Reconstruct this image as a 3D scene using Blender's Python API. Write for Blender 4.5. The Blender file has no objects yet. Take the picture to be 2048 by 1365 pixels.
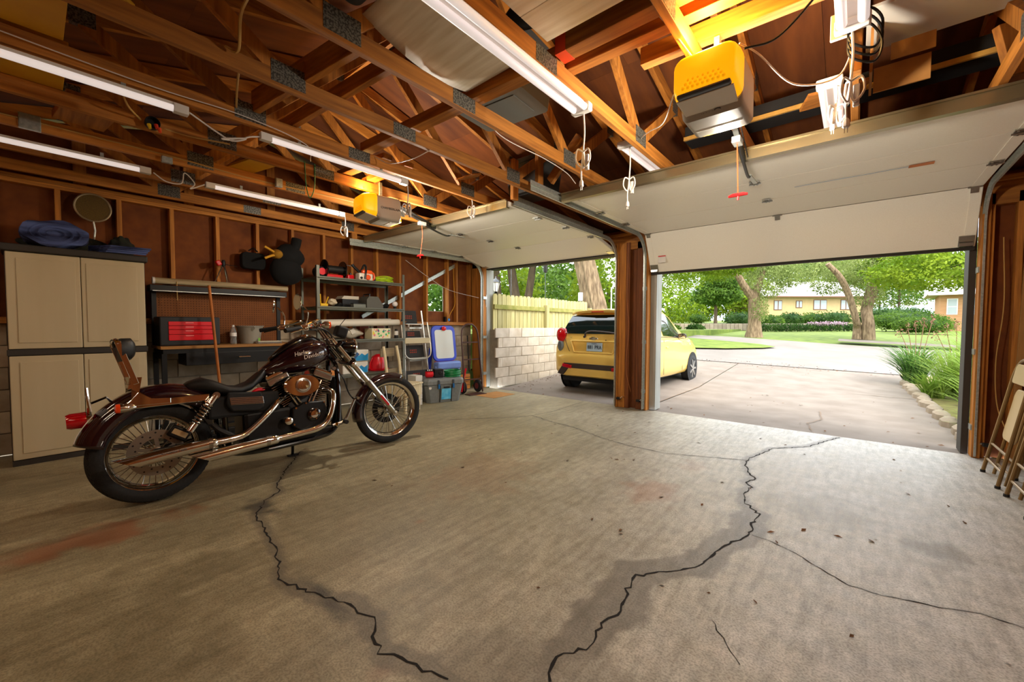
import bpy, math, random
import numpy as np
from mathutils import Matrix, Vector
random.seed(7); RNG = np.random.default_rng(7)
PI = math.pi; rad = math.radians
scn = bpy.context.scene; COL = scn.collection

# ---------------------------------------------------------------- camera
def cam_axes(yaw, pitch, roll):
    f = Vector((-math.sin(yaw)*math.cos(pitch), math.cos(yaw)*math.cos(pitch), -math.sin(pitch)))
    r = Vector((math.cos(yaw), math.sin(yaw), 0)); d = f.cross(r)
    c, s = math.cos(roll), math.sin(roll)
    return c*r+s*d, -s*r+c*d, f
cr, cd, cf = cam_axes(rad(40.198), rad(2.197), rad(-0.2357))
cam = bpy.data.cameras.new('camera'); camo = bpy.data.objects.new('camera', cam); COL.objects.link(camo)
camo.matrix_world = Matrix(((cr.x, -cd.x, -cf.x, 0), (cr.y, -cd.y, -cf.y, 0), (cr.z, -cd.z, -cf.z, 1.2), (0, 0, 0, 1)))
cam.sensor_width = 36; cam.lens = 36*812.44/2048; cam.clip_start = 0.02; cam.clip_end = 500
scn.camera = camo
# ---------------------------------------------------------------- sky, sun, exposure
w = bpy.data.worlds.new('world'); scn.world = w; w.use_nodes = True
wn = w.node_tree; bgn = wn.nodes['Background']
tc = wn.nodes.new('ShaderNodeTexCoord'); ns = wn.nodes.new('ShaderNodeTexNoise'); ns.inputs['Scale'].default_value = 2.2; ns.inputs['Detail'].default_value = 5
rp = wn.nodes.new('ShaderNodeValToRGB'); rp.color_ramp.elements[0].position = .38; rp.color_ramp.elements[1].position = .62
rp.color_ramp.elements[0].color = (.72, .84, 1, 1); rp.color_ramp.elements[1].color = (1, .985, .96, 1)
wn.links.new(tc.outputs['Generated'], ns.inputs['Vector']); wn.links.new(ns.outputs['Fac'], rp.inputs['Fac']); wn.links.new(rp.outputs['Color'], bgn.inputs['Color'])
bgn.inputs['Strength'].default_value = 2.8
sun = bpy.data.lights.new('sun', 'SUN'); sun.energy = 2.0; sun.angle = rad(25); sun.color = (1, .95, .86)
suno = bpy.data.objects.new('sun', sun); COL.objects.link(suno); suno.rotation_euler = Vector((-.62, .22, -.75)).to_track_quat('-Z', 'Y').to_euler()
scn.view_settings.view_transform = 'Standard'; scn.view_settings.look = 'None'
scn.view_settings.exposure = 1.0; scn.view_settings.gamma = 1; scn.view_settings.use_curve_mapping = False
try:
    scn.cycles.max_bounces = 10; scn.cycles.diffuse_bounces = 6; scn.cycles.transparent_max_bounces = 12; scn.cycles.sample_clamp_indirect = 6
except Exception: pass

# ---------------------------------------------------------------- materials
def lin(c):
    return tuple(((v/255)/12.92 if v/255 <= .04045 else ((v/255+.055)/1.055)**2.4) for v in c[:3])+(1,)
MATS = {}
def mat(name, col=(200, 200, 200), rough=.5, metal=0, noise=0, nscale=20, col2=None, axis=None, bump=0, spec=.5, trans=0, alpha=1, emit=None, es=0, coat=0, objrand=0, ior=1.45, detail=4, contrast=.5, stretch=12):
    if name in MATS: return MATS[name]
    m = bpy.data.materials.new(name); m.use_nodes = True; nt = m.node_tree; N = nt.nodes; L = nt.links
    b = N['Principled BSDF']; c = lin(col); b.inputs['Base Color'].default_value = c
    b.inputs['Roughness'].default_value = rough; b.inputs['Metallic'].default_value = metal
    b.inputs['Specular IOR Level'].default_value = spec; b.inputs['IOR'].default_value = ior
    b.inputs['Transmission Weight'].default_value = trans; b.inputs['Alpha'].default_value = alpha
    b.inputs['Coat Weight'].default_value = coat; b.inputs['Coat Roughness'].default_value = .05
    if emit: b.inputs['Emission Color'].default_value = lin(emit); b.inputs['Emission Strength'].default_value = es
    if col2 or noise or bump:
        t = N.new('ShaderNodeTexCoord'); mp = N.new('ShaderNodeMapping'); nz = N.new('ShaderNodeTexNoise')
        nz.inputs['Scale'].default_value = nscale; nz.inputs['Detail'].default_value = detail
        if axis is not None:
            s = [1, 1, 1]; s['xyz'.index(axis)] = 1.0/stretch; mp.inputs['Scale'].default_value = s
        L.new(t.outputs['Object'], mp.inputs['Vector'])
        vec = mp.outputs['Vector']
        if objrand:
            oi = N.new('ShaderNodeObjectInfo'); ad = N.new('ShaderNodeVectorMath'); ad.operation = 'ADD'
            ml = N.new('ShaderNodeMath'); ml.operation = 'MULTIPLY'; ml.inputs[1].default_value = 37
            L.new(oi.outputs['Random'], ml.inputs[0]); L.new(vec, ad.inputs[0]); L.new(ml.outputs[0], ad.inputs[1]); vec = ad.outputs[0]
        L.new(vec, nz.inputs['Vector'])
        if col2:
            r = N.new('ShaderNodeValToRGB'); r.color_ramp.elements[0].position = .5-contrast*.4; r.color_ramp.elements[1].position = .5+contrast*.4
            r.color_ramp.elements[0].color = c; r.color_ramp.elements[1].color = lin(col2)
            L.new(nz.outputs['Fac'], r.inputs['Fac']); out = r.outputs['Color']
            if objrand:
                hs = N.new('ShaderNodeHueSaturation'); mr = N.new('ShaderNodeMapRange'); mr.inputs['To Min'].default_value = 1-objrand; mr.inputs['To Max'].default_value = 1+objrand
                L.new(oi.outputs['Random'], mr.inputs['Value']); L.new(mr.outputs[0], hs.inputs['Value']); L.new(out, hs.inputs['Color']); out = hs.outputs['Color']
            L.new(out, b.inputs['Base Color'])
        if bump:
            bp = N.new('ShaderNodeBump'); bp.inputs['Strength'].default_value = bump; bp.inputs['Distance'].default_value = .01
            L.new(nz.outputs['Fac'], bp.inputs['Height']); L.new(bp.outputs['Normal'], b.inputs['Normal'])
    MATS[name] = m; return m
def wood(name, c1, c2, axis, rough=.7, objrand=.22, nscale=38): return mat(name, c1, rough, col2=c2, nscale=nscale, axis=axis, objrand=objrand, bump=.15, detail=6, contrast=.6, stretch=16)
WD, WL = (134, 79, 25), (200, 129, 48)
wood_x, wood_y, wood_z = [wood('wood_'+a, WD, WL, a) for a in 'xyz']
ply = mat('roof_plywood', (84, 41, 14), .8, col2=(124, 68, 24), nscale=9, axis='y', objrand=.15, bump=.1, stretch=6, detail=7)
fibre = mat('brown_fibreboard', (100, 49, 12), .85, col2=(126, 67, 18), nscale=7, bump=.15, detail=8)
galv = mat('galvanised', (196, 198, 190), .35, .55, col2=(160, 166, 160), nscale=60)
chrome = mat('chrome', (226, 222, 214), .07, 1)
steel = mat('steel', (160, 158, 152), .25, 1)
black = mat('black_plastic', (16, 16, 17), .45)
blackg = mat('black_gloss', (10, 9, 10), .12, coat=.6)
blackm = mat('black_matte', (20, 19, 19), .75)
rubber = mat('rubber', (24, 23, 22), .78, bump=.2, nscale=80, col2=(34, 32, 30))
white = mat('white_plastic', (222, 216, 208), .4)
cordw = mat('white_cord', (214, 206, 198), .5)
red = mat('red_plastic', (196, 20, 22), .35)
redp = mat('red_paint', (214, 14, 30), .35, coat=.2)
greym = mat('grey_metal', (116, 118, 108), .5, .3)
darkm = mat('dark_metal', (44, 42, 40), .45, .6)
doorw = mat('door_cream', (243, 238, 224), .42, col2=(238, 232, 216), nscale=140, bump=.04)
yellowL = mat('yellow_lens', (255, 190, 10), .35, trans=0, emit=(255, 176, 10), es=.42)
blockm = mat('concrete_block', (150, 132, 108), .9, col2=(186, 170, 144), nscale=6, objrand=.14, bump=.3, detail=8)
mortar = mat('mortar', (138, 128, 110), .95, col2=(156, 144, 124), nscale=20)

# ---------------------------------------------------------------- mesh builder
def frame_from(d, up=(0, 0, 1)):
    d = Vector(d).normalized(); up = Vector(up)
    if abs(d.dot(up)) > .999: up = Vector((0, 1, 0)) if abs(d.y) < .9 else Vector((1, 0, 0))
    x = d.cross(up).normalized(); z = x.cross(d).normalized()
    return x, d, z
MW = {}
class B:
    def __init__(s): s.v = []; s.f = []
    def add(s, vs, fs):
        o = len(s.v); s.v += [tuple(p) for p in vs]; s.f += [tuple(i+o for i in f) for f in fs]; return s
    def mm(s, x0, x1, y0, y1, z0, z1):
        return s.add([(x0, y0, z0), (x1, y0, z0), (x1, y1, z0), (x0, y1, z0), (x0, y0, z1), (x1, y0, z1), (x1, y1, z1), (x0, y1, z1)],
                     [(0, 3, 2, 1), (4, 5, 6, 7), (0, 1, 5, 4), (1, 2, 6, 5), (2, 3, 7, 6), (3, 0, 4, 7)])
    def box(s, c, sz, M=None):
        h = [q/2 for q in sz]; c = Vector(c); vs = []
        for z in (-1, 1):
            for x, y in ((-1, -1), (1, -1), (1, 1), (-1, 1)):
                p = Vector((x*h[0], y*h[1], z*h[2])); vs.append(c+(M @ p if M else p))
        return s.add(vs, [(0, 3, 2, 1), (4, 5, 6, 7), (0, 1, 5, 4), (1, 2, 6, 5), (2, 3, 7, 6), (3, 0, 4, 7)])
    def beam(s, p0, p1, wd, h, up=(0, 0, 1)):
        p0, p1 = Vector(p0), Vector(p1); x, d, z = frame_from(p1-p0, up); vs = []
        for p in (p0, p1):
            for a, b in ((-1, -1), (1, -1), (1, 1), (-1, 1)): vs.append(p+x*(a*wd/2)+z*(b*h/2))
        return s.add(vs, [(0, 1, 2, 3), (4, 7, 6, 5), (0, 4, 5, 1), (1, 5, 6, 2), (2, 6, 7, 3), (3, 7, 4, 0)])
    def tube(s, pts, r, n=8, closed=False, caps=True):
        P = [Vector(p) for p in pts]; m = len(P); rs = r if isinstance(r, (list, tuple)) else [r]*m
        vs = []; fs = []; prev = None
        for i in range(m):
            a = P[i-1] if (i or closed) else P[0]; b = P[(i+1) % m] if (i < m-1 or closed) else P[-1]
            d = (b-a); d = d.normalized() if d.length > 1e-9 else Vector((0, 0, 1))
            if prev is None: x, _, z = frame_from(d)
            else:
                x = (prev-d*prev.dot(d)); x = x.normalized() if x.length > 1e-6 else frame_from(d)[0]; z = x.cross(d)
            prev = x
            for k in range(n):
                t = 2*PI*k/n; vs.append(P[i]+(x*math.cos(t)+z*math.sin(t))*rs[i])
        for i in range(m if closed else m-1):
            j = (i+1) % m
            for k in range(n): fs.append((i*n+k, i*n+(k+1) % n, j*n+(k+1) % n, j*n+k))
        if caps and not closed: fs += [tuple(range(n))[::-1], tuple((m-1)*n+k for k in range(n))]
        return s.add(vs, fs)
    def cyl(s, p0, p1, r, r1=None, n=16): return s.tube([p0, p1], [r, r if r1 is None else r1], n)
    def lathe(s, prof, c=(0, 0, 0), ax=(0, 0, 1), n=24, up=(0, 1, 0), sx=1, sz=1, caps=True):
        x, d, z = frame_from(ax, up); c = Vector(c); vs = []; fs = []; m = len(prof)
        for r, h in prof:
            for k in range(n):
                t = 2*PI*k/n; vs.append(c+d*h+x*(r*math.cos(t)*sx)+z*(r*math.sin(t)*sz))
        for i in range(m-1):
            for k in range(n): fs.append((i*n+k, i*n+(k+1) % n, (i+1)*n+(k+1) % n, (i+1)*n+k))
        if caps: fs += [tuple(range(n))[::-1], tuple((m-1)*n+k for k in range(n))]
        return s.add(vs, fs)
    def loft(s, rings, caps=True, closed=True):
        n = len(rings[0]); vs = [p for r in rings for p in r]; fs = []
        for i in range(len(rings)-1):
            for k in range(n if closed else n-1): fs.append((i*n+k, i*n+(k+1) % n, (i+1)*n+(k+1) % n, (i+1)*n+k))
        if caps and closed: fs += [tuple(range(n))[::-1], tuple((len(rings)-1)*n+k for k in range(n))]
        return s.add(vs, fs)
    def prism(s, poly, o, u, v, depth):
        o, u, v = Vector(o), Vector(u), Vector(v); nn = u.cross(v).normalized()*depth; n = len(poly)
        a = [o+u*p[0]+v*p[1] for p in poly]
        return s.add(a+[p+nn for p in a], [tuple(range(n))[::-1], tuple(range(n, 2*n))]+[(i, (i+1) % n, (i+1) % n+n, i+n) for i in range(n)])
    def sph(s, c, r, nu=14, nv=8, M=None):
        if not isinstance(r, (tuple, list)): r = (r, r, r)
        c = Vector(c); vs = []; fs = []
        for j in range(nv+1):
            a = PI*j/nv
            for k in range(nu):
                t = 2*PI*k/nu; p = Vector((r[0]*math.sin(a)*math.cos(t), r[1]*math.sin(a)*math.sin(t), r[2]*math.cos(a)))
                vs.append(c+(M @ p if M else p))
        for j in range(nv):
            for k in range(nu): fs.append((j*nu+k, (j+1)*nu+k, (j+1)*nu+(k+1) % nu, j*nu+(k+1) % nu))
        return s.add(vs, fs)
    def build(s, name, m, parent=None, smooth=True, bevel=0, seg=2, world=False, sub=0, angle=35):
        me = bpy.data.meshes.new(name); vs = s.v
        if world and parent is not None:
            inv = MW.get(parent.name, Matrix()).inverted(); vs = [tuple(inv @ Vector(p)) for p in vs]
        me.from_pydata(vs, [], s.f); me.update()
        if m: me.materials.append(m)
        if smooth:
            me.polygons.foreach_set('use_smooth', [True]*len(me.polygons)); me.set_sharp_from_angle(angle=rad(angle))
        o = bpy.data.objects.new(name, me); COL.objects.link(o)
        if parent is not None:
            o.parent = parent
            if parent.name in MW: MW[o.name] = MW[parent.name]
        if bevel:
            bv = o.modifiers.new('bevel', 'BEVEL'); bv.width = bevel; bv.segments = seg; bv.limit_method = 'ANGLE'; bv.angle_limit = rad(40)
        if sub:
            sb = o.modifiers.new('sub', 'SUBSURF'); sb.levels = sub; sb.render_levels = sub
        return o
def tag(o, label=None, cat=None, group=None, kind=None):
    for k, v in (('label', label), ('category', cat), ('group', group), ('kind', kind)):
        if v: o[k] = v
    return o
def thing(name, label, cat, loc=(0, 0, 0), rz=0, group=None, mw=None):
    o = bpy.data.objects.new(name, None); COL.objects.link(o); o.empty_display_size = .1
    M = mw if mw is not None else Matrix.Translation(Vector(loc)) @ Matrix.Rotation(rz, 4, 'Z')
    o.matrix_world = M; MW[o.name] = M.copy()
    return tag(o, label, cat, group)
def struct(name, bm, m, **k): o = bm.build(name, m, **k); return tag(o, kind='structure')
def copy_tree(o, parent=None, loc=None, rz=None):
    c = o.copy(); COL.objects.link(c); c.parent = parent
    if loc is not None: c.location = loc
    if rz is not None: c.rotation_euler = (0, 0, rz)
    for ch in [q for q in o.children]: copy_tree(ch, c)
    return c
def part_copy(o, loc, parent=None, rot=None):
    c = o.copy(); COL.objects.link(c); c.location = loc
    if rot is not None: c.rotation_euler = rot
    if parent is not None: c.parent = parent
    return c
def bez(p, n=24):
    """Catmull-Rom through the points"""
    P = [Vector(q) for q in p]; P = [P[0]*2-P[1]]+P+[P[-1]*2-P[-2]]; out = []; seg = len(P)-3; k = max(2, n//seg)
    for i in range(seg):
        a, b, c, d = P[i:i+4]
        for j in range(k):
            t = j/k; out.append(.5*((2*b)+(c-a)*t+(2*a-5*b+4*c-d)*t*t+(3*b-a-3*c+d)*t**3))
    out.append(P[-2]); return out
def text(name, s, size, m, parent, M, extrude=.001, sx=1, shear=0):
    cu = bpy.data.curves.new(name, 'FONT'); cu.body = s; cu.size = size; cu.extrude = extrude; cu.align_x = 'CENTER'; cu.align_y = 'CENTER'; cu.shear = shear; cu.resolution_u = 2
    t = bpy.data.objects.new(name, cu); COL.objects.link(t); bpy.context.view_layer.update()
    me = bpy.data.meshes.new_from_object(t); bpy.data.objects.remove(t); bpy.data.curves.remove(cu)
    me.name = name; me.materials.append(m); o = bpy.data.objects.new(name, me); COL.objects.link(o)
    o.parent = parent; o.matrix_local = M @ Matrix.Diagonal((sx, 1, 1, 1)); return o
def axes(o, x, y):
    """4x4 with columns x, y, x×y and origin o"""
    x = Vector(x).normalized(); y = Vector(y).normalized(); z = x.cross(y)
    return Matrix(((x.x, y.x, z.x, o[0]), (x.y, y.y, z.y, o[1]), (x.z, y.z, z.z, o[2]), (0, 0, 0, 1)))
# ================================================================ STRUCTURE
XL, XR, YB, YF = -5.85, 1.35, -1.78, 5.66      # inner faces of sheathing / threshold line
ZC = 2.5; RIDGE_Y, RIDGE_Z = 1.93, 3.5
CRK = {
 'A': [(-.76,1.09),(-.8,1.2),(-.73,1.3),(-.75,1.46),(-.72,1.56),(-.76,1.72),(-.77,1.84),(-.71,1.92),(-.56,2.13),(-.55,2.25),(-.52,2.42),(-.43,2.64),(-.45,2.87),(-.43,2.97),(-.53,3.09),(-.58,3.3),(-.56,3.44),(-.61,3.52),(-.57,3.66),(-.64,3.78),(-.71,4.04),(-.7,4.2),(-.63,4.49),(-.59,4.67),(-.32,5.0),(-.17,5.45),(-.1,5.62)],
 'B': [(-3.96,1.6),(-3.42,1.24),(-3.28,1.15),(-3.14,1.13),(-3.04,1.0),(-2.86,.88),(-2.68,.86),(-2.39,.82),(-2.18,.78),(-2.04,.72),(-1.96,.74),(-1.75,.8),(-1.62,.85),(-1.54,.85),(-1.47,.87),(-1.41,.84),(-1.3,.79),(-1.22,.83),(-1.11,.85),(-1.02,.88)],
 'C': [(-.72,4.1),(-.99,3.98),(-1.34,3.82),(-1.75,3.84),(-2.07,3.92),(-2.49,4.1),(-2.9,4.17),(-3.28,4.29),(-3.29,4.16),(-3.9,3.4)],
 'C2': [(-3.28,4.29),(-3.2,4.61),(-3.25,5.6)],
 'D': [(-.42,2.65),(-.36,2.64),(-.24,2.6),(-.1,2.49),(.01,2.42),(.12,2.42),(.23,2.46),(.34,2.49),(.43,2.54),(.75,2.5),(1.2,2.55)],
 'E': [(-.42,1.76),(-.4,1.74),(-.34,1.66),(-.28,1.59)]}
def seg_dist(PX, PY, pl):
    d = np.full(PX.shape, 9.); 
    for (ax, ay), (bx, by) in zip(pl[:-1], pl[1:]):
        vx, vy = bx-ax, by-ay; t = np.clip(((PX-ax)*vx+(PY-ay)*vy)/(vx*vx+vy*vy+1e-9), 0, 1)
        d = np.minimum(d, np.hypot(PX-ax-t*vx, PY-ay-t*vy))
    return d
def smooth_noise(PX, PY, sc, seed):
    r = np.random.default_rng(seed); o = np.zeros(PX.shape)
    for k in range(4):
        G = r.random((64, 64)); u = (PX*sc*2**k) % 64; v = (PY*sc*2**k) % 64
        i = u.astype(int); j = v.astype(int); fu = u-i; fv = v-j; fu = fu*fu*(3-2*fu); fv = fv*fv*(3-2*fv); i1 = (i+1) % 64; j1 = (j+1) % 64
        o += ((G[i, j]*(1-fu)+G[i1, j]*fu)*(1-fv)+(G[i, j1]*(1-fu)+G[i1, j1]*fu)*fv)/2**k
    return o/1.875
def floor_mesh():
    st = .02; xs = np.arange(XL, XR+.01, st); ys = np.arange(YB, YF+.001, st); nx, ny = len(xs), len(ys)
    GX, GY = np.meshgrid(xs, ys, indexing='ij')
    me = bpy.data.meshes.new('floor'); V = np.stack([GX, GY, np.zeros_like(GX)], -1).reshape(-1, 3)
    I = np.arange(nx*ny).reshape(nx, ny); Fq = np.stack([I[:-1, :-1], I[1:, :-1], I[1:, 1:], I[:-1, 1:]], -1).reshape(-1, 4)
    me.vertices.add(len(V)); me.vertices.foreach_set('co', V.ravel()); me.loops.add(Fq.size); me.loops.foreach_set('vertex_index', Fq.ravel().astype(np.int32))
    me.polygons.add(len(Fq)); me.polygons.foreach_set('loop_start', np.arange(0, Fq.size, 4, dtype=np.int32)); me.update(); me.validate()
    PX, PY = V[:, 0], V[:, 1]
    n1 = smooth_noise(PX+20, PY+20, 2.2, 1); n2 = smooth_noise(PX+20, PY+20, 9, 2); n3 = smooth_noise(PX*1.0+20, PY*.3+20, 3.5, 3)
    ss = lambda a, b, x: np.clip((x-a)/(b-a), 0, 1)**2*(3-2*np.clip((x-a)/(b-a), 0, 1))
    # damp bands beside the cracks
    wA = .015+.085*ss(1.0, 1.6, PY)*(1-ss(2.7, 3.2, PY))+.02; dA = seg_dist(PX-.0, PY, [(x-.015, y) for x, y in CRK['A']])
    damp_shade = 1-ss(-.012, .012, dA-wA*(.35+1.1*n2*(.6+.8*n1)))
    dB = seg_dist(PX, PY, CRK['B']); wB = .035+.03*ss(-2.2, -1.5, PX)
    damp_shade = np.maximum(damp_shade, 1-ss(-.01, .012, dB-wB*(.2+1.3*n2)))
    for nme, ww in (('C', .025), ('D', .02), ('C2', .015)):
        d = seg_dist(PX, PY, CRK[nme]); damp_shade = np.maximum(damp_shade, .5*(1-ss(-.01, .012, d-ww*(.2+1.1*n2))))
    damp_shade = np.maximum(damp_shade, .75*(1-ss(.42, .55, np.hypot((PX+.72)/.9, (PY-.95)/.7)+.5*(n1-.5)))*.8)   # broad shadow-like patch painted into the floor colour
    blob = lambda x, y, rx, ry, k=.6: 1-ss(.3, 1., np.hypot((PX-x)/rx, (PY-y)/ry)+k*(n2-.5))
    tar = np.maximum(blob(-2.95, .93, .26, .1, 1.6), blob(-1.8, .8, .26, .06, 1.6))
    oil = np.maximum.reduce([.6*blob(.36, 3.08, .16, .25, 1.2), .35*blob(-.15, 3.4, .4, .5, 1.2), .6*blob(-2.4, .5, .25, .5, 1), .5*blob(-2.55, 1.35, .5, .9, 1), .4*blob(-4.2, 1.5, .5, 1.4, 1), .55*blob(-1.9, .2, .8, .5, 1), .5*blob(-3.0, .6, .5, .8, 1), .5*blob(-2.5, .1, .2, .25, 1)])
    rust = np.maximum.reduce([.55*blob(-1.1, 2.87, .28, .3, 1.0), .3*blob(-1.04, 3.64, .15, .2, 1), blob(-3.25, .15, .22, .55, 1.4)*.95, .35*blob(-1.22, .75, .05, .06), .5*blob(-2.0, 1.5, .03, .04), .25*blob(-2.3, 2.4, .5, .7, 1.5)])
    # tyre paths, long dirty streaks along the driving direction; slab washed pale outward, with door daylight painted in
    streak = np.clip(n3*1.5-.35, 0, 1)*(1-.75*ss(-2.2, .2, PX))
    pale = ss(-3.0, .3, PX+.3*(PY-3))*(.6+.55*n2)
    col = np.zeros((len(V), 4), np.float32); col[:, 0] = np.clip(damp_shade, 0, 1); col[:, 1] = np.clip(rust, 0, 1); col[:, 2] = np.clip(np.maximum(oil, .6*streak), 0, 1); col[:, 3] = np.clip(pale, 0, 1)
    at = me.color_attributes.new('stain_light', 'FLOAT_COLOR', 'POINT'); at.data.foreach_set('color', col.ravel())
    a2 = me.attributes.new('tar', 'FLOAT', 'POINT'); a2.data.foreach_set('value', np.clip(tar, 0, 1).astype(np.float32))
    return me
def floor_mat():
    m = bpy.data.materials.new('garage_concrete'); m.use_nodes = True; N = m.node_tree.nodes; L = m.node_tree.links; b = N['Principled BSDF']
    at = N.new('ShaderNodeAttribute'); at.attribute_name = 'stain_light'; ta = N.new('ShaderNodeAttribute'); ta.attribute_name = 'tar'
    sp = N.new('ShaderNodeSeparateColor'); L.new(at.outputs['Color'], sp.inputs[0])
    t = N.new('ShaderNodeTexCoord'); n1 = N.new('ShaderNodeTexNoise'); n1.inputs['Scale'].default_value = 14; n1.inputs['Detail'].default_value = 12; n1.inputs['Roughness'].default_value = .72
    n2 = N.new('ShaderNodeTexNoise'); n2.inputs['Scale'].default_value = 120; n2.inputs['Detail'].default_value = 6
    mp = N.new('ShaderNodeMapping'); mp.inputs['Scale'].default_value = (3.0, .5, 1); mp.inputs['Rotation'].default_value = (0, 0, rad(12)); n3 = N.new('ShaderNodeTexNoise'); n3.inputs['Scale'].default_value = 9; n3.inputs['Detail'].default_value = 9
    L.new(t.outputs['Object'], n1.inputs[0]); L.new(t.outputs['Object'], n2.inputs[0]); L.new(t.outputs['Object'], mp.inputs[0]); L.new(mp.outputs[0], n3.inputs[0])
    def ramp(src, p0, c0, p1, c1):
        r = N.new('ShaderNodeValToRGB'); e = r.color_ramp.elements; e[0].position = p0; e[0].color = lin(c0); e[1].position = p1; e[1].color = lin(c1); L.new(src, r.inputs[0]); return r.outputs[0]
    def mix(f, a, c, mode='MIX'):
        x = N.new('ShaderNodeMix'); x.data_type = 'RGBA'; x.blend_type = mode
        if isinstance(f, float): x.inputs[0].default_value = f
        else: L.new(f, x.inputs[0])
        for i, v in ((6, a), (7, c)):
            if isinstance(v, tuple): x.inputs[i].default_value = lin(v)
            else: L.new(v, x.inputs[i])
        return x.outputs[2]
    def mul(a, k):
        q = N.new('ShaderNodeMath'); q.operation = 'MULTIPLY'; L.new(a, q.inputs[0])
        if isinstance(k, (int, float)): q.inputs[1].default_value = k
        else: L.new(k, q.inputs[1])
        return q.outputs[0]
    base = ramp(n1.outputs[0], .26, (142, 129, 96), .72, (192, 178, 142))
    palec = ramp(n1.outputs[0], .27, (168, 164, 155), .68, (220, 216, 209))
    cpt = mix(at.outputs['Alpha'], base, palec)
    fine = ramp(n2.outputs[0], .38, (150, 146, 140), .56, (255, 255, 255)); cpt = mix(.5, cpt, fine, 'MULTIPLY')
    stk = ramp(n3.outputs[0], .34, (186, 182, 176), .6, (255, 255, 255)); cpt = mix(.5, cpt, stk, 'MULTIPLY')
    cpt = mix(mul(sp.outputs[2], .8), cpt, (72, 60, 30)); cpt = mix(mul(sp.outputs[1], .7), cpt, (140, 80, 46))
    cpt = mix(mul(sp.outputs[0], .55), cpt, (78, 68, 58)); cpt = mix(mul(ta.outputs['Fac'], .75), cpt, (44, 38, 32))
    L.new(cpt, b.inputs['Base Color'])
    rr = N.new('ShaderNodeMapRange'); rr.inputs['To Min'].default_value = .38; rr.inputs['To Max'].default_value = .68; L.new(n1.outputs[0], rr.inputs['Value']); L.new(rr.outputs[0], b.inputs['Roughness'])
    bp = N.new('ShaderNodeBump'); bp.inputs['Strength'].default_value = .25; bp.inputs['Distance'].default_value = .004; L.new(n2.outputs[0], bp.inputs['Height']); L.new(bp.outputs[0], b.inputs['Normal'])
    return m
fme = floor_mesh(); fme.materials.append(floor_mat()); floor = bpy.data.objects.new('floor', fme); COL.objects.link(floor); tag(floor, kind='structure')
crackm = mat('crack_dark', (26, 21, 17), .95)
def crack(pl, w0, parent, z=.0015, m=crackm, amp=.012, seed=0):
    r = random.Random(seed); pts = []
    for (a, b), (c, d) in zip(pl[:-1], pl[1:]):
        k = max(2, int(math.hypot(c-a, d-b)/.03))
        for i in range(k):
            t = i/k; pts.append((a+(c-a)*t+r.uniform(-amp, amp), b+(d-b)*t+r.uniform(-amp, amp)))
    pts.append(pl[-1]); bm = B(); vs = []; fs = []
    for i, p in enumerate(pts):
        q = pts[min(i+1, len(pts)-1)]; o = pts[max(i-1, 0)]; dx, dy = q[0]-o[0], q[1]-o[1]; l = math.hypot(dx, dy)+1e-9
        ww = w0*r.uniform(.35, 1.3)/2; vs += [(p[0]-dy/l*ww, p[1]+dx/l*ww, z), (p[0]+dy/l*ww, p[1]-dx/l*ww, z)]
        if i: fs.append((2*i-2, 2*i-1, 2*i+1, 2*i))
    bm.add(vs, fs); return bm.build('crack', m, parent, smooth=False)
for i, (k, wd) in enumerate((('A', .011), ('B', .009), ('C', .006), ('C2', .005), ('D', .006), ('E', .004))): crack(CRK[k], wd, floor, seed=i, amp=.006 if k in 'DE' else .012)

# ---- left wall : blocks below, studs and sheathing above
WY0, WY1, WZ0, WZ1 = 4.56, 4.94, 1.45, 1.95
def gable_pts(y): return RIDGE_Z+.05-abs(y-RIDGE_Y)*.257
bm = B()
arch = [(WY1-(WY1-WY0)*i/10, WZ1-.05+.05*math.sin(PI*i/10)) for i in range(11)]
bm.prism([(YB, 1.2), (WY0, 1.2), (WY0, WZ1-.05)]+arch[::-1][1:6]+[(4.75, gable_pts(4.75)), (RIDGE_Y, gable_pts(RIDGE_Y)), (YB, gable_pts(YB))], (XL-.02, 0, 0), (0, 1, 0), (0, 0, 1), .02)
bm.prism([(WY1, 1.2), (5.75, 1.2), (5.75, gable_pts(5.75)), (4.75, gable_pts(4.75))]+arch[::-1][5:][:-1]+[(WY1, WZ1-.05)], (XL-.02, 0, 0), (0, 1, 0), (0, 0, 1), .02)
bm.mm(XL-.02, XL, WY0, WY1, 1.2, WZ0)
wl = struct('wall_left', bm, fibre, smooth=False)
stud = B().mm(0, .09, -.019, .019, 0, 1.2).build('stud', wood_z, wl, smooth=False, bevel=.003); stud.location = (XL, .61, 1.26)
SY = [.61+.418*k for k in range(-5, 12) if k not in (0, 9, 10)]+[4.505, 4.985]
for y in SY: part_copy(stud, (XL, y, 1.26))
for y in (5.55, 5.64): part_copy(stud, (XL, y, 1.26))
B().mm(XL, XL+.09, YB, 5.75, 2.46, 2.5).build('top_plate', wood_y, wl, smooth=False, bevel=.003)
B().mm(XL, XL+.09, YB, 5.75, 2.502, 2.54).build('top_plate', wood_y, wl, smooth=False, bevel=.003)
B().mm(XL-.02, XL+.1, YB, 5.75, 1.2, 1.258).build('sill_plate', wood_y, wl, smooth=False, bevel=.003)
for k in range(8):
    B().mm(XL, XL+.04, -1.4+k*.85, -1.31+k*.85, 2.54, gable_pts(-1.3+k*.85)-.05 if k != 4 else 3.3).build('gable_stud', wood_z, wl, smooth=False)
B().mm(XL-.2, XL-.015, YB, 5.66, -.05, 1.2).build('mortar_core', mortar, wl, smooth=False)
blk = B().mm(-.19, .0, -.196, .196, -.096, .096).build('block', blockm, wl, smooth=False, bevel=.004); blk.location = (XL, 5.46, .1)
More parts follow.
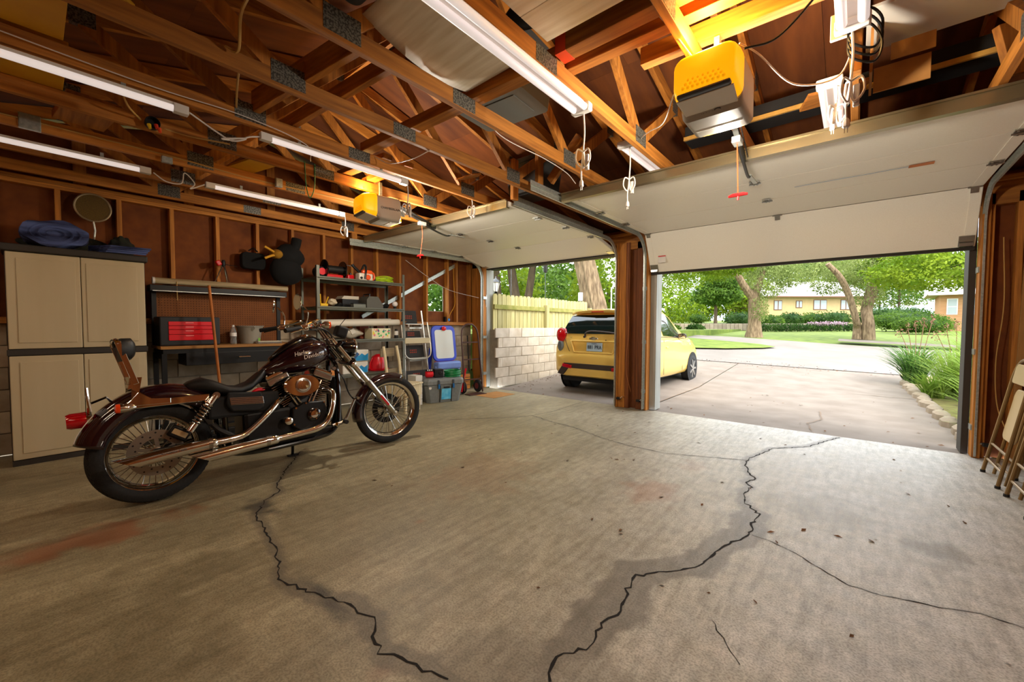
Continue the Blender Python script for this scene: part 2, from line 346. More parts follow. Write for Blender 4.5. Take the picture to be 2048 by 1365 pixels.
for r in range(6):
    for k in range(18):
        y = 5.46-.4*k-(.2 if r % 2 else 0)
        if (r, k) == (0, 0) or y < YB-.1: continue
        part_copy(blk, (XL+random.uniform(-.002, .002), y, .1+.2*r))
# diagonal let-in brace and window
brc = B(); brc.beam((XL+.03, 3.3, 1.32), (XL+.03, 5.25, 2.34), .05, .012, up=(1, 0, 0)); brc.beam((XL+.02, 3.3, 1.352), (XL+.02, 5.25, 2.372), .012, .05, up=(1, 0, 0)); brc.build('metal_brace', galv, wl, smooth=False)
glass = mat('window_glass', (235, 245, 235), .02, trans=1, ior=1.02, alpha=1)
bm = B(); bm.prism([(WY0, WZ0), (WY1, WZ0)]+arch, (XL-.012, 0, 0), (0, 1, 0), (0, 0, 1), .004)
win = struct('window_1', bm, glass, smooth=False)
ring = [(XL-.006, WY0, WZ0), (XL-.006, WY1, WZ0)]+[(XL-.006, a, b) for a, b in arch]
B().tube(ring, .006, 6, closed=True).build('window_frame', white, win)

oldw = wood('old_dark_wood', (84, 42, 12), (128, 70, 24), 'z')
# ---- front wall: pillar, jambs, header
wf = struct('wall_front', B().mm(XL, XR, 5.70, 5.745, 2.32, 2.62), wood_x, smooth=False)
for (x0, x1, y0, y1, n, m) in [(-2.70, -2.66, 5.56, 5.70, 'pillar_board', wood_z), (-2.66, -2.56, 5.58, 5.62, 'pillar_board', wood_z), (-2.56, -2.50, 5.585, 5.70, 'pillar_stud', oldw), (-2.50, -2.33, 5.66, 5.70, 'pillar_board', oldw), (-2.40, -2.30, 5.60, 5.64, 'pillar_stud', oldw), (-2.27, -2.235, 5.58, 5.70, 'pillar_board', wood_z),
                            (XL+.09, -5.47, 5.60, 5.70, 'jamb_board', wood_z), (.845, .90, 5.56, 5.70, 'jamb_board', wood_z), (.90, .93, 5.60, 5.70, 'jamb_stud', wood_z), (1.06, 1.10, 5.60, 5.70, 'jamb_stud', wood_z), (1.24, 1.30, 5.60, 5.70, 'jamb_stud', wood_z)]:
    B().mm(x0, x1, y0, y1, 0.002, 2.4).build(n, m, wf, smooth=False, bevel=.003)
B().mm(.93, XR, 5.70, 5.72, 0, 2.4).build('sheathing', fibre, wf, smooth=False)
B().mm(-2.70, -2.235, 5.70, 5.73, 0, 2.4).build('sheathing', fibre, wf, smooth=False)
B().mm(XL, -5.47, 5.70, 5.72, 0, 2.4).build('sheathing', fibre, wf, smooth=False)
B().mm(XL, XR, 5.60, 5.70, 2.30, 2.5).build('header_beam', wood_x, wf, smooth=False, bevel=.004)
B().mm(XL, XR, 5.55, 5.75, 2.5, 2.54).build('top_plate', wood_x, wf, smooth=False, bevel=.003)
jambg = mat('weathered_grey_jamb', (150, 150, 140), .7, col2=(176, 176, 168), nscale=14, axis='z')
jd = mat('dark_jamb', (52, 46, 40), .7)
for (x0, x1, m, lb) in [(-5.60, -5.465, jambg, ''), (-2.745, -2.70, jambg, ''), (-2.245, -2.15, jambg, ''), (.795, .845, jd, '')]:
    B().mm(x0, x1, 5.70, 5.90, 0, 2.32).build('outer_jamb', m, wf, smooth=False, bevel=.004)
B().mm(-2.275, -2.245, 5.68, 5.75, 0, 2.3).build('jamb_gap', blackm, wf, smooth=False)
B().mm(-5.40, -2.745, 5.76, 5.88, 2.26, 2.36).build('header_trim', jd, wf, smooth=False)
B().mm(-2.15, .795, 5.76, 5.88, 2.26, 2.36).build('header_trim', jd, wf, smooth=False)
# ---- right and back walls
wr = struct('wall_right', B().mm(XR, XR+.02, YB, 5.72, 0, 3.45), fibre, smooth=False)
for k in range(15):
    B().mm(XR-.09, XR, 5.30-.418*k-.019, 5.30-.418*k+.019, .04, 2.5).build('stud', wood_z, wr, smooth=False, bevel=.003)
B().mm(XR-.09, XR, YB, 5.6, 2.5, 2.58).build('top_plate', wood_y, wr, smooth=False)
B().mm(XR-.09, XR, YB, 5.6, 0.002, .04).build('sill_plate', wood_y, wr, smooth=False)
wb = struct('wall_back', B().mm(XL, XR, YB-.02, YB, 0, 2.62), fibre, smooth=False)
for k in range(17): B().mm(XL+.2+.418*k, XL+.238+.418*k, YB, YB+.09, .04, 2.5).build('stud', wood_z, wb, smooth=False)

# ---- roof deck: plywood panels
SL = math.atan(.257)
ceil = struct('ceiling', B().beam((XL-.3, RIDGE_Y, RIDGE_Z+.0), (XR+.3, RIDGE_Y, RIDGE_Z+.0), .03, .10), wood_x, smooth=False)
pan = B().mm(-1.219, 1.219, -.6095, .6095, 0, .012).build('roof_panel', ply, ceil, smooth=False); first = True
for side in (-1, 1):
    for r in range(4):
        for k in range(-1, 4):
            x = XL+.75+2.44*k+(1.22 if r % 2 else 0); s_ = .61+1.22*r if r < 3 else 3.66+.27
            y = RIDGE_Y+side*s_*math.cos(SL); z = RIDGE_Z+.075-s_*math.sin(SL)
            if x < XL-1.2 or x > XR+1.5: continue
            o = pan if first else part_copy(pan, (0, 0, 0)); first = False
            o.location = (x, y, z); o.rotation_euler = (-side*SL, 0, 0); o.scale = (1, 1 if r < 3 else .44, 1)
for sg in (-1, 1):
    B().beam((XL-.4, RIDGE_Y+sg*2.03, RIDGE_Z+.105-2.03*.257), (XR+.5, RIDGE_Y+sg*2.03, RIDGE_Z+.105-2.03*.257), 4.26, .02, up=(0, sg*math.sin(SL), math.cos(SL))).build('shingle_layer', mat('asphalt_shingle', (70, 66, 62), .9), ceil, smooth=False)
# ---- trusses
platem = mat('nail_plate', (128, 124, 112), .4, .4, col2=(74, 72, 66), nscale=95, contrast=.16, detail=1)
TX = [-1.25-.605*k for k in range(-3, 8)]
TX = sorted(x for x in TX if x > XL+.2)
def zr(y): return RIDGE_Z-abs(y-RIDGE_Y)*.257+.012
WORDS = ['first', 'second', 'third', 'fourth', 'fifth', 'sixth', 'seventh', 'eighth', 'ninth', 'tenth', 'eleventh', 'twelfth']
def make_truss(label):
    t = thing('roof_truss', label, 'truss', (0, 0, 0), group='wooden roof trusses')
    c = B().mm(-.019, .019, YB-.05, 5.72, ZC, ZC+.089).build('bottom_chord', wood_y, t, smooth=False, bevel=.003)
    for sg in (-1, 1):
        B().beam((0, RIDGE_Y+sg*4.05, zr(RIDGE_Y+4.05)-.0), (0, RIDGE_Y, zr(RIDGE_Y)), .038, .089).build('rafter', wood_y, t, smooth=False)
        B().beam((0, RIDGE_Y+sg*.97, ZC+.06), (0, RIDGE_Y+sg*.02, zr(RIDGE_Y)-.03), .036, .085).build('web', wood_z, t, smooth=False, bevel=.002)
        B().beam((0, RIDGE_Y+sg*.99, ZC+.06), (0, RIDGE_Y+sg*1.68, zr(RIDGE_Y+1.68)-.02), .036, .085).build('web', wood_z, t, smooth=False, bevel=.002)
        for xx in (-.0195, .0195):
            p = B().mm(xx-.001, xx+.001, RIDGE_Y+sg*.97-.09, RIDGE_Y+sg*.97+.09, ZC+.02, ZC+.135); p.build('nail_plate', platem, t, smooth=False)
        B().mm(-.0205, .0205, RIDGE_Y+sg*1.68-.06, RIDGE_Y+sg*1.68+.06, zr(RIDGE_Y+1.68)-.06, zr(RIDGE_Y+1.68)+.04).build('nail_plate', platem, t, smooth=False)
    for xx in (-.0195, .0195): B().mm(xx-.001, xx+.001, RIDGE_Y-.30, RIDGE_Y-.12, ZC+.004, ZC+.088).build('nail_plate', platem, t, smooth=False)
    B().mm(-.0205, .0205, RIDGE_Y-.1, RIDGE_Y+.1, zr(RIDGE_Y)-.09, zr(RIDGE_Y)+.03).build('nail_plate', platem, t, smooth=False)
    return t
tr0 = None
for i, x in enumerate(TX):
    lb = 'wooden roof truss with nail plates, %s truss from the left wall' % WORDS[i]
    if tr0 is None: tr0 = make_truss(lb); tr0.location = (x, 0, 0)
    else: c = copy_tree(tr0, None, (x, 0, 0)); c['label'] = lb
# ================================================================ GARAGE DOORS, TRACKS, OPENERS
hingem = mat('hinge_zinc', (170, 170, 166), .3, 1)
dark_seal = mat('door_seal', (38, 32, 26), .7)
strutm = mat('strut_steel', (150, 138, 108), .35, .85)
def hinge(parent, x, p, d):
    """p on the joint, d unit direction across the joint (in the y-z plane)"""
    n = Vector((0, d.z, -d.y)); 
    if n.z > 0: n = -n
    bm = B(); c = Vector(p)+n*.006
    M = Matrix(((1, 0, 0), (0, d.y, n.y), (0, d.z, n.z)))
    bm.box(c+d*.03, (.05, .045, .006), M); bm.box(c-d*.03, (.075, .05, .006), M); bm.cyl(c+Vector((-.045, 0, 0))+n*.008, c+Vector((.045, 0, 0))+n*.008, .007, n=8)
    for q in (-.02, .02): bm.cyl(c+d*.035+Vector((q*.6, 0, 0)), c+d*.035+Vector((q*.6, 0, 0))+n*.01, .006, n=6); bm.cyl(c-d*.04+Vector((q, 0, 0)), c-d*.04+Vector((q, 0, 0))+n*.01, .006, n=6)
    return bm.build('hinge', hingem, parent)
def garage_door(name, x0, x1, prof, hx):
    """prof: joints (y, z) from the top section to the bottom edge"""
    d0 = struct(name, B().mm(x0+.02, x1-.02, prof[0][0]-.002, prof[0][0]+.018, prof[0][1]-.002, prof[0][1]+.05), doorw, smooth=False)
    for i, (a, b) in enumerate(zip(prof[:-1], prof[1:])):
        A, E_ = Vector((0, *a)), Vector((0, *b)); d = (E_-A).normalized(); n = Vector((0, -d.z, d.y)); 
        if n.z < 0: n = -n
        if i == len(prof)-2 and n.y < 0: n = -n
        g = .003; c = (A+E_)/2+n*.024; ln = (E_-A).length-2*g
        bm = B(); M = Matrix(((1, 0, 0), (0, d.y, n.y), (0, d.z, n.z)))
        bm.box(Vector(((x0+x1)/2, 0, 0))+c, (x1-x0, ln, .044), M)
        pn = bm.build('door_panel', doorw, d0, smooth=False, bevel=.003)
        for xe in (x0+.04, x1-.04):
            s = B(); s.box(Vector((xe, 0, 0))+A*.5+E_*.5-n*.0005, (.07, ln*.98, .003), M); s.build('end_stile', doorw, pn, smooth=False)
        if i > 0:
            for hxx in hx: hinge(pn, hxx, Vector((hxx, *a)), d)
    # strut over the top section
    y, z = prof[0]; bm = B()
    bm.prism([(0, 0), (0, .08), (.02, .08), (.02, .012), (.05, .012), (.05, .0)], (x0-.02, y-.055, z-.035), (0, 1, 0), (0, 0, 1), x1-x0+.04)
    bm.mm(x0-.02, x1+.02, y-.07, y-.037, z+.034, z+.047)
    st = bm.build('strut', strutm, d0, smooth=False)
    # bottom seal and corner brackets
    yb, zb = prof[-1]; ya, za = prof[-2]; d = Vector((0, yb-ya, zb-za)).normalized()
    bm = B(); bm.beam((x0, yb+d.y*.012+.02, zb+d.z*.012), (x1, yb+d.y*.012+.02, zb+d.z*.012), .05, .03); bm.build('bottom_seal', dark_seal, d0, smooth=False)
    for xe in (x0+.06, x1-.06):
        bm = B(); bm.beam(Vector((xe, yb, zb))-d*.01+Vector((0, -.006, 0)), Vector((xe, yb, zb))-d*.11+Vector((0, -.006, 0)), .1, .01, up=(0, 1, 0)); bm.box((xe, yb-.02, zb+.02), (.09, .05, .03)); bm.build('bottom_bracket', hingem, d0, smooth=False)
    return d0
hR = [-2.17, -.7, .77]; hL = [-5.36, -4.07, -2.79]
dr = garage_door('door_1', -2.215, .82, [(3.44, 2.445), (4.08, 2.445), (4.72, 2.445), (5.40, 2.44), (5.64, 1.945)], hR)
dl = garage_door('door_2', -5.40, -2.735, [(3.17, 2.42), (3.75, 2.42), (4.33, 2.425), (4.95, 2.42), (5.62, 2.27)], hL)
# stickers and pencil marks on the panels
orng = mat('orange_sticker', (196, 110, 44), .6); bluel = mat('blue_line', (96, 130, 168), .6)
B().mm(.28, .42, 4.40, 4.46, 2.441, 2.4425).build('sticker', orng, dr, smooth=False)
B().mm(-.45, .3, 4.42, 4.426, 2.441, 2.4425).build('tape_line', bluel, dr, smooth=False)
B().mm(-2.08, -1.98, 5.545, 5.55, 2.06, 2.14).build('warning_label', white, dr, smooth=False)
B().mm(-2.08, -1.98, 5.54, 5.545, 2.14, 2.155).build('label_header', red, dr, smooth=False)
def track(label, x, yend, ztop, zh_out, side, yv=5.55):
    t = thing('door_track', label, 'track', (x, yv, 0))
    R_ = .30; pts = [(0, 0, .02), (0, 0, ztop-R_)]
    pts += [(0, -R_+R_*math.cos(a), ztop-R_+R_*math.sin(a)) for a in [PI/2*k/8 for k in range(1, 9)]]
    pts += [(0, yend-yv, zh_out)]
    rings = []; P = [Vector(p) for p in pts]
    sec = [(-.026, -.004), (.026, -.004), (.026, .02), (.022, .02), (.022, 0), (-.022, 0), (-.022, .012), (-.026, .012)]
    for i, p in enumerate(P):
        a = P[max(i-1, 0)]; b = P[min(i+1, len(P)-1)]; d = (b-a).normalized(); n = Vector((0, d.z, -d.y))
        rings.append([p+n*u+Vector((side*v, 0, 0)) for u, v in sec])
    B().loft(rings).build('rail', galv, t, angle=20)
    bm = B(); bm.mm(-.002 if side < 0 else -.0, .002, -(R_), yend-yv if False else -R_-.001, 0, .001)
    e = Vector((0, yend-yv, zh_out)); s = Vector((0, -R_-.15, ztop))
    B().beam(e+Vector((-side*.006, 0, .045)), s+Vector((-side*.006, 0, .045)), .004, .05).build('reinforcing_angle', galv, t, smooth=False)
    for zz in (.25, .95, 1.7):
        B().mm(-.03, .03, .026, .12, zz, zz+.05).build('bracket', galv, t, smooth=False)
    return t, e
tracks = []
for lb, x, ye, zt, zo, sd in [('galvanised track on the right side of the wider door by the chairs', .865, 3.1, 2.44, 2.46, -1), ('galvanised track on the left side of the wider door by the wooden pillar', -2.275, 2.95, 2.44, 2.45, 1), ('galvanised track on the right side of the far door by the wooden pillar', -2.69, 3.2, 2.43, 2.45, -1), ('galvanised track on the left side of the far door by the shelf', -5.455, 2.92, 2.38, 2.345, 1)]:
    tracks.append(track(lb, x, ye, zt, zo, sd))
# wooden hangers that carry the track ends
def hanger(label, x, y, z0, z1, wd=.04, m=None):
    o = B().mm(-.02, .02, -wd, wd, 0, z1-z0).build('track_hanger', m or wood_z, None, smooth=False, bevel=.003); o.location = (x, y, z0); return tag(o, label, 'wood hanger')
hanger('dark upright wooden hanger at the end of the far door track', -2.655, 3.17, 2.46, 2.86)
hanger('wooden hanger holding the wide door track beside the diagonal block', -2.31, 3.12, 2.5, 2.84)
o = B().beam((0, 0, 0), (.35, -.05, .3), .04, .085).build('wood_brace', wood_x, None, smooth=False, bevel=.003); o.location = (-2.24, 3.2, 2.56); tag(o, 'short diagonal wooden block above the wide door track', 'wood block')
hanger('grey bracket post at the right door track end', .9, 3.2, 2.56, 2.9, .02, galv)
hanger('thin wooden hanger above the left door track', -5.49, 3.0, 2.39, 2.6)

# openers
op_grey = mat('opener_grey', (168, 160, 146), .5); op_dark = mat('opener_dark_grey', (70, 74, 80), .35); inkm = mat('ink', (36, 36, 40), .6)
def opener(label, loc, rz, txt, tsz):
    t = thing('door_opener', label, 'door opener', loc, rz)
    # body: front faces -y ; width along x .27, depth .34, height .24
    def rr(w_, h_, y, zc, r=.03, n=5):
        pts = []
        for cx, cz, a0 in ((w_/2-r, h_/2-r, 0), (-w_/2+r, h_/2-r, PI/2), (-w_/2+r, -h_/2+r, PI), (w_/2-r, -h_/2+r, 3*PI/2)):
            for k in range(n): a = a0+PI/2*k/(n-1); pts.append((cx+r*math.cos(a), y, zc+cz+r*math.sin(a)))
        return pts
    B().loft([rr(.265, .20, .10, .13), rr(.27, .235, .13, .12), rr(.27, .235, .33, .12), rr(.25, .19, .345, .125)]).build('body', op_grey, t)
    # yellow cover over the front: curved hood
    rg = []
    for k in range(9):
        a = k/8; y = .10-.13*math.sin(a*PI/2); sh = 1-.28*(1-math.cos(a*PI/2)); rg.append(rr(.272*(1-.10*a*a), .215*sh, y, .14+.0*a, .045))
    cov = B().loft(rg).build('light_cover', yellowL, t)
    lens = B()
    for r_ in range(4):
        for c_ in range(9-r_):
            x = (c_-(8-r_)/2)*.021; lens.sph((x, -.032+.012*r_*.3, .085+r_*.017), .009, 6, 4)
    lens.build('lens_prisms', mat('lens_amber', (230, 160, 10), .15, emit=(255, 170, 10), es=.3), cov)
    B().mm(-.112, .112, -.036, .0, .046, .066).build('dark_band', op_dark, t, smooth=False, bevel=.008)
    # sloping underside panel with lettering
    bm = B(); bm.prism([(-.12, .0), (.12, .0), (.105, .27), (-.105, .27)], (0, -.01, .042), (1, 0, 0), Vector((0, 1, -.16)).normalized(), .008); bm.build('underside_panel', mat('opener_panel', (226, 220, 204), .4), t, smooth=False, bevel=.003)
    text('lettering', txt, tsz, inkm, t, axes((0, .10, .0175), (1, 0, 0), Vector((0, -1, .16))) @ Matrix.Rotation(0, 4, 'Z')) if False else None
    B().loft([rr(.24, .05, .335, .03, .02), rr(.22, .04, .36, .035, .018)]).build('rear_lens', yellowL, t)
    # hanging bracket
    B().mm(-.012, .012, .18, .205, .235, .395).build('hanger_strap', galv, t, smooth=False)
    B().mm(-.06, .06, .175, .21, .232, .24).build('hanger_strap', galv, t, smooth=False)
    return t
lamps = []
near = opener('large yellow and grey door opener with myQ lettering hanging near the wide door', (-.545, 1.97, 2.19), rad(0), 'myQ', .03)
far = opener('small yellow and grey door opener hanging over the motorcycle', (-3.66, 2.08, 2.21), rad(-8), 'CHAMBERLAIN', .03)
# lettering: myQ under the near one, maker name on the side of the far one
text('lettering', 'myQ', .045, inkm, near, axes((0, .12, .017), (1, 0, 0), (0, -.987, .16)) @ Matrix.Identity(4))
text('lettering', 'CHAMBERLAIN', .03, inkm, far, axes((.1365, .235, .12), (0, 1, 0), (0, 0, 1)))
for o, e in ((near, 34.0), (far, 30.0)):
    for p_, e_, c_ in (((0, .02, .31), e*.45, (1, .62, .2)), ((0, .47, .02), e*1.3, (1, .91, .78))):
        l = bpy.data.lights.new('opener_bulb', 'POINT'); l.energy = e_; l.color = c_; l.shadow_soft_size = .06
        lo = bpy.data.objects.new('opener_bulb', l); COL.objects.link(lo); lo.parent = o; lo.location = p_
def opener_rail(label, p0, p1, arm_to, hx, hy, hz):
    t = thing('opener_rail', label, 'opener rail', p0); P0, P1 = Vector(p0), Vector(p1); d = (P1-P0)
    B().beam((0, 0, 0), d, .03, .035).build('rail', darkm, t, smooth=False)
    ch = B(); k = int(d.length/.022)
    for i in range(k): ch.box(d*(i/k)+Vector((.028, 0, .01)), (.006, .012, .014))
    ch.build('chain', darkm, t, smooth=False)
    q = Vector((hx, hy, 0))-Vector((P0.x, P0.y, 0)); tt = q.length/d.length; tp = d*tt
    B().box(tp+Vector((0, 0, -.035)), (.05, .09, .04)).build('trolley', galv, t, smooth=False, bevel=.004)
    a = Vector(arm_to)-P0; arm = bez([tp+Vector((0, .03, -.04)), tp.lerp(a, .55)+Vector((0, 0, -.06)), a+Vector((0, -.06, -.05)), a+Vector((0, .02, -.02))], 18)
    B().tube(arm, .011, 6).build('arm', black, t)
    B().beam(a+Vector((0, -.03, -.03)), a+Vector((.0, .24, -.02)), .03, .012).build('door_bracket', galv, t, smooth=False)
    B().tube(bez([tp+Vector((0, 0, -.05)), tp+Vector((.005, 0, (hz-P0.z)*.5)), Vector((hx-P0.x, hy-P0.y, hz-P0.z))], 10), .0035, 5).build('pull_cord', mat('orange_cord', (196, 74, 30), .7), t)
    hd = B(); hb = Vector((hx-P0.x, hy-P0.y, hz-P0.z)); hd.tube([hb+Vector((-.055, 0, 0)), hb+Vector((-.03, 0, .004)), hb+Vector((.03, 0, .004)), hb+Vector((.055, 0, 0))], [.007, .012, .012, .007], 8); hd.tube([hb, hb+Vector((0, 0, -.03))], .006, 6); hd.build('pull_handle', red, t)
    return t
opener_rail('dark chain rail from the near opener to the wide door with red pull handle', (-.545, 2.33, 2.42), (-.66, 3.40, 2.42), (-.68, 3.74, 2.43), -.60, 2.95, 2.04)
opener_rail('dark chain rail of the far opener with red pull handle', (-3.60, 2.46, 2.40), (-4.0, 3.25, 2.40), (-4.05, 3.55, 2.40), -3.86, 2.92, 2.0)

# ================================================================ TUBE LIGHTS
tubem = mat('lamp_tube', (236, 224, 226), .35, emit=(255, 244, 236), es=.26)
tube_fill = mat('fill_tube_unseen', (250, 244, 240), .35, emit=(255, 236, 208), es=11)  # bright tubes of the added fill lights, out of view
def tube_light(label, x, y0, y1, z, dbl=False, m=tubem):
    t = thing('tube_light', label, 'light', (x, (y0+y1)/2, z), group='ceiling tube lights'); h = (y1-y0)/2
    if dbl:
        for q in (-.035, .035): B().tube([(q, -h, 0), (q, h, 0)], .019, 12).build('lamp_tube', m, t)
        B().mm(-.06, .06, -h-.05, -h, -.018, .03).build('end_cap', white, t, smooth=False, bevel=.008); B().mm(-.06, .06, h, h+.05, -.018, .03).build('end_cap', white, t, smooth=False, bevel=.008)
        B().mm(-.03, .03, -h, h, .02, .035).build('back_plate', white, t, smooth=False)
    else:
        B().tube([(0, -h, 0), (0, h, 0)], .02, 12).build('lamp_tube', m, t)
        B().mm(-.014, .014, -h, h, .012, .03).build('back_plate', white, t, smooth=False)
        for s in (-1, 1): B().mm(-.023, .023, s*h-.035, s*h+.035, -.022, .028).build('end_cap', white, t, smooth=False, bevel=.004)
    for s in (-.6, .6): B().mm(-.004, .004, s*h-.01, s*h+.01, .03, max(.035, ZC-z+.005)).build('clip', galv, t, smooth=False)
    return t
tube_light('single white tube light at the top left under the yellow boards', -3.055, -.62, .60, 2.452)
tube_light('single white tube light ending above the far opener', -3.06, 1.05, 2.14, 2.452)
tube_light('single white tube light at far left above the cabinet', -4.43, -.6, .63, 2.44)
tube_light('single white tube light left of the far opener, above the pegboard', -4.46, 1.07, 2.29, 2.44)
tube_light('double white tube light under the sagging vinyl sheet', -1.255, .92, 2.08, 2.455, True)
tube_light('double tube light just behind the wide door top edge', -1.36, 2.95, 4.15, 2.56, True)
tube_light('double tube light hanging beside the cardboard boxes', -.045, 1.05, 2.22, 2.46, True)
tube_light('double tube light over the wide door near the wall outlet', -.15, 2.95, 4.15, 2.56, True)
for x, y, q_ in ((-1.255, -1.2, 'third'), (-.045, -1.0, 'fourth'), (-3.06, -1.3, 'second'), (-4.43, -1.3, 'first')):  # fixtures added behind the camera to brighten the interior
    tube_light('added unseen double tube fill light over the back of the garage, %s from the left wall' % q_, x, y-.35, y+.35, 2.45, True, tube_fill)

# ================================================================ CORDS
def cord(label, pts, r=.005, m=cordw, name='power_cord', n=40, extra=None, cat='cord'):
    o = B().tube(bez(pts, n), r, 6).build(name, m, None); tag(o, label, cat); return o
def loopy(label, top, z_knot, z_end, m=cordw, plugm=white):
    t = thing('power_cord', label, 'cord', top); k = z_knot-top[2]; e = z_end-top[2]
    B().tube(bez([(0, 0, 0), (.005, .004, k*.5), (0, 0, k)], 10), .005, 6).build('cord', m, t)
    lp = B()
    for i in range(3):
        a = i*2.0; lp.tube(bez([(0, 0, k), (.035*math.cos(a), .035*math.sin(a), k+.01), (.045*math.cos(a), .045*math.sin(a), k-.05), (.012*math.cos(a), .012*math.sin(a), k-.085), (0, 0, k)], 20), .005, 6)
    lp.build('coil', m, t)
    B().box((.02, .012, k-.06), (.022, .018, .09)).build('tie_tag', white, t, smooth=False, bevel=.004)
    B().tube(bez([(0, 0, k), (-.012, 0, k+(e-k)*.5), (-.01, 0, e+.03)], 8), .005, 6).build('tail', m, t)
    pl = B(); pl.lathe([(.006, .04), (.012, .03), (.014, .005), (.01, 0)], (-.01, 0, e), n=8); pl.box((-.015, 0, e-.01), (.003, .004, .02)); pl.box((-.005, 0, e-.01), (.003, .004, .02)); pl.build('plug', plugm, t)
    return t
loopy('white tied-up power cord hanging from the double tube light under the vinyl sheet', (-1.25, 2.12, 2.45), 2.22, 2.02)
loopy('white tied-up cord hanging in front of the wide door left half', (-1.33, 2.93, 2.56), 2.3, 2.1)
loopy('white tied-up cord hanging from the light beside the cardboard boxes', (-.045, 2.27, 2.45), 2.24, 2.05)
loopy('white tied-up cord over the wide door near the outlet', (-.12, 2.93, 2.56), 2.42, 2.3)
loopy('white tied-up cord hanging beside the far opener', (-3.06, 2.18, 2.45), 2.26, 2.22)
loopy('white tied-up cord hanging in front of the far door', (-3.07, 2.98, 2.5), 2.42, 2.32)
loopy('white tied-up cord hanging by the left end of the far door', (-4.46, 2.33, 2.44), 2.3, 2.26)
cord('white cord with bow loops joining the two upper left tube lights', [(-3.055, .64, 2.455), (-3.08, .78, 2.40), (-3.07, .86, 2.37), (-3.04, .93, 2.40), (-3.06, .80, 2.36), (-3.08, .90, 2.39), (-3.05, .95, 2.42), (-3.06, 1.04, 2.455)], .005)
cord('white cord drooping between the two far left tube lights', [(-4.43, .68, 2.44), (-4.43, .76, 2.39), (-4.43, .86, 2.40), (-4.41, .88, 2.49), (-4.42, .95, 2.42), (-4.43, .92, 2.37), (-4.45, 1.03, 2.44)], .005)
cord('thin white wire running along the third chord under the roof', [(-3.02, -.6, 2.56), (-3.02, .4, 2.52), (-3.02, .9, 2.53), (-3.04, 1.3, 2.49), (-3.3, 1.45, 2.48)], .003)
cream = mat('cream_cable', (190, 150, 84), .6)
cord('cream flat cable stapled along a left chord', [(-4.25, -1.2, 2.56), (-4.25, .1, 2.555), (-4.25, .8, 2.55), (-4.25, 1.3, 2.53), (-4.25, 2.1, 2.545), (-4.25, 2.6, 2.55)], .006, cream)
cord('cream cable dangling down from the roof near the yellow boards', [(-1.87, .62, 2.62), (-1.95, .62, 2.57), (-2.2, .66, 2.62), (-2.38, .70, 2.56), (-2.43, .66, 2.58)], .007, cream)
cord('cream cable hanging between the third and fourth chords', [(-2.48, .74, 2.60), (-2.75, .80, 2.56), (-3.05, .88, 2.58)], .006, cream)
cord('cream cable curling down to the open junction box', [(-3.4, .38, 2.62), (-3.45, .42, 2.54), (-3.62, .5, 2.54)], .006, cream)
cord('cream cable running from the junction box along the chord', [(-3.66, .6, 2.54), (-3.64, .75, 2.53), (-3.64, .9, 2.545), (-3.62, 1.0, 2.55)], .006, cream)
cord('white wire sagging from the near opener to the wall outlet', [(-.42, 2.02, 2.43), (-.36, 2.1, 2.40), (-.25, 2.3, 2.32), (-.1, 2.45, 2.36), (-.04, 2.5, 2.5)], .004)
cord('black power cord from the near opener towards the outlet', [(-.40, 2.02, 2.40), (-.28, 2.06, 2.42), (-.12, 2.0, 2.52), (-.02, 1.9, 2.6)], .005, black)
cord('white wire from the near opener to the roof', [(-.60, 1.98, 2.42), (-.68, 1.9, 2.55), (-.75, 1.85, 2.65)], .004)
cord('white wire drooping left of the near opener', [(-.69, 2.0, 2.3), (-.85, 2.3, 2.33), (-1.05, 2.6, 2.45), (-1.23, 2.9, 2.56), (-1.25, 2.95, 2.52)], .003)
greenc = mat('green_cord', (34, 110, 62), .6)
o = B().tube(bez([(0, 0, .2), (.0, .01, 0), (0, .04, -.1), (0, .08, 0), (0, .085, .2)], 24), .004, 6).build('hanging_loop', greenc, None); o.location = (-3.644, 1.55, 2.40); tag(o, 'green cord loop hanging over a chord', 'cord')
cord('white wire draped along the second chord towards the pillar', [(-1.87, 1.85, 2.6), (-1.88, 2.1, 2.49), (-1.88, 2.6, 2.495), (-1.90, 2.95, 2.49), (-1.9, 3.1, 2.44)], .003)
cord('thin white wire between chords above the far opener', [(-2.46, 1.95, 2.50), (-2.6, 1.9, 2.46), (-2.9, 1.9, 2.5), (-3.05, 1.85, 2.58)], .003)
cord('thin wire running down the wooden pillar', [(-2.52, 5.57, 2.4), (-2.53, 5.56, 1.6), (-2.50, 5.57, 1.2), (-2.53, 5.56, .6), (-2.46, 5.57, .25)], .003, mat('copper_wire', (190, 120, 70), .5))
cord('white wire sloping across the studs past the small window', [(XL+.1, 4.05, 2.28), (XL+.1, 4.5, 2.05), (XL+.1, 5.0, 1.85), (-5.48, 5.5, 1.72)], .004)
cord('yellow cord hanging down to the blue outlet', [(XL+.1, 5.1, 2.25), (XL+.1, 5.12, 1.9), (XL+.1, 5.14, 1.6), (XL+.1, 5.02, 1.4), (XL+.1, 5.0, 1.33)], .005, mat('yellow_cord', (214, 150, 30), .5))
ob = thing('wall_outlet', 'black outlet box with blue plug below the yellow cord', 'outlet', (XL+.001, 5.0, 1.3)); B().mm(0, .06, -.06, .01, -.045, .055).build('box', black, ob, smooth=False, bevel=.004); B().lathe([(.03, 0), (.034, .02), (.022, .045)], (.055, .0, .0), (1, 0, 0), 12).build('plug', mat('blue_plug', (28, 120, 190), .4), ob)
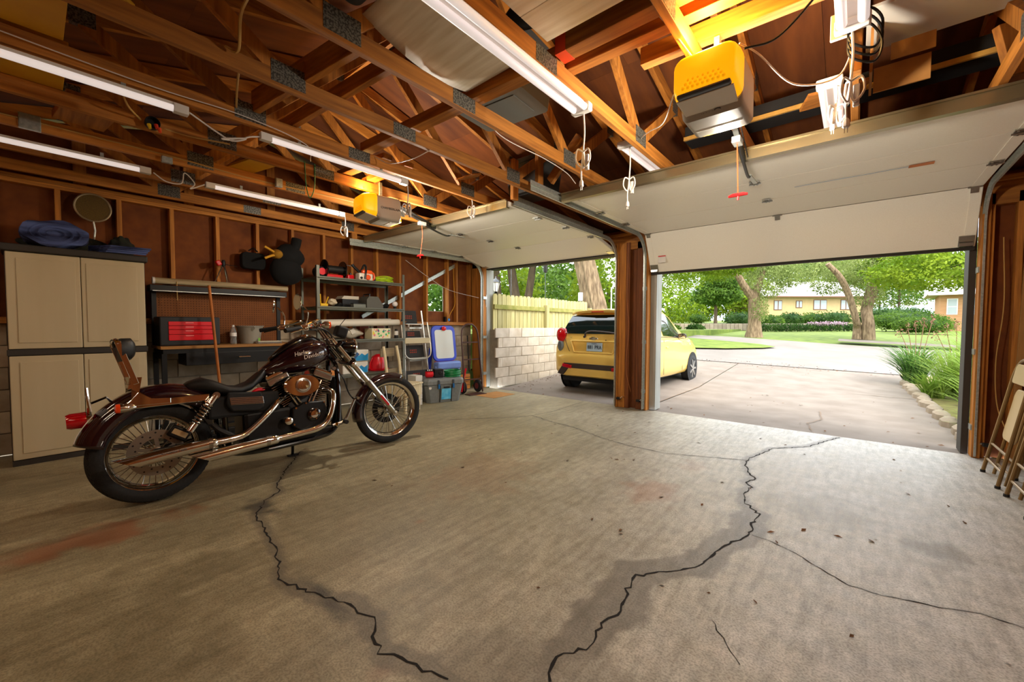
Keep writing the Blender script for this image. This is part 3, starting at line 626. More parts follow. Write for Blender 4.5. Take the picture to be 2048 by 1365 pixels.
# junction boxes on the chords
for lb, p, sz in (('square galvanised junction box on a left chord', (-4.295, .03, 2.545), (.03, .1, .1)), ('small galvanised junction box on the chord above the left tube light', (-4.25, .73, 2.50), (.03, .07, .05)), ('small galvanised box on the chord above the racket', (-4.25, 1.55, 2.54), (.03, .06, .08))):
    t = thing('junction_box', lb, 'junction box', p); B().box((.04, 0, 0), sz).build('box', galv, t, smooth=False, bevel=.004); B().box((.058, 0, 0), (.004, sz[1]*.9, sz[2]*.9)).build('cover', galv, t, smooth=False)
t = thing('junction_box', 'open round junction box with yellow and orange wire nuts', 'junction box', (-3.62, .555, 2.53)); B().lathe([(.04, 0), (.04, .04), (.036, .04), (.036, .004)], (0, 0, 0), (1, 0, 0), 14).build('box', darkm, t)
for c_, q in (((230, 190, 30), (.04, -.02, -.02)), ((220, 80, 40), (.045, .03, -.03)), ((200, 60, 40), (.04, .015, -.01))): B().lathe([(.012, 0), (.008, .03)], q, (.4, .1, -1), 8).build('wire_nut', mat('nut%d' % c_[1], c_, .5), t)
t = thing('wall_outlet', 'cream outlet with black plugs on the post below the double light', 'outlet', (-.085, 2.33, 2.52)); B().box((0, 0, 0), (.075, .02, .11)).build('plate', white, t, smooth=False, bevel=.004); B().lathe([(.03, 0), (.028, .035), (.012, .05)], (.01, -.01, -.02), (0, -1, 0), 12).build('plug', black, t)
t = thing('power_cord', 'black cords coiled around the outlet post below the double light', 'cord', (0, 2.3, 2.47))
for k in range(3):
    B().tube(bez([(-.06, .01, .03-.02*k), (.0, -.02, .06-.03*k), (.05, .0, -.04*k), (.03, .02, -.09-.03*k), (-.05, .0, -.05-.03*k), (-.06, .01, .03-.02*k)], 30), .005, 6).build('loop', black, t)
hanger('vertical wooden post carrying the outlet', -.03, 2.36, 2.30, 2.62, .045)

# ================================================================ THINGS STORED ON THE TRUSSES
oakv = mat('pale_wood_vinyl', (246, 236, 212), .5, col2=(222, 206, 174), nscale=26, axis='x', stretch=14, detail=8, contrast=.4)
bm = B(); rows = []
for i in range(13):
    u = i/12
    rows.append([(-1.84+.50*v-.02*u, 1.06+.70*u+.02*v, 2.60+.16*(2*v-1)**2*0+.20*(1-v)*.0+.22*(u-.62)**2+.03*v) for v in [k/8 for k in range(9)]])
vs = [p for r in rows for p in r]; fs = [(i*9+k, i*9+k+1, i*9+k+10, i*9+k+9) for i in range(12) for k in range(8)]
o = bm.add(vs, fs).build('vinyl_sheet', oakv, None); sm = o.modifiers.new('t', 'SOLIDIFY'); sm.thickness = .004; tag(o, 'sagging pale wood-look vinyl sheet lying across the chords', 'vinyl sheet')
t = thing('vinyl_planks', 'flat pale wood-look planks stored above the chords', 'planks', (-1.22, .85, 2.62))
for k in range(4): B().mm(0, .62, .215*k, .215*k+.212, 0, .006).build('plank', oakv, t, smooth=False, bevel=.002)
t = thing('black_bag', 'black bag lying above the planks beside the runner boards', 'bag', (-.95, 1.62, 2.74)); B().sph((0, 0, 0), (.5, .11, .08), 18, 10).build('bag', blackm, t); B().box((.25, -.1, -.05), (.05, .06, .09)).build('buckle', darkm, t, smooth=False, bevel=.006)
totec = mat('grey_tote', (104, 104, 98), .4); totel = mat('tote_lid', (58, 58, 56), .45)
def tote(label, loc, rz, sx, sy, h, m=totec):
    t = thing('storage_tote', label, 'tote', loc, rz)
    def rrct(a, b, z, r=.04): return [(sx_*(a-r)+r*math.cos(t_), sy_*(b-r)+r*math.sin(t_), z) for sx_, sy_, t0 in ((1, 1, 0), (-1, 1, PI/2), (-1, -1, PI), (1, -1, 1.5*PI)) for t_ in [t0+PI/2*k/4 for k in range(5)]]
    B().loft([rrct(sx*.44, sy*.44, 0), rrct(sx*.5, sy*.5, h)]).build('body', m, t); B().loft([rrct(sx*.53, sy*.53, h), rrct(sx*.53, sy*.53, h+.04), rrct(sx*.5, sy*.5, h+.05)]).build('lid', totel, t)
    B().box((0, -sy*.47, h*.6), (.12, .03, .04)).build('handle', totel, t, smooth=False, bevel=.006); B().mm(-sx*.3, sx*.3, -sy*.3, sy*.3, -.006, .0).build('base_rib', m, t, smooth=False, bevel=.003)
    return t
tote('grey plastic tote on the chords behind the sagging vinyl', (-1.92, 2.16, 2.69), rad(4), .62, .42, .3)
tote('dark tote resting on the chords beside the vinyl sheet', (-1.6, .85, 2.68), rad(0), .5, .4, .3, totel)
tote('dark tote stored above the far door', (-2.7, 3.55, 2.6), 0, .5, .4, .3, totel)
def board(label, p0, p1, wd, h, m=wood_x, up=(0, 0, 1), name='board', cat='board'):
    p0 = Vector(p0); o = B().beam((0, 0, 0), Vector(p1)-p0, wd, h, up).build(name, m, None, smooth=False, bevel=.003); o.location = p0; return tag(o, label, cat)
t = thing('runner_board', 'runner board with a red painted end lying across the chords', 'board', (-1.22, 1.80, 2.64)); B().mm(0, 1.9, -.019, .07, -.045, .045).build('plank', wood_x, t, smooth=False, bevel=.003); B().mm(-.002, .06, -.021, .072, -.047, .047).build('painted_end', mat('orange_paint', (220, 70, 24), .6), t, smooth=False)
board('runner board crossing the chords in front of the grey tote', (-3.1, 1.80, 2.635), (-1.24, 1.86, 2.635), .089, .07)
board('long runner board under the red-ended one', (-1.28, 1.95, 2.635), (.9, 2.0, 2.635), .07, .09)
board('short board with a broken end beside the near opener', (-.92, 2.17, 2.64), (.55, 2.22, 2.64), .06, .09)
board('wide brace board across the first nail plates', (-3.07, .99, 2.66), (-1.89, 1.13, 2.66), .04, .14)
board('lower brace board across the first nail plates', (-3.6, 1.2, 2.64), (-1.89, 1.32, 2.64), .04, .09)
board('runner board behind the far opener lit orange', (-3.75, 1.93, 2.62), (-3.05, 1.98, 2.62), .09, .04)
board('second runner board above the far opener', (-3.75, 2.18, 2.62), (-3.05, 2.2, 2.62), .09, .04)
ylb = mat('yellow_board', (214, 158, 20), .6, col2=(200, 140, 14), nscale=5, bump=.1)
for lb, a in (('big yellow foam board above the chords at the top left', (-3.02, -2.48, -1.4, .14)), ('yellow foam board above the fourth bay at far left', (-3.66, -3.08, -1.4, .16)), ('yellow foam board further left in the roof', (-2.44, -1.9, -1.4, -.1))):
    o = B().mm(a[0], a[1], a[2], a[3], 2.592, 2.622).build('foam_board', ylb, None, smooth=False, bevel=.003); tag(o, lb, 'foam board')
board('yellow board scrap leaning in the roof beside the big foam board', (-2.5, .17, 2.65), (-2.62, .27, 2.65), .2, .02, ylb)
board('yellow plywood scrap resting on chords above the far tube light', (-4.45, 1.22, 2.6), (-3.7, 1.38, 2.6), .2, .018, ylb)
board('brown osb offcut on the left chords', (-4.15, .25, 2.6), (-3.7, .3, 2.6), .25, .05, wood_x)
cardm = mat('cardboard', (176, 124, 62), .8, col2=(160, 108, 52), nscale=8)
whtm = mat('white_board', (206, 200, 188), .5)
o = B().mm(.0, 1.2, 2.88, 3.32, 2.86, 2.88).build('white_panel', whtm, None, smooth=False, bevel=.003); tag(o, 'white panel board lying on the trusses at the upper right', 'panel')
t = thing('cardboard_box', 'flattened cardboard box standing beside the outlet post', 'box', (.02, 3.0, 2.592)); B().mm(0, .012, 0, .3, 0, .24).build('side', cardm, t, smooth=False); B().mm(.02, .26, .27, .282, 0, .14).build('front_flap', cardm, t, smooth=False); B().mm(.09, .27, .2, .21, .13, .22).build('inner_flap', cardm, t, smooth=False)
t = thing('cardboard_box', 'large cardboard box lying on the white panel', 'box', (.1, 2.7, 2.885)); B().mm(0, .3, 0, .3, 0, .2).build('body', cardm, t, smooth=False, bevel=.003); B().mm(.05, .2, .302, .304, .12, .16).build('print', mat('faded_print', (120, 80, 40), .8), t, smooth=False)
t = thing('cardboard_box', 'brown cardboard box at the top right corner', 'box', (.42, 2.62, 2.885)); B().mm(0, .5, 0, .3, 0, .2).build('body', mat('cardboard_dark', (120, 76, 30), .8), t, smooth=False, bevel=.003); B().mm(.0, .5, .302, .31, 0, .06).build('flap', mat('cardboard_dark'), t, smooth=False)
edge = mat('foam_edge', (190, 146, 66), .8, col2=(160, 116, 50), nscale=12)
board('long yellowish foam edge strip above the wide door', (-1.12, 3.5, 2.73), (.6, 3.47, 2.73), .02, .03, edge)
board('dark underlayment roll above the wide door', (-1.12, 3.62, 2.78), (.9, 3.58, 2.78), .18, .12, blackm)
board('rough wooden offcut hanging down at the upper right', (.56, 3.36, 2.80), (.62, 3.40, 2.54), .04, .1, wood_z)
o = B().prism([(0, 0), (.22, 0), (.22, .12), (.1, .2), (0, .14)], (0, 0, 0), (1, 0, 0), (0, 1, .3), .01).build('plywood_scrap', wood_x, None, smooth=False); o.location = (-3.02, 2.72, 2.62); tag(o, 'five-sided plywood scrap in the roof behind the far opener', 'board')
board('loose plywood offcut on the deck right of the near opener', (-.3, 3.3, 2.66), (.0, 3.4, 2.7), .2, .02, wood_x)
# ================================================================ LEFT SIDE FURNITURE
beige = mat('cabinet_beige', (196, 180, 146), .55, col2=(186, 169, 134), nscale=5, axis='z', bump=.03)
beige_d = mat('cabinet_taupe', (50, 44, 38), .6)
cab = thing('storage_cabinet', 'tall beige plastic storage cabinet with dark frame behind the motorcycle', 'cabinet', (-5.34, .30, 0))
cy0, cy1 = -.43, .435
B().mm(-.40, -.01, cy0, cy1, .0, 1.80).build('body', beige_d, cab, smooth=False, bevel=.006)
B().mm(-.41, .03, cy0-.02, cy1+.02, 1.80, 1.86).build('top', beige_d, cab, smooth=False, bevel=.01)
B().mm(-.02, .012, cy0-.005, cy1+.005, .93, .98).build('middle_band', beige_d, cab, smooth=False, bevel=.004)
B().mm(-.02, .012, cy0, cy1, 0, .045).build('plinth', beige_d, cab, smooth=False)
for z0, z1 in ((.05, .925), (.985, 1.795)):
    for s, (a, b) in enumerate(((cy0+.005, -.002), (.002, cy1-.005))):
        d = B().mm(-.012, .01, a, b, z0, z1).build('door', beige, cab, smooth=False, bevel=.006)
        B().mm(.009, .016, a+(.055 if s == 0 else .03), b-(.03 if s == 0 else .055), z0+.05, z1-.05).build('raised_panel', beige, d, smooth=False, bevel=.005)
# cloths on the cabinet
cl_blue = mat('blue_plaid_cloth', (24, 30, 66), .85, col2=(88, 104, 160), nscale=16, axis='y', detail=5, contrast=.35)
cl_dark = mat('dark_camo_cloth', (16, 16, 15), .9, col2=(44, 48, 36), nscale=14, contrast=.4)
def cloth_blob(name, label, loc, r3, m, seed, amp=.16, nu=40, nv=24, spiral=False):
    rr = np.random.default_rng(seed); ph = rr.random((6, 3))*6.28; fr = rr.uniform(2, 7, (6, 3)); bm = B(); bm.sph((0, 0, 0), 1, nu, nv); vs = []
    for v in bm.v:
        x, y, z = v; q = sum(math.sin(fr[i][0]*x+ph[i][0])*math.sin(fr[i][1]*y+ph[i][1])*math.sin(fr[i][2]*z+ph[i][2]) for i in range(6))
        s = 1+amp*q*.6; zz = max(z*s, -.75); vs.append((x*s*r3[0], y*s*r3[1], (zz+.75)*r3[2]))
    bm.v = vs; o = bm.build(name, m, None, angle=60); o.location = loc; return o
t = thing('rolled_blanket', 'blue plaid blanket rolled on top of the beige cabinet', 'blanket', (-5.46, .16, 1.862))
rg = []; 
for k in range(3):
    r0 = .10-.03*k; pts = [(.19-.004*k+.0*j, -.16+0, 0) for j in range(1)]
for yy, r0 in ((-.16, .12), (-.15, .15), (0, .155), (.13, .15), (.14, .125)):
    rg.append([(math.cos(a)*r0*1.35, yy+.02*math.sin(3*a), .122+math.sin(a)*r0*.75+.012*math.sin(5*a+yy*9)) for a in [2*PI*i/28 for i in range(28)]])
rg2 = [[(y, x, z) for x, y, z in r] for r in rg]
B().loft([[(x, y, z) for x, y, z in r] for r in rg2]).build('roll', cl_blue, t, angle=60)
for k, (rr_, zz) in enumerate(((.11, .115), (.075, .115), (.04, .115))):
    B().tube([(.145, math.cos(a)*rr_*1.35, zz+math.sin(a)*rr_*.75) for a in [2*PI*i/20 for i in range(20)]], .008, 6, closed=True).build('fold', cl_blue, t)
tag(cloth_blob('folded_cloth', 'dark cloth heap behind the blue blanket on the cabinet', (-5.69, .26, 1.862), (.045, .28, .10), cl_dark, 3), None, None); bpy.context.scene.collection.objects[-1] if False else None
bpy.data.objects['folded_cloth']['label'] = 'dark cloth heap behind the blue blanket on the cabinet'; bpy.data.objects['folded_cloth']['category'] = 'cloth'
o = cloth_blob('camo_jacket', 'dark camouflage jacket heaped at the middle of the cabinet top', (-5.57, .60, 1.862), (.07, .09, .11), cl_dark, 9); tag(o, 'dark camouflage jacket heaped on the right of the cabinet top', 'jacket')
fl = thing('folded_blanket', 'thin folded dark blue blanket edge hanging over the cabinet right corner', 'blanket', (-5.37, .57, 1.8625))
for k in range(4): B().tube([(-.15, -.2, .008+.018*k), (.06, -.1+.01*k, .008+.018*k), (.10, .17+.012*k, .008+.018*k)], .009, 8).build('fold', cl_blue, fl)
# racket / round net on the wall
t = thing('landing_net', 'round beige fishing net with wire rim hanging from the wall plate', 'net', (XL+.14, .42, 2.31))
el = [(0, .125*math.cos(a)-.05*math.sin(a)*0, .02+.13*math.sin(a)) for a in [2*PI*i/30 for i in range(30)]]
B().tube(el, .009, 8, closed=True).build('rim', mat('net_rim', (150, 130, 98), .4, .4), t)
B().lathe([(.12, -.001), (.12, .001)], (0, 0, .02), (1, 0, 0), 24, up=(0, 0, 1)).build('mesh', mat('net_mesh', (110, 84, 36), .9, col2=(80, 60, 24), nscale=160), t)
B().tube([(0, 0, -.11), (.0, .01, -.2), (0, .0, -.3)], .008, 8).build('handle', galv, t)

# workbench with pegboard
bench = thing('workbench', 'black steel workbench with wooden top and brown pegboard back', 'workbench', (-5.72, 1.46, 0))
topm = wood('bench_top', (150, 100, 44), (186, 132, 66), 'y'); steelb = mat('bench_steel', (22, 21, 21), .45, .3)
yb0, yb1 = -.64, .64
B().mm(.0, .49, yb0, yb1, .945, .975).build('worktop', topm, bench, smooth=False, bevel=.004)
B().mm(.02, .475, yb0+.02, yb1-.02, .90, .944).build('apron', steelb, bench, smooth=False)
dw = B().mm(.12, .478, -.44, .44, .77, .90).build('drawer', steelb, bench, smooth=False, bevel=.004)
B().tube([(.478, .02, .84), (.495, .025, .84), (.495, .135, .84), (.478, .14, .84)], .005, 6).build('drawer_handle', chrome, dw)
for y in (yb0+.03, yb1-.03):
    for x in (.03, .45): B().mm(x-.02, x+.02, y-.02, y+.02, 0, .9).build('leg', steelb, bench, smooth=False)
    B().mm(-.02, .02, y-.02, y+.02, .975, 1.62).build('back_post', steelb, bench, smooth=False)
    B().box((.26, y, .87), (.3, .03, .05)).build('gusset', steelb, bench, smooth=False)
B().mm(.05, .43, yb0+.04, yb1-.04, .10, .12).build('lower_shelf', steelb, bench, smooth=False)
pegm = mat('pegboard', (112, 62, 22), .8, col2=(130, 76, 30), nscale=5)
pg = B().mm(-.006, .0, yb0+.05, yb1-.05, .98, 1.54).build('pegboard', pegm, bench, smooth=False)
ph = B()
for i in range(46):
    for j in range(20):
        y = yb0+.07+i*.0252; z = 1.0+j*.0268
        ph.add([(.0008, y-.0035, z-.0035), (.0008, y+.0035, z-.0035), (.0008, y+.0035, z+.0035), (.0008, y-.0035, z+.0035)], [(0, 1, 2, 3)])
tag(ph.build('peg_holes', mat('hole_dark', (34, 18, 8), .9), pg, smooth=False), kind='stuff')
B().mm(-.02, .16, yb0-.02, yb1+.02, 1.545, 1.61).build('canopy', steelb, bench, smooth=False, bevel=.004)
B().mm(.155, .165, yb0, yb1, 1.545, 1.552).build('canopy_lip', galv, bench, smooth=False)
sh = thing('roller_blind', 'weathered rolled window blind lying along the pegboard canopy', 'blind', (-5.60, 1.50, 1.655))
blm = mat('old_blind', (186, 168, 130), .7, col2=(130, 104, 66), nscale=30, axis='y')
B().tube([(0, -.66, 0), (0, .64, 0)], .033, 14).build('roll', blm, sh); B().lathe([(.036, 0), (.036, .02)], (0, -.675, 0), (0, 1, 0), 14).build('end_cap', white, sh)
B().tube([(.036, -.48, .0), (.037, -.48, -.2)], .004, 5).build('pull_chain', cream, sh)
# tool box
tb = thing('tool_chest', 'black tool chest with four red drawers on the workbench', 'tool chest', (-5.62, 1.085, .976))
B().mm(0, .29, -.255, .255, 0, .30).build('case', mat('tool_case', (24, 25, 27), .5), tb, smooth=False, bevel=.012)
for k, (z0, z1) in enumerate(((.055, .115), (.118, .165), (.168, .205), (.208, .25))):
    d = B().mm(.28, .298, -.185, .195, z0, z1).build('drawer', redp, tb, smooth=False, bevel=.004)
    B().mm(.298, .304, -.05, .02, z1-.018, z1-.006).build('handle', mat('pink_handle', (236, 120, 120), .3), d, smooth=False, bevel=.002)
# bottle, bucket, small case
bt = thing('water_bottle', 'clear plastic water bottle with a white label on the bench', 'bottle', (-5.36, 1.47, .976))
clearp = mat('clear_plastic', (230, 236, 236), .08, trans=.85, ior=1.2); B().lathe([(.026, 0), (.032, .005), (.031, .05), (.028, .06), (.032, .07), (.032, .13), (.03, .15), (.014, .19), (.012, .2)], n=16).build('body', clearp, bt); B().lathe([(.0325, .09), (.0325, .13)], n=16, caps=False).build('label', white, bt); B().lathe([(.013, .198), (.013, .215)], n=12).build('cap', white, bt)
bk = thing('bucket', 'translucent grey plastic bucket on the bench', 'bucket', (-5.46, 1.665, .976))
bkm = mat('grey_bucket', (146, 140, 126), .45); B().lathe([(.098, 0), (.125, .17), (.14, .2), (.146, .2), (.146, .207), (.136, .207), (.115, .17), (.09, .006)], n=28).build('shell', bkm, bk); B().lathe([(.0, .0)]+[(.09, .006)], n=20, caps=False).build('bottom', bkm, bk)
B().tube([(.148, .0, .19), (.16, 0, .2), (.165, -.0, .19), (.14, 0, .165)], .006, 6).build('spout', bkm, bk); B().box((.117, .06, .04), (.004, .02, .05)).build('sticker', mat('green_sticker', (110, 170, 50), .5), bk, smooth=False)
sc = thing('parts_case', 'flat clear parts case beside the bucket', 'case', (-5.295, 1.80, .976)); B().mm(-.06, .06, -.12, .13, 0, .018).build('base', clearp, sc, smooth=False, bevel=.004); B().mm(-.06, .06, -.12, .13, .019, .03).build('lid', mat('case_lid', (196, 184, 160), .4), sc, smooth=False, bevel=.004)
# broom handle leaning
t = thing('broom', 'orange wooden broom handle leaning on the workbench', 'broom', (-4.98, 1.27, 0))
hp = wood('broom_wood', (170, 92, 30), (206, 124, 52), 'z'); B().tube([(.0, .0, .12), (-.14, -.07, 1.6)], .013, 10).build('handle', hp, t); B().box((.0, .0, .1), (.06, .26, .05)).build('head', black, t, smooth=False, bevel=.01); B().box((.0, .0, .038), (.05, .25, .075)).build('bristles', blackm, t, smooth=False)
t = thing('red_hose', 'red curved hose lying on the lower bench shelf', 'hose', (-5.45, 1.75, .12)); B().tube([(0, -.14*math.cos(a), .28*math.sin(a)+.02) for a in [PI*i/14 for i in range(15)]], .022, 10).build('tube', redp, t)
B().lathe([(.15, 0), (.16, .03), (.1, .06)], (0, 0, 0), n=20).build('base', black, t)
# tripod on the canopy
t = thing('camera_tripod', 'small silver tripod with red cap standing on the blind', 'tripod', (-5.66, 1.47, 1.69))
for a in range(3):
    q = (.05*math.cos(a*2.1+.5), .085*math.sin(a*2.1+.5)); B().tube([(q[0], q[1], 0), (q[0]*.1, q[1]*.1, .20)], [.004, .007], 6).build('leg', steel, t)
B().lathe([(.012, .18), (.02, .2), (.02, .24), (.012, .26)], n=10).build('head', black, t); B().box((.0, -.05, .22), (.05, .05, .06), Matrix.Rotation(.5, 3, 'X')).build('cap', red, t, smooth=False, bevel=.01); B().tube([(0, .02, .21), (0, .14, .20)], .004, 6).build('pan_handle', black, t)
def rrect0(w_, h_, r): return [(sx*(w_-r)+r*math.cos(t_), sz*(h_-r)+r*math.sin(t_)) for sx, sz, t0 in ((1, 1, 0), (-1, 1, PI/2), (-1, -1, PI), (1, -1, 1.5*PI)) for t_ in [t0+PI/2*k/5 for k in range(6)]]
# dark bundle on the upper shelf end
dk = mat('black_fabric', (9, 9, 9), .95); t = thing('black_bundle', 'dark lumpy bundle with yellow straps at the left end of the top shelf', 'bundle', (-5.56, 2.12, 1.70))
def lump(c, r3, seed, amp=.1):
    rr = np.random.default_rng(seed); ph = rr.random(3)*6; bm = B(); bm.sph((0, 0, 0), 1, 20, 12); vs = []
    for x, y, z in bm.v:
        s = 1+amp*math.sin(3*x+ph[0])*math.sin(3*y+ph[1])*math.sin(4*z+ph[2]); vs.append((c[0]+x*s*r3[0], c[1]+y*s*r3[1], c[2]+z*s*r3[2]))
    bm.v = vs; return bm
lump((0, 0, .19), (.14, .19, .19), 1).build('body', dk, t); lump((0, .03, .36), (.13, .18, .16), 2).build('upper_roll', dk, t); B().tube(bez([(.03, .02, .40), (.03, .09, .48), (.03, .12, .60)], 8), .06, 12).build('rolled_mat', dk, t); lump((.04, -.13, .37), (.10, .07, .06), 5).build('side_fold', mat('mustard_fabric', (150, 104, 18), .9), t)
for s in (-1, 1): B().tube(bez([(.08, -.12, .36), (.1, -.2, .37+.03*s), (.1, -.28, .37+.07*s)], 8), [.02]*7+[.008] if False else .014, 8).build('strap', mat('mustard_strap', (196, 140, 30), .8), t)
t = thing('padded_case', 'rounded black padded case hanging on the wall left of the dark bundle', 'case', (XL+.09, 1.79, 1.98)); B().prism(rrect0(.13, .10, .05), (0, 0, 0), (0, 1, 0), (0, 0, 1), .1).build('case', dk, t, bevel=.01); B().tube([(.06, -.05, .12), (.08, 0, .16), (.06, .05, .12)], .008, 6).build('handle', dk, t)

# steel shelving unit
su = thing('shelving_unit', 'grey steel shelving unit with four shelves left of the small window', 'shelving unit', (-5.42, 2.98, 0))
shm = mat('shelf_steel', (102, 102, 90), .45, .5); px, py = .22, .65
for x in (-px, px):
    for y in (-py, py):
        p = B(); p.mm(x-.018, x+.018, y-.002 if y > 0 else y-.002, y+.002, 0, 1.95); p.mm(x-.002+(.018 if x > 0 else -.018), x+.002+(.018 if x > 0 else -.018), y-(.036 if y > 0 else 0), y+(0 if y > 0 else .036), 0, 1.95); p.build('post', shm, su, smooth=False)
for z in (.53, 1.0, 1.435, 1.815):
    s = B().mm(-px-.01, px+.01, -py+.005, py-.005, z-.008, z-.002).build('shelf', shm, su, smooth=False)
    for x in (-px-.012, px+.012):
        b = B(); b.mm(x-.006, x+.006, -py+.004, py-.004, z-.04, z+.004); b.build('shelf_beam', shm, s, smooth=False, bevel=.002)
    for x in (-px-.019, px+.019): B().tube([(x, -py+.01, z-.018), (x, py-.01, z-.018)], .008, 6).build('beam_rib', shm, s)
def put(name, label, cat, y, z, x=-5.42, rz=0): return thing(name, label, cat, (x, y, z-.0015), rz)
Z4, Z3, Z2, Z1 = 1.815, 1.437, 1.0, .532
# top shelf
t = put('cord_reel', 'black cord reel with side crank on the top shelf', 'reel', 2.60, Z4+.0)
for y in (-.12, .13): B().lathe([(.115, 0), (.12, .006), (.12, .012), (.115, .018)], (.1, y, .12), (0, 1, 0), 28).build('flange', blackg, t)
B().lathe([(.05, 0), (.05, .25)], (.1, -.12, .12), (0, 1, 0), 18).build('hub', darkm, t); B().tube([(.1, .14, .12), (.1, .18, .16), (.1, .2, .2), (.1, .27, .19)], .008, 8).build('crank', steel, t); B().mm(.04, .16, -.1, .12, 0, .05).build('base', red, t, smooth=False, bevel=.01)
t = put('red_lantern', 'dark flashlight with a red lens at the left of the top shelf', 'flashlight', 2.44, Z4, -5.40); B().lathe([(.07, 0), (.07, .1), (.05, .13)], (0, 0, .075), (1, 0, 0), 18).build('body', blackm, t); B().lathe([(.045, 0), (.045, .006)], (.13, 0, .075), (1, 0, 0), 18).build('lens', redp, t)
t = put('fuel_can', 'small red plastic can behind the reel crank', 'can', 2.93, Z4, -5.5); B().mm(-.06, .06, -.05, .05, 0, .09).build('body', redp, t, smooth=False, bevel=.014); B().lathe([(.015, .09), (.015, .12)], (0, .02, 0), n=10).build('cap', black, t)
t = put('chainsaw', 'orange and white chainsaw on the top shelf', 'chainsaw', 3.06, Z4, -5.40, 0)
stw = mat('saw_white', (226, 214, 196), .4); sto = mat('saw_orange', (232, 84, 24), .35)
B().mm(.02, .14, -.11, .10, .01, .11).build('engine_housing', stw, t, smooth=False, bevel=.018); B().mm(.02, .14, -.06, .1, .10, .16).build('top_cover', sto, t, smooth=False, bevel=.025); B().lathe([(.04, 0), (.036, .012)], (.14, .02, .055), (1, 0, 0), 18).build('starter_cover', sto, t); B().lathe([(.018, 0), (.016, .012)], (.14, -.08, .04), (1, 0, 0), 14).build('fuel_cap', black, t)
B().tube(bez([(.08, -.06, .12), (.10, -.02, .22), (.12, .0, .20), (.15, -.02, .1), (.15, -.03, .03)], 20), .014, 8).build('front_handle', black, t); B().tube(bez([(.08, -.07, .12), (.08, -.16, .19), (.08, -.18, .22)], 8), .02, 8).build('hand_guard', black, t); B().tube(bez([(.08, .08, .14), (.08, .14, .12), (.08, .15, .05), (.08, .1, .02)], 14), .014, 8).build('rear_handle', sto, t); B().mm(.05, .056, .1, .19, .02, .075).build('guide_bar', darkm, t, smooth=False, bevel=.002)
t = put('cord_coil', 'lime green extension cord coiled on the top shelf', 'cord', 3.405, Z4, -5.41)
lime = mat('lime_cord', (176, 206, 30), .5)
for k in range(9):
    rr_ = .16-.006*(k % 3); B().tube([((rr_-.03)*math.cos(a), rr_*math.sin(a), .008+.009*k+.012*math.sin(2*a+k)+.008) for a in [2*PI*i/28 for i in range(28)]], .006, 6, closed=True).build('loop', lime, t)
# second shelf
t = put('glue_set', 'yellow tool with two upright handles and plastic bag', 'tool', 2.45, Z3, -5.28); yl = mat('yellow_plastic', (226, 176, 20), .4); B().mm(-.04, .04, -.05, .05, 0, .04).build('base', yl, t, smooth=False, bevel=.008); B().tube([(0, -.03, .03), (0, -.035, .16)], .007, 6).build('handle', yl, t); B().tube([(0, .03, .03), (0, .07, .13)], .007, 6).build('handle', yl, t); lump((0, .12, .065), (.05, .06, .045), 4, .3).build('plastic_bag', mat('bag_plastic', (196, 180, 150), .4), t)
t = put('cable_bundle', 'tangle of black cables on the second shelf', 'cables', 2.72, Z3, -5.33)
for k in range(4): B().tube(bez([(0, -.12+.01*k, .01+.008*k), (.05, -.04, .02+.01*k), (-.04, .04, .015+.01*k), (.03, .13, .012+.008*k)], 16), .008, 6).build('cable', black, t)
t = put('battery_case', 'grey battery case on the second shelf', 'case', 2.93, Z3, -5.27); B().mm(-.05, .05, -.09, .09, 0, .05).build('body', greym, t, smooth=False, bevel=.006); B().mm(-.045, .045, -.085, .085, .05, .06).build('lid', darkm, t, smooth=False)
t = put('newspaper_box', 'dark box topped with papers on the second shelf', 'box', 2.89, Z3, -5.48); B().mm(-.09, .09, -.12, .12, 0, .12).build('body', black, t, smooth=False, bevel=.004)
for k in range(4): B().mm(-.1, .09, -.13+.01*k, .12, .121+.011*k, .131+.011*k).build('paper', mat('paper', (206, 196, 176), .8), t, smooth=False)
t = put('battery_charger', 'grey battery charger with a sloping red and black panel', 'charger', 3.18, Z3, -5.38); chm = mat('charger_grey', (84, 80, 70), .5)
B().prism([(-.12, 0), (.14, 0), (.14, .05), (.06, .17), (-.08, .17), (-.12, .12)], (-.12, .0, 0), (0, 1, 0), (0, 0, 1), .24).build('case', chm, t, smooth=False, bevel=.006); M_ = Matrix.Rotation(0, 3, 'X'); B().prism([(0, 0), (.14, 0), (.14, .11), (0, .11)], (-.05, .146, .055), (1, 0, 0), Vector((0, -.55, .83)), .004).build('panel', redp, t, smooth=False); B().tube([(-.08, -.06, .17), (-.08, -.05, .2), (.08, -.05, .2), (.08, -.06, .17)], .009, 6).build('handle', black, t)
t = put('light_bulb_lamp', 'small white globe lamp at the right end of the second shelf', 'lamp', 3.52, Z3, -5.27); B().lathe([(.02, 0), (.02, .03), (.03, .04)], n=12).build('base', darkm, t); B().sph((0, 0, .075), .042, 14, 10).build('globe', white, t)
t = put('work_gloves', 'pair of dark work gloves heaped on the second shelf', 'gloves', 3.40, Z3, -5.38); lump((0, 0, .04), (.05, .05, .03), 8, .2).build('glove', dk, t); lump((.02, .03, .05), (.045, .04, .035), 9, .2).build('glove', dk, t)
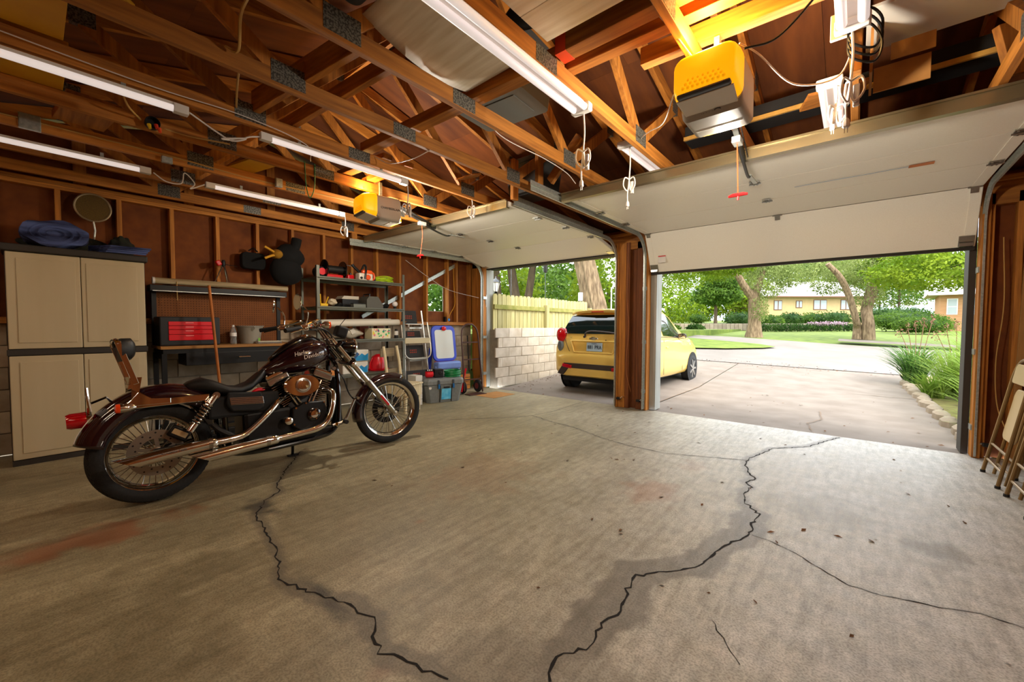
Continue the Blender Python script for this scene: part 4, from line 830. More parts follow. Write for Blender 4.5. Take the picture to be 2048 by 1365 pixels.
# third shelf
pap = mat('paper_roll', (206, 198, 180), .6)
for k, (lb, x, z, r_, y0, y1) in enumerate((('large white paper roll on the third shelf', -5.26, Z2+.19, .045, 2.36, 3.57), ('thinner white paper roll behind the large one', -5.36, Z2+.215, .03, 2.4, 3.5))):
    o = B().tube([(0, y0-2.98, 0), (0, y1-2.98, .03)], r_, 16).build('paper_roll', pap, None); o.location = (x, 2.98, z+.02); tag(o, lb, 'paper roll')
t = put('plastic_bag', 'clear plastic bag with paper parcels on the third shelf', 'bag', 2.90, Z2, -5.42); lump((0, 0, .085), (.1, .16, .07), 6, .2).build('bag', mat('bag_film', (190, 180, 160), .3), t); B().box((.07, -.02, .11), (.06, .07, .07), Matrix.Rotation(.5, 3, 'X')).build('parcel', pap, t, smooth=False, bevel=.004)
t = put('flower_box', 'cream box printed with green, pink and yellow flowers', 'box', 3.26, Z2, -5.32); B().mm(-.1, .1, -.15, .15, 0, .15).build('body', mat('cream_box', (226, 216, 176), .6), t, smooth=False, bevel=.004)
fr_ = random.Random(5); fcols = [(40, 160, 110), (220, 110, 130), (226, 196, 60), (120, 60, 140), (90, 180, 90), (230, 130, 120), (30, 140, 100)]
for k in range(22):
    yy, zz, rr_ = fr_.uniform(-.13, .13), fr_.uniform(.02, .135), fr_.uniform(.012, .026); fm = mat('flower%d' % (k % 7), fcols[k % 7], .6); b = B(); vs = [(.1012+.0001*k, yy, zz)]+[(.1012+.0001*k, yy+rr_*(1 if i % 2 else .62)*math.cos(2*PI*i/12), zz+rr_*(1 if i % 2 else .62)*math.sin(2*PI*i/12)) for i in range(12)]; b.add(vs, [(0, 1+i, 1+(i+1) % 12) for i in range(12)]); b.build('flower', fm, t, smooth=False); 
for k, (lb, y, c_, w_, h_) in enumerate((('orange and yellow tin at the back of the third shelf', 2.95, (214, 120, 24), .05, .19), ('brown toy brick box at the back of the third shelf', 3.15, (150, 70, 40), .14, .26), ('dark brown small crate at the back of the third shelf', 3.42, (120, 64, 40), .12, .25))):
    t = put('small_box', lb, 'box', y, Z2, -5.55); B().mm(-.05, .05, -w_/2, w_/2, 0, h_).build('body', mat('smallbox%d' % k, c_, .6), t, smooth=False, bevel=.004); B().mm(-.052, .052, -w_/2-.002, w_/2+.002, h_, h_+.012).build('lid', mat('smallbox%d' % k), t, smooth=False)
t = put('spray_can', 'dark bottle with light label at the right end of the third shelf', 'can', 3.54, Z2+0, -5.27); B().lathe([(.03, 0), (.03, .1), (.02, .12), (.02, .14)], n=14).build('body', darkm, t); B().lathe([(.0305, .05), (.0305, .11)], n=14, caps=False).build('label', white, t)
# bottom shelf
for k, (y, z, lb) in enumerate(((2.86, Z1, 'white and blue water case at the bottom of the pair'), (2.87, Z1+.165, 'white and blue water case on top of the pair'))):
    t = put('water_case', lb, 'case', y, z, -5.33); B().mm(-.12, .12, -.19, .18, 0, .16).build('body', mat('shrink_wrap', (216, 210, 196), .3), t, smooth=False, bevel=.012)
    B().prism([(-.02, .01), (.17, .01), (.17, .11), (.12, .08), (.075, .11), (.03, .08), (-.02, .11)], (.121, 0, 0), (0, 1, 0), (0, 0, 1), .002).build('blue_print', mat('case_blue', (24, 134, 190), .4), t, smooth=False)
    B().prism([(0, .04), (.06, .10), (0, .15), (-.06, .10)], (.1215, -.02, 0), (0, 1, 0), (0, 0, 1), .002).build('diamond_logo', mat('case_navy', (20, 70, 120), .4), t, smooth=False)
t = put('red_helmet', 'red hard hat style bowl behind the small chair', 'helmet', 3.32, Z1, -5.41); B().lathe([(.15, 0), (.155, .02), (.13, .03), (.125, .12), (.09, .2), (.03, .235), (.0, .238)], n=26).build('shell', redp, t); B().tube([(.0, .14*math.cos(a), .03+.2*math.sin(a)) for a in [PI*i/12 for i in range(13)]], .01, 6).build('rib', redp, t)
t = put('orange_carton', 'small orange carton at the left of the bottom shelf', 'box', 2.52, Z1, -5.28); B().mm(-.05, .05, -.06, .06, 0, .07).build('body', mat('orange_carton', (206, 130, 60), .6), t, smooth=False, bevel=.003); B().mm(-.052, .052, -.02, .02, .07, .072).build('tape', pap, t, smooth=False)

# step ladder leaning
lad = thing('step_ladder', 'folded aluminium step ladder with dark treads beside the shelving', 'ladder', (-5.47, 4.10, 0), rad(-3)); alu = mat('aluminium', (206, 200, 186), .3, .7); tread = mat('tread_dark', (40, 38, 36), .8, col2=(58, 54, 50), nscale=140)
LT = lambda y, z, x=0: (x-.12*z, y, z)
for s in (-1, 1): B().tube([LT(s*.25, .03), LT(s*.20, .75), LT(s*.165, 1.44)], .014, 8).build('side_rail', alu, lad)
B().tube(bez([LT(-.26, 1.2, .04), LT(-.25, .8, .05), LT(-.18, .66, .06), LT(.0, .64, .06), LT(.2, .66, .06), LT(.27, .8, .05), LT(.24, 1.25, .04)], 30), .011, 8).build('safety_hoop', alu, lad)
logo_r = mat('faded_red_logo', (150, 62, 44), .8)
for z0, z1, w_ in ((1.22, 1.44, .16), (.99, 1.10, .19), (.66, .86, .21), (.30, .45, .23)):
    tr_ = B(); tr_.prism([(-w_, z0), (w_, z0), (w_-.015, z1), (-w_+.015, z1)], (.02-.12*(z0+z1)/2, 0, 0), (0, 1, 0), (-.12, 0, 1), .012); tp_ = tr_.build('tread', tread, lad, smooth=False, bevel=.002)
    lg = B()
    for r_ in range(2):
        for c_ in range(4): lg.box((.036-.12*(z0+z1)/2-.12*((z0+z1)/2+.02-.035*r_), -.06+.035*c_, (z0+z1)/2+.02-.035*r_), (.002, .024, .022))
    lg.build('logo', logo_r, tp_, smooth=False)
    B().beam(LT(-w_, z0-.005, .03), LT(w_, z0-.005, .03), .02, .012).build('tread_edge', alu, tp_, smooth=False)
B().mm(-.06, -.02, -.24, .24, .90, .985).build('wooden_crossbar', mat('pale_wood', (206, 190, 150), .6), lad, smooth=False, bevel=.004); B().mm(-.12, -.08, -.26, -.22, 0, .03).build('foot', rubber, lad, smooth=False); B().mm(-.01, .03, .22, .27, 0, .03).build('foot', rubber, lad, smooth=False)
l2 = thing('step_ladder', 'second folded ladder standing behind the dark-tread ladder', 'ladder', (-5.70, 4.22, 0), 0)
for s in (-1, 1): B().tube([(0.0, s*.15, 0), (-.03, s*.13, 1.22)], .014, 8).build('side_rail', alu, l2)
for z in (.3, .6, .9, 1.15): B().beam((-.01, -.14, z), (-.01, .14, z), .04, .02).build('rung', alu, l2, smooth=False)
# blue easel
ez = thing('kids_easel', 'blue plastic childrens easel with white board and red knob', 'easel', (-5.50, 4.66, 0), rad(-4)); blu = mat('easel_blue', (44, 66, 190), .4); ebl = mat('easel_lightblue', (120, 146, 212), .45)
def rrect(w_, h_, r): return [(sx*(w_-r)+r*math.cos(t_), sz*(h_-r)+r*math.sin(t_)) for sx, sz, t0 in ((1, 1, 0), (-1, 1, PI/2), (-1, -1, PI), (1, -1, 1.5*PI)) for t_ in [t0+PI/2*k/5 for k in range(6)]]
tl = Vector((-.14, 0, 1)).normalized()
B().prism(rrect(.25, .31, .1), (-.02, 0, .88), (0, 1, 0), tl, .035).build('frame', blu, ez, bevel=.008); B().prism(rrect(.19, .25, .05), (.016, 0, .87), (0, 1, 0), tl, .004).build('whiteboard', mat('whiteboard', (214, 214, 202), .35), ez, smooth=False)
B().sph((.0, 0, 1.14), (.025, .05, .04), 12, 8).build('clip', redp, ez); B().mm(.02, .17, -.24, .26, .44, .57).build('tray', ebl, ez, smooth=False, bevel=.03); B().mm(.0, .03, -.2, .2, .55, .575).build('red_ledge', redp, ez, smooth=False)
for s in (-1, 1): B().beam((.1, s*.22, .5), (.14, s*.24, 0.0), .06, .05).build('leg', ebl, ez, smooth=False, bevel=.01); B().beam((-.1, s*.2, .8), (-.2, s*.22, 0.01), .05, .04).build('leg', blu, ez, smooth=False)
B().tube([(.22, -.08+.09*math.cos(a)*0, .5) for a in (0, 1)], .001, 4) if False else None
# hand truck
ht = thing('hand_truck', 'brown tubular hand truck with black wheels by the left jamb', 'hand truck', (-5.12, 4.98, 0), rad(-10)); brn = mat('brown_paint', (74, 44, 34), .45, .2)
B().tube(bez([(.04, -.19, .06), (-.02, -.18, .6), (-.08, -.17, 1.05), (-.1, -.1, 1.19), (-.1, 0, 1.22), (-.1, .1, 1.19), (-.08, .17, 1.05), (-.02, .18, .6), (.05, .19, .02)], 40), .014, 8).build('frame', brn, ht)
for z in (.25, .6, .9): B().beam((.02-.1*z, -.18, z), (.02-.1*z, .18, z), .02, .02).build('crossbar', brn, ht, smooth=False)
for s in (-1, 1): wv = B().lathe([(.06, -.025), (.105, -.022), (.115, 0), (.105, .022), (.06, .025)], (-.06, s*.16, .117), (0, 1, 0), 24).build('wheel', rubber, ht); B().lathe([(.03, -.03), (.055, -.028), (.055, .028), (.03, .03)], (-.06, s*.16, .117), (0, 1, 0), 16).build('hub', mat('hub_red', (120, 40, 30), .5), wv)
B().mm(.02, .2, -.17, .17, .004, .012).build('toe_plate', brn, ht, smooth=False); B().beam((.03, -.24, .05), (-.02, -.12, .45), .02, .02).build('red_bar', redp, ht, smooth=False)
# cooler with things on it
ck = thing('cooler', 'grey hard cooler with blue latches and a blue sticker on the floor', 'cooler', (-5.03, 4.18, 0), rad(-18)); cgm = mat('cooler_grey', (122, 124, 120), .5, col2=(110, 112, 108), nscale=30)
def crect(a, b, z, ch=.05): return [(a-ch, -b, z), (a, -b+ch, z), (a, b-ch, z), (a-ch, b, z), (-a+ch, b, z), (-a, b-ch, z), (-a, -b+ch, z), (-a+ch, -b, z)]
B().loft([crect(.18, .27, .0), crect(.215, .32, .28)]).build('body', cgm, ck, smooth=False, bevel=.006); B().loft([crect(.225, .33, .284), crect(.225, .33, .34), crect(.21, .31, .375)]).build('lid', cgm, ck, smooth=False, bevel=.006)
for y in (-.11, .13):
    B().box((.225, y, .29), (.03, .035, .13)).build('latch', mat('latch_grey', (60, 64, 66), .5), ck, smooth=False, bevel=.008); B().box((.243, y, .26), (.012, .028, .07)).build('latch_grip', mat('latch_blue', (24, 100, 160), .4), ck, smooth=False, bevel=.004)
for y in (-.08, .11): B().beam((.187, y, .01), (.216, y, .27), .008, .02, up=(1, 0, 0)).build('strap', black, ck, smooth=False)
B().prism([(-.065, 0), (.09, 0), (.09, .17), (-.065, .17)], (.192, .01, .05), (0, 1, 0), Vector((.13, 0, 1)), .004).build('sticker', mat('sticker_blue', (36, 156, 208), .4, col2=(120, 206, 232), nscale=18), ck, smooth=False)
B().lathe([(.022, 0), (.022, .012), (.012, .012)], (.2, -.24, .24), (1, 0, 0), 14).build('drain_ring', white, ck); B().box((.226, .02, .24), (.006, .10, .02)).build('name_plate', darkm, ck, smooth=False)
cz = .378
t = thing('speaker_box', 'black square speaker box on the cooler', 'speaker', (-5.03, 4.14, cz), rad(-25)); B().mm(-.07, .07, -.07, .07, 0, .13).build('cabinet', black, t, smooth=False, bevel=.006); B().lathe([(.03, 0), (.02, .008)], (.07, .02, .07), (1, 0, 0), 16).build('cone', darkm, t)
t = thing('red_compressor', 'small red air pump beside the speaker box on the cooler', 'pump', (-5.06, 3.99, cz), rad(-25)); B().lathe([(.04, -.06), (.055, -.04), (.055, .04), (.04, .06)], (0, 0, .056), (0, 1, 0), 16).build('tank', redp, t); B().mm(-.03, .04, -.05, .05, .10, .13).build('motor', darkm, t, smooth=False, bevel=.006); 
for y in (-.03, 0, .03): B().box((.035, y, .122), (.012, .016, .02)).build('knob', white, t, smooth=False)
t = thing('hose_coil', 'green garden hose coiled on the cooler', 'hose', (-4.96, 4.38, cz), 0)
gh = mat('hose_green', (16, 124, 60), .35)
for k in range(7):
    rr_ = .13-.012*(k % 2); B().tube([(rr_*math.cos(a), rr_*math.sin(a), .011+.013*k+.006*math.sin(a+k)) for a in [2*PI*i/28 for i in range(28)]], .0095, 8, closed=True).build('loop', gh, t)
# small wooden chair
wc = thing('wooden_chair', 'small worn pale wooden chair between the shelving and the motorcycle', 'chair', (-4.80, 3.34, 0), rad(18)); pw = wood('worn_pale_wood', (196, 176, 134), (222, 206, 168), 'z', objrand=.06)
# local: +x front
for s in (-1, 1):
    B().tube([(-.16, s*.15, 0), (-.155, s*.15, .38), (-.19, s*.145, .70), (-.23, s*.14, .90)], [.018, .02, .02, .019], 10).build('back_post', pw, wc)
    B().loft([[(.14+a, s*.15+b, z) for a, b in ((-q, -q), (q, -q), (q, q), (-q, q))] for z, q in ((0, .014), (.2, .02), (.37, .024))]).build('front_leg', pw, wc)
    B().prism([(-.16, .2), (.17, .25), (.17, .37), (-.16, .37)], (0, s*.165, 0), (1, 0, 0), (0, 0, 1), .018).build('side_panel', pw, wc, smooth=False)
for k in range(4): B().mm(-.17, .20, -.175+.09*k, -.175+.09*k+.086, .375, .395).build('seat_slat', pw, wc, smooth=False, bevel=.004)
B().mm(.17, .185, -.16, .16, .22, .37).build('front_panel', pw, wc, smooth=False)
for z, h in ((.84, .12), (.56, .11)): B().box((-.17-.12*(z-.38)/.5*1.0+.0, 0, z-.03), (.02, .29, h)).build('back_rail', wood('worn_grey_wood', (104, 88, 62), (140, 122, 90), 'y'), wc, smooth=False, bevel=.006)
# carton stack under ladder, floor bits
t = thing('paper_stack', 'stack of white cartons on the floor behind the chair', 'cartons', (-5.05, 3.715, 0))
for k in range(5): B().mm(-.1, .1, -.06+.004*(k % 2), .06, .09*k, .09*k+.086).build('carton', mat('carton_white', (206, 200, 186), .6), t, smooth=False, bevel=.004)
t = thing('cardboard_sheet', 'flat cardboard sheet on the floor by the hand truck', 'cardboard', (-4.80, 5.12, 0)); B().mm(-.15, .3, -.25, .3, .0015, .0035).build('sheet', cardm, t, smooth=False)
t = thing('small_crate', 'small dark wooden crate by the left jamb', 'crate', (-5.62, 5.17, 0)); 
for k in range(4): B().mm(.1, .115, -.13, .13, .02+.07*k, .08+.07*k).build('slat', wood_y, t, smooth=False); 
B().mm(-.12, .1, -.13, .13, 0, .29).build('core', mat('crate_core', (90, 70, 56), .8), t, smooth=False)
t = thing('garden_tool', 'green handled garden spade leaning in the left corner', 'spade', (-5.66, 5.46, 0)); B().tube([(-.04, 0, .3), (-.12, .03, 1.0)], .014, 8).build('handle', black, t); B().prism([(-.09, .3), (-.09, .06), (0, 0), (.09, .06), (.09, .3), (0, .34)], (.0, 0, .0), (0, 1, 0), Vector((-.14, 0, 1)), .006).build('blade', mat('spade_green', (60, 84, 30), .5), t, smooth=False)

# ================================================================ RIGHT SIDE: folding chairs
tan = mat('tan_metal', (134, 106, 66), .35, .55); tanp = mat('tan_panel', (196, 170, 124), .4, .2)
def folding_chair(label, loc, rz):
    t = thing('folding_chair', label, 'chair', loc, rz, group='folded metal chairs')
    tx = lambda z, o=0: .03+.165*z+o    # lean towards the wall (+x)
    B().tube(bez([(tx(0), .23, .012), (tx(.5), .215, .5), (tx(.82), .20, .82), (tx(.93), .12, .93), (tx(.95), 0, .95), (tx(.93), -.12, .93), (tx(.82), -.20, .82), (tx(.5), -.215, .5), (tx(0), -.23, .012)], 48), .0125, 8).build('front_frame', tan, t)
    B().tube(bez([(tx(.0, .05), .17, .012), (tx(.3, .05), .17, .3), (tx(.62, .05), .17, .62), (tx(.68, .05), .1, .68), (tx(.68, .05), -.1, .68), (tx(.62, .05), -.17, .62), (tx(.3, .05), -.17, .3), (tx(.0, .05), -.17, .012)], 40), .011, 8).build('rear_frame', tan, t)
    for z, o, w_ in ((.12, .0, .225), (.25, .0, .22), (.10, .05, .17), (.2, .05, .17)): B().tube([(tx(z, o), -w_, z), (tx(z, o), w_, z)], .009, 8).build('stretcher', tan, t)
    B().prism(rrect(.155, .2, .06), (tx(.52, .022), 0, .52), (0, 1, 0), Vector((.165, 0, 1)), .02).build('seat', tanp, t, bevel=.006)
    B().prism(rrect(.17, .075, .03), (tx(.84, -.01), 0, .84), (0, 1, 0), Vector((.165, 0, 1)), .012).build('backrest', tanp, t, bevel=.004)
    for s in (-1, 1):
        B().lathe([(.016, 0), (.016, .02)], (tx(0), s*.23, 0), (0, 0, 1), 8).build('foot_cap', rubber, t)
    return t
folding_chair('tan folded metal chair leaning on the right wall, nearer the door', (.81, 4.84, 0), 0)
folding_chair('tan folded metal chair leaning on the right wall, nearer the camera', (.82, 4.20, 0), 0)
folding_chair('tan folded metal chair standing behind the other two against the right wall studs', (.96, 4.72, 0), 0)
board('pale loose batten leaning in the corner behind the folding chairs', (1.08, 5.52, .01), (1.12, 5.55, 1.95), .04, .03, wood('batten', (140, 96, 46), (170, 122, 64), 'z'), up=(0, 1, 0))
cord('white cable running down the right jamb stud', [(.98, 5.58, 2.0), (1.0, 5.58, 1.4), (.97, 5.58, .9), (.99, 5.58, .5), (1.05, 5.5, .25)], .004, cream)
for lb, x in (('small black photo-eye sensor at the base of the right track', .93), ('small black photo-eye sensor on the left track of the wide door', -2.33), ('small black photo-eye sensor on the pillar facing the car', -2.63)):
    t = thing('door_sensor', lb, 'sensor', (x, 5.53, .14)); B().box((0, 0, 0), (.05, .04, .035)).build('housing', black, t, smooth=False, bevel=.006); B().box((.0, .035, 0), (.07, .05, .006)).build('bracket', galv, t, smooth=False); B().tube([(.02, .0, .0), (.05, .03, .03), (.07, .05, .01)], .004, 5).build('wire', chrome, t)
t = thing('thermometer', 'white slide bolt plate on the grey left jamb', 'latch', (-5.47, 5.695, 1.55)); B().mm(-.015, .015, -.01, .0, 0, .24).build('plate', white, t, smooth=False, bevel=.003); B().lathe([(.008, 0), (.008, .1)], (0, -.015, .06), (0, 0, 1), 8).build('bolt', steel, t)
# ================================================================ MOTORCYCLE
LEAN = rad(6); cL, sL = math.cos(LEAN), math.sin(LEAN)
bmw = Matrix(((cL, 0, -sL, -3.60), (0, 1, 0, .52), (sL, 0, cL, 0), (0, 0, 0, 1)))
bike = thing('motorcycle', 'dark maroon cruiser motorcycle with chrome engine leaning on its stand', 'motorcycle', mw=bmw)
paint = mat('maroon_paint', (34, 9, 16), .14, coat=1.0); engb = mat('engine_black', (17, 16, 16), .4, .3); alum = mat('polished_alu', (176, 170, 160), .2, 1); redl = mat('red_lens', (190, 10, 22), .12, coat=.8); amb = mat('amber_lens', (236, 70, 22), .15, coat=.6); leather = mat('black_leather', (20, 19, 19), .5, bump=.08, nscale=120)
FC = Vector((0, 1.82, .345)); HP = Vector((0, 1.24, 1.0)); SAX = Vector((0, -.60, .80)).normalized(); STEER = Matrix.Translation(HP) @ Matrix.Rotation(rad(-9), 4, SAX) @ Matrix.Translation(-HP)
def st(b): b.v = [tuple(STEER @ Vector(p)) for p in b.v]; return b
def wheel(nm, c, R_, tw, rimr, steer, disc_r, disc_x, nsp, discm):
    f = st if steer else (lambda b: b); c = Vector(c)
    def tor(prof, n=56):
        b = B(); b.lathe(prof, c, (1, 0, 0), n, up=(0, 0, 1), caps=False); return f(b)
    h = tw/2; sw = R_-rimr
    prof = [(rimr, -h*.75), (rimr+sw*.25, -h*.98), (rimr+sw*.55, -h), (R_-sw*.18, -h*.82), (R_-.012, -h*.5), (R_, 0), (R_-.012, h*.5), (R_-sw*.18, h*.82), (rimr+sw*.55, h), (rimr+sw*.25, h*.98), (rimr, h*.75)]
    ty = tor(prof, 72).build(nm, rubber, bike)
    tr_ = B()
    for k in range(60):
        a = 2*PI*k/60
        for s in (-1, 1):
            p = c+Vector((s*h*.52, math.cos(a)*(R_-.010), math.sin(a)*(R_-.010))); q = c+Vector((s*h*.86, math.cos(a+.06)*(R_-sw*.24), math.sin(a+.06)*(R_-sw*.24))); tr_.beam(p, q, .006, .004, up=(s, math.cos(a), math.sin(a)))
    tag(f(tr_).build('tread_grooves', blackm, ty, smooth=False), kind='stuff')
    tor([(rimr+.004, -h*.8), (rimr-.004, -h*.72), (rimr-.02, -h*.45), (rimr-.03, 0), (rimr-.02, h*.45), (rimr-.004, h*.72), (rimr+.004, h*.8), (rimr+.01, h*.7), (rimr+.01, -h*.7), (rimr+.004, -h*.8)]).build('rim', chrome, ty)
    sp = B()
    for k in range(nsp):
        a = 2*PI*k/nsp; s = 1 if k % 2 else -1; dl = .32*(1 if (k//2) % 2 else -1)
        sp.tube([c+Vector((s*.035, math.cos(a+dl)*.04, math.sin(a+dl)*.04)), c+Vector((s*.008, math.cos(a)*(rimr-.022), math.sin(a)*(rimr-.022)))], .0028, 5)
    tag(f(sp).build('spokes', steel, ty), kind='stuff')
    tor([(.012, -h*.9-.02), (.035, -h*.9-.015), (.045, -.04), (.028, -.03), (.028, .03), (.045, .04), (.035, h*.9+.015), (.012, h*.9+.02)], 20).build('hub', alum, ty)
    if disc_r:
        d = B(); d.lathe([(disc_r*.62, -.003), (disc_r, -.003), (disc_r, .003), (disc_r*.62, .003), (disc_r*.62, -.003)], c+Vector((disc_x, 0, 0)), (1, 0, 0), 40, up=(0, 0, 1), caps=False)
        for k in range(5): a = 2*PI*k/5; d.beam(c+Vector((disc_x, math.cos(a)*.03, math.sin(a)*.03)), c+Vector((disc_x, math.cos(a+.3)*disc_r*.66, math.sin(a+.3)*disc_r*.66)), .022, .005, up=(1, 0, 0))
        dd = f(d).build('brake_disc', discm, ty)
        hl = B()
        for k in range(24):
            a = 2*PI*k/24; rr_ = disc_r*(.72 if k % 2 else .88); hl.lathe([(.006, -.0042), (.006, .0042)], c+Vector((disc_x, math.cos(a)*rr_, math.sin(a)*rr_)), (1, 0, 0), 6, up=(0, 0, 1))
        f(hl).build('disc_holes', black, ty, smooth=False)
    return ty
discg = mat('disc_steel', (150, 140, 126), .35, .8)
wheel('rear_wheel', (0, 0, .333), .333, .15, .243, False, .15, .075, 40, discg)
wheel('front_wheel', FC, .345, .10, .268, True, .15, -.055, 40, darkm)
# rear fender
def sweep(path, half, drop, n=13, th=0, flat=False):
    P = [Vector((0, a, b)) for a, b in path]; rings = []
    for i, p in enumerate(P):
        a = P[max(i-1, 0)]; b = P[min(i+1, len(P)-1)]; d = (b-a).normalized(); nrm = Vector((0, -d.z, d.y)); hw = half[i] if isinstance(half, list) else half; dp = drop[i] if isinstance(drop, list) else drop
        ring = []
        for k in range(n):
            t_ = PI*k/(n-1); ring.append(p+Vector((math.cos(t_)*hw, 0, 0))-nrm*(1-math.sin(t_)**.55)*dp*1.0)
        rings.append(ring)
    return rings
fp = bez([(0, -.375, .45), (0, -.345, .53), (0, -.262, .645), (0, -.13, .745), (0, .02, .785), (0, .19, .765), (0, .33, .69), (0, .40, .58)], 35); fp = [(p.y, p.z) for p in fp]
b = B().loft(sweep(fp, .105, .13, 15), caps=False, closed=False); rf = b.build('rear_fender', paint, bike, angle=60); sm_ = rf.modifiers.new('t', 'SOLIDIFY'); sm_.thickness = .004; sm_.offset = 0
for k in range(3): B().tube([Vector((.06+.016*k, p[0], p[1]+0))+Vector((.0, -.004, .004)) for p in fp[1:10]], .0012, 4).build('pinstripe', white, rf)
# front fender
ffp = [(FC.y+math.cos(a)*.37, FC.z+math.sin(a)*.37) for a in [rad(192)-rad(125)*k/20 for k in range(21)]]
b = st(B().loft(sweep(ffp[::1], .062, .07, 13), caps=False, closed=False))
b.v = b.v
ff = b.build('front_fender', paint, bike, angle=60); sm_ = ff.modifiers.new('t', 'SOLIDIFY'); sm_.thickness = .004; sm_.offset = 0
# fork
fk = None
for s in (-1, 1):
    x = s*.105; a0, a1, a2, a3 = Vector((x, 1.235, 1.085)), Vector((x, 1.41, .855)), Vector((x, 1.56, .665)), Vector((x, 1.835, .315))
    t_ = st(B().tube([a0, a2], .021, 14)).build('fork_tube', chrome, bike); st(B().tube([a1, a1.lerp(a2, .99)], .025, 14)).build('fork_cover', chrome, t_)
    st(B().lathe([(.03, 0), (.033, .01), (.033, .03), (.03, .04)], a1, a2-a1, 14)).build('clamp', chrome, t_)
    st(B().tube([a2, a2.lerp(a3, .08), a2.lerp(a3, .9), a3], [.029, .031, .028, .022], 14)).build('fork_slider', alum, t_)
    st(B().box(a2.lerp(a3, .58)+Vector((s*.029, 0, 0)), (.003, .022, .13), Matrix.Rotation(rad(38), 3, 'X'))).build('reflector', redl, t_)
    st(B().lathe([(.028, -.012), (.028, .012)], a3, (1, 0, 0), 14)).build('axle_clamp', chrome, t_)
st(B().tube([FC+Vector((-.13, 0, 0)), FC+Vector((.13, 0, 0))], .011, 10)).build('front_axle', chrome, bike)
st(B().box((0, 1.30, 1.03), (.27, .07, .035), Matrix.Rotation(rad(37), 3, 'X'))).build('upper_triple_clamp', blackg, bike, bevel=.01)
st(B().box((0, 1.41, .86), (.27, .08, .04), Matrix.Rotation(rad(37), 3, 'X'))).build('lower_triple_clamp', blackg, bike, bevel=.01)
# headlight, pod, signals
hl = st(B().lathe([(.03, -.12), (.07, -.09), (.088, -.03), (.09, .02)], (0, 1.44, .985), (0, 1, -.05), 26)).build('headlight', blackg, bike)
st(B().lathe([(.09, .015), (.094, .025), (.09, .035)], (0, 1.44, .985), (0, 1, -.05), 26, caps=False)).build('headlight_ring', chrome, hl)
st(B().lathe([(.09, .022), (.06, .035), (.0, .042)], (0, 1.44, .985), (0, 1, -.05), 24)).build('headlight_glass', mat('headlamp_glass', (210, 214, 210), .05, .6), hl)
st(B().box((.075, 1.33, 1.14), (.11, .10, .10), Matrix.Rotation(rad(-18), 3, 'X'))).build('instrument_pod', blackm, bike, bevel=.02, seg=3)
st(B().tube([(.1, 1.31, 1.19), (.12, 1.36, 1.26)], .003, 5)).build('antenna', black, bike)
# handlebar
hb = st(B().tube(bez([(-.43, .80, 1.16), (-.36, .92, 1.18), (-.25, 1.08, 1.24), (-.12, 1.14, 1.22), (0, 1.15, 1.19), (.12, 1.14, 1.22), (.25, 1.08, 1.24), (.36, .92, 1.18), (.43, .80, 1.16)], 48), .0127, 10)).build('handlebar', chrome, bike)
for s in (-1, 1):
    st(B().tube([(s*.045, 1.25, 1.05), (s*.045, 1.15, 1.20)], .017, 12)).build('riser', chrome, hb)
    st(B().tube([(s*.365, .91, 1.178), (s*.44, .785, 1.157)], [.019, .018], 12)).build('grip', rubber, hb)
    st(B().box((s*.345, .945, 1.18), (.05, .06, .05))).build('switch_housing', chrome, hb, bevel=.008)
    st(B().tube(bez([(s*.34, 1.0, 1.19), (s*.40, .93, 1.17), (s*.45, .82, 1.14)], 8), .006, 6)).build('lever', chrome, hb)
    st(B().tube(bez([(s*.33, .96, 1.2), (s*.37, .97, 1.30), (s*.38, .92, 1.37)], 10), .006, 6)).build('mirror_stem', chrome, hb)
    st(B().lathe([(.02, -.015), (.05, -.008), (.055, 0), (.052, .004)], (s*.385, .89, 1.385), (.25*s, -1, .1), 20, sx=1.25)).build('mirror', chrome, hb)
    st(B().lathe([(.012, -.03), (.032, 0), (.033, .03)], (s*.26, 1.13, 1.20), (0, 1, 0), 16)).build('signal_housing', chrome, hb); st(B().lathe([(.032, .03), (.03, .045), (.015, .052)], (s*.26, 1.13, 1.20), (0, 1, 0), 16)).build('signal_lens', amb, hb)
for k, (x, a, c_) in enumerate(((.2, (.18, 1.0, 1.2), (.07, 1.3, .95)), (-.2, (-.25, 1.02, 1.2), (-.06, 1.3, .95)), (.1, (.3, .98, 1.16), (.06, 1.2, .9)))): st(B().tube(bez([a, (x*.7, 1.2, 1.14), c_], 12), .006, 6)).build('control_cable', black, hb)
# tank
def ell_loft(secs, n=22, pw=.85):
    rings = []
    for y, zb_, zt, hw, sk in secs:
        r_ = []
        for k in range(n):
            t_ = 2*PI*k/n; c_, s_ = math.cos(t_), math.sin(t_); r_.append((math.copysign(abs(c_)**pw, c_)*hw, y+sk*s_, (zt+zb_)/2+math.copysign(abs(s_)**pw, s_)*(zt-zb_)/2))
        rings.append(r_)
    return rings
tk = B().loft(ell_loft([(.655, .79, .825, .02, 0), (.70, .78, .865, .06, 0), (.78, .775, .93, .10, 0), (.88, .775, 1.005, .135, 0), (.98, .785, 1.055, .155, 0), (1.08, .81, 1.075, .155, 0), (1.16, .845, 1.06, .13, 0), (1.215, .88, 1.02, .085, 0), (1.235, .91, .98, .03, 0)])).build('fuel_tank', paint, bike, angle=60)
B().loft(ell_loft([(.74, .9, .93, .02, 0), (.85, .97, 1.03, .05, 0), (.98, 1.03, 1.10, .06, 0), (1.08, 1.05, 1.11, .055, 0), (1.16, 1.03, 1.08, .03, 0)])).build('console', blackg, tk, angle=60)
B().lathe([(.04, 0), (.04, .01), (.03, .018)], (.0, 1.03, 1.10), (0, -.1, 1), 18).build('fuel_cap', chrome, tk)
tx_m = mat('tank_lettering', (206, 190, 176), .3, .4)
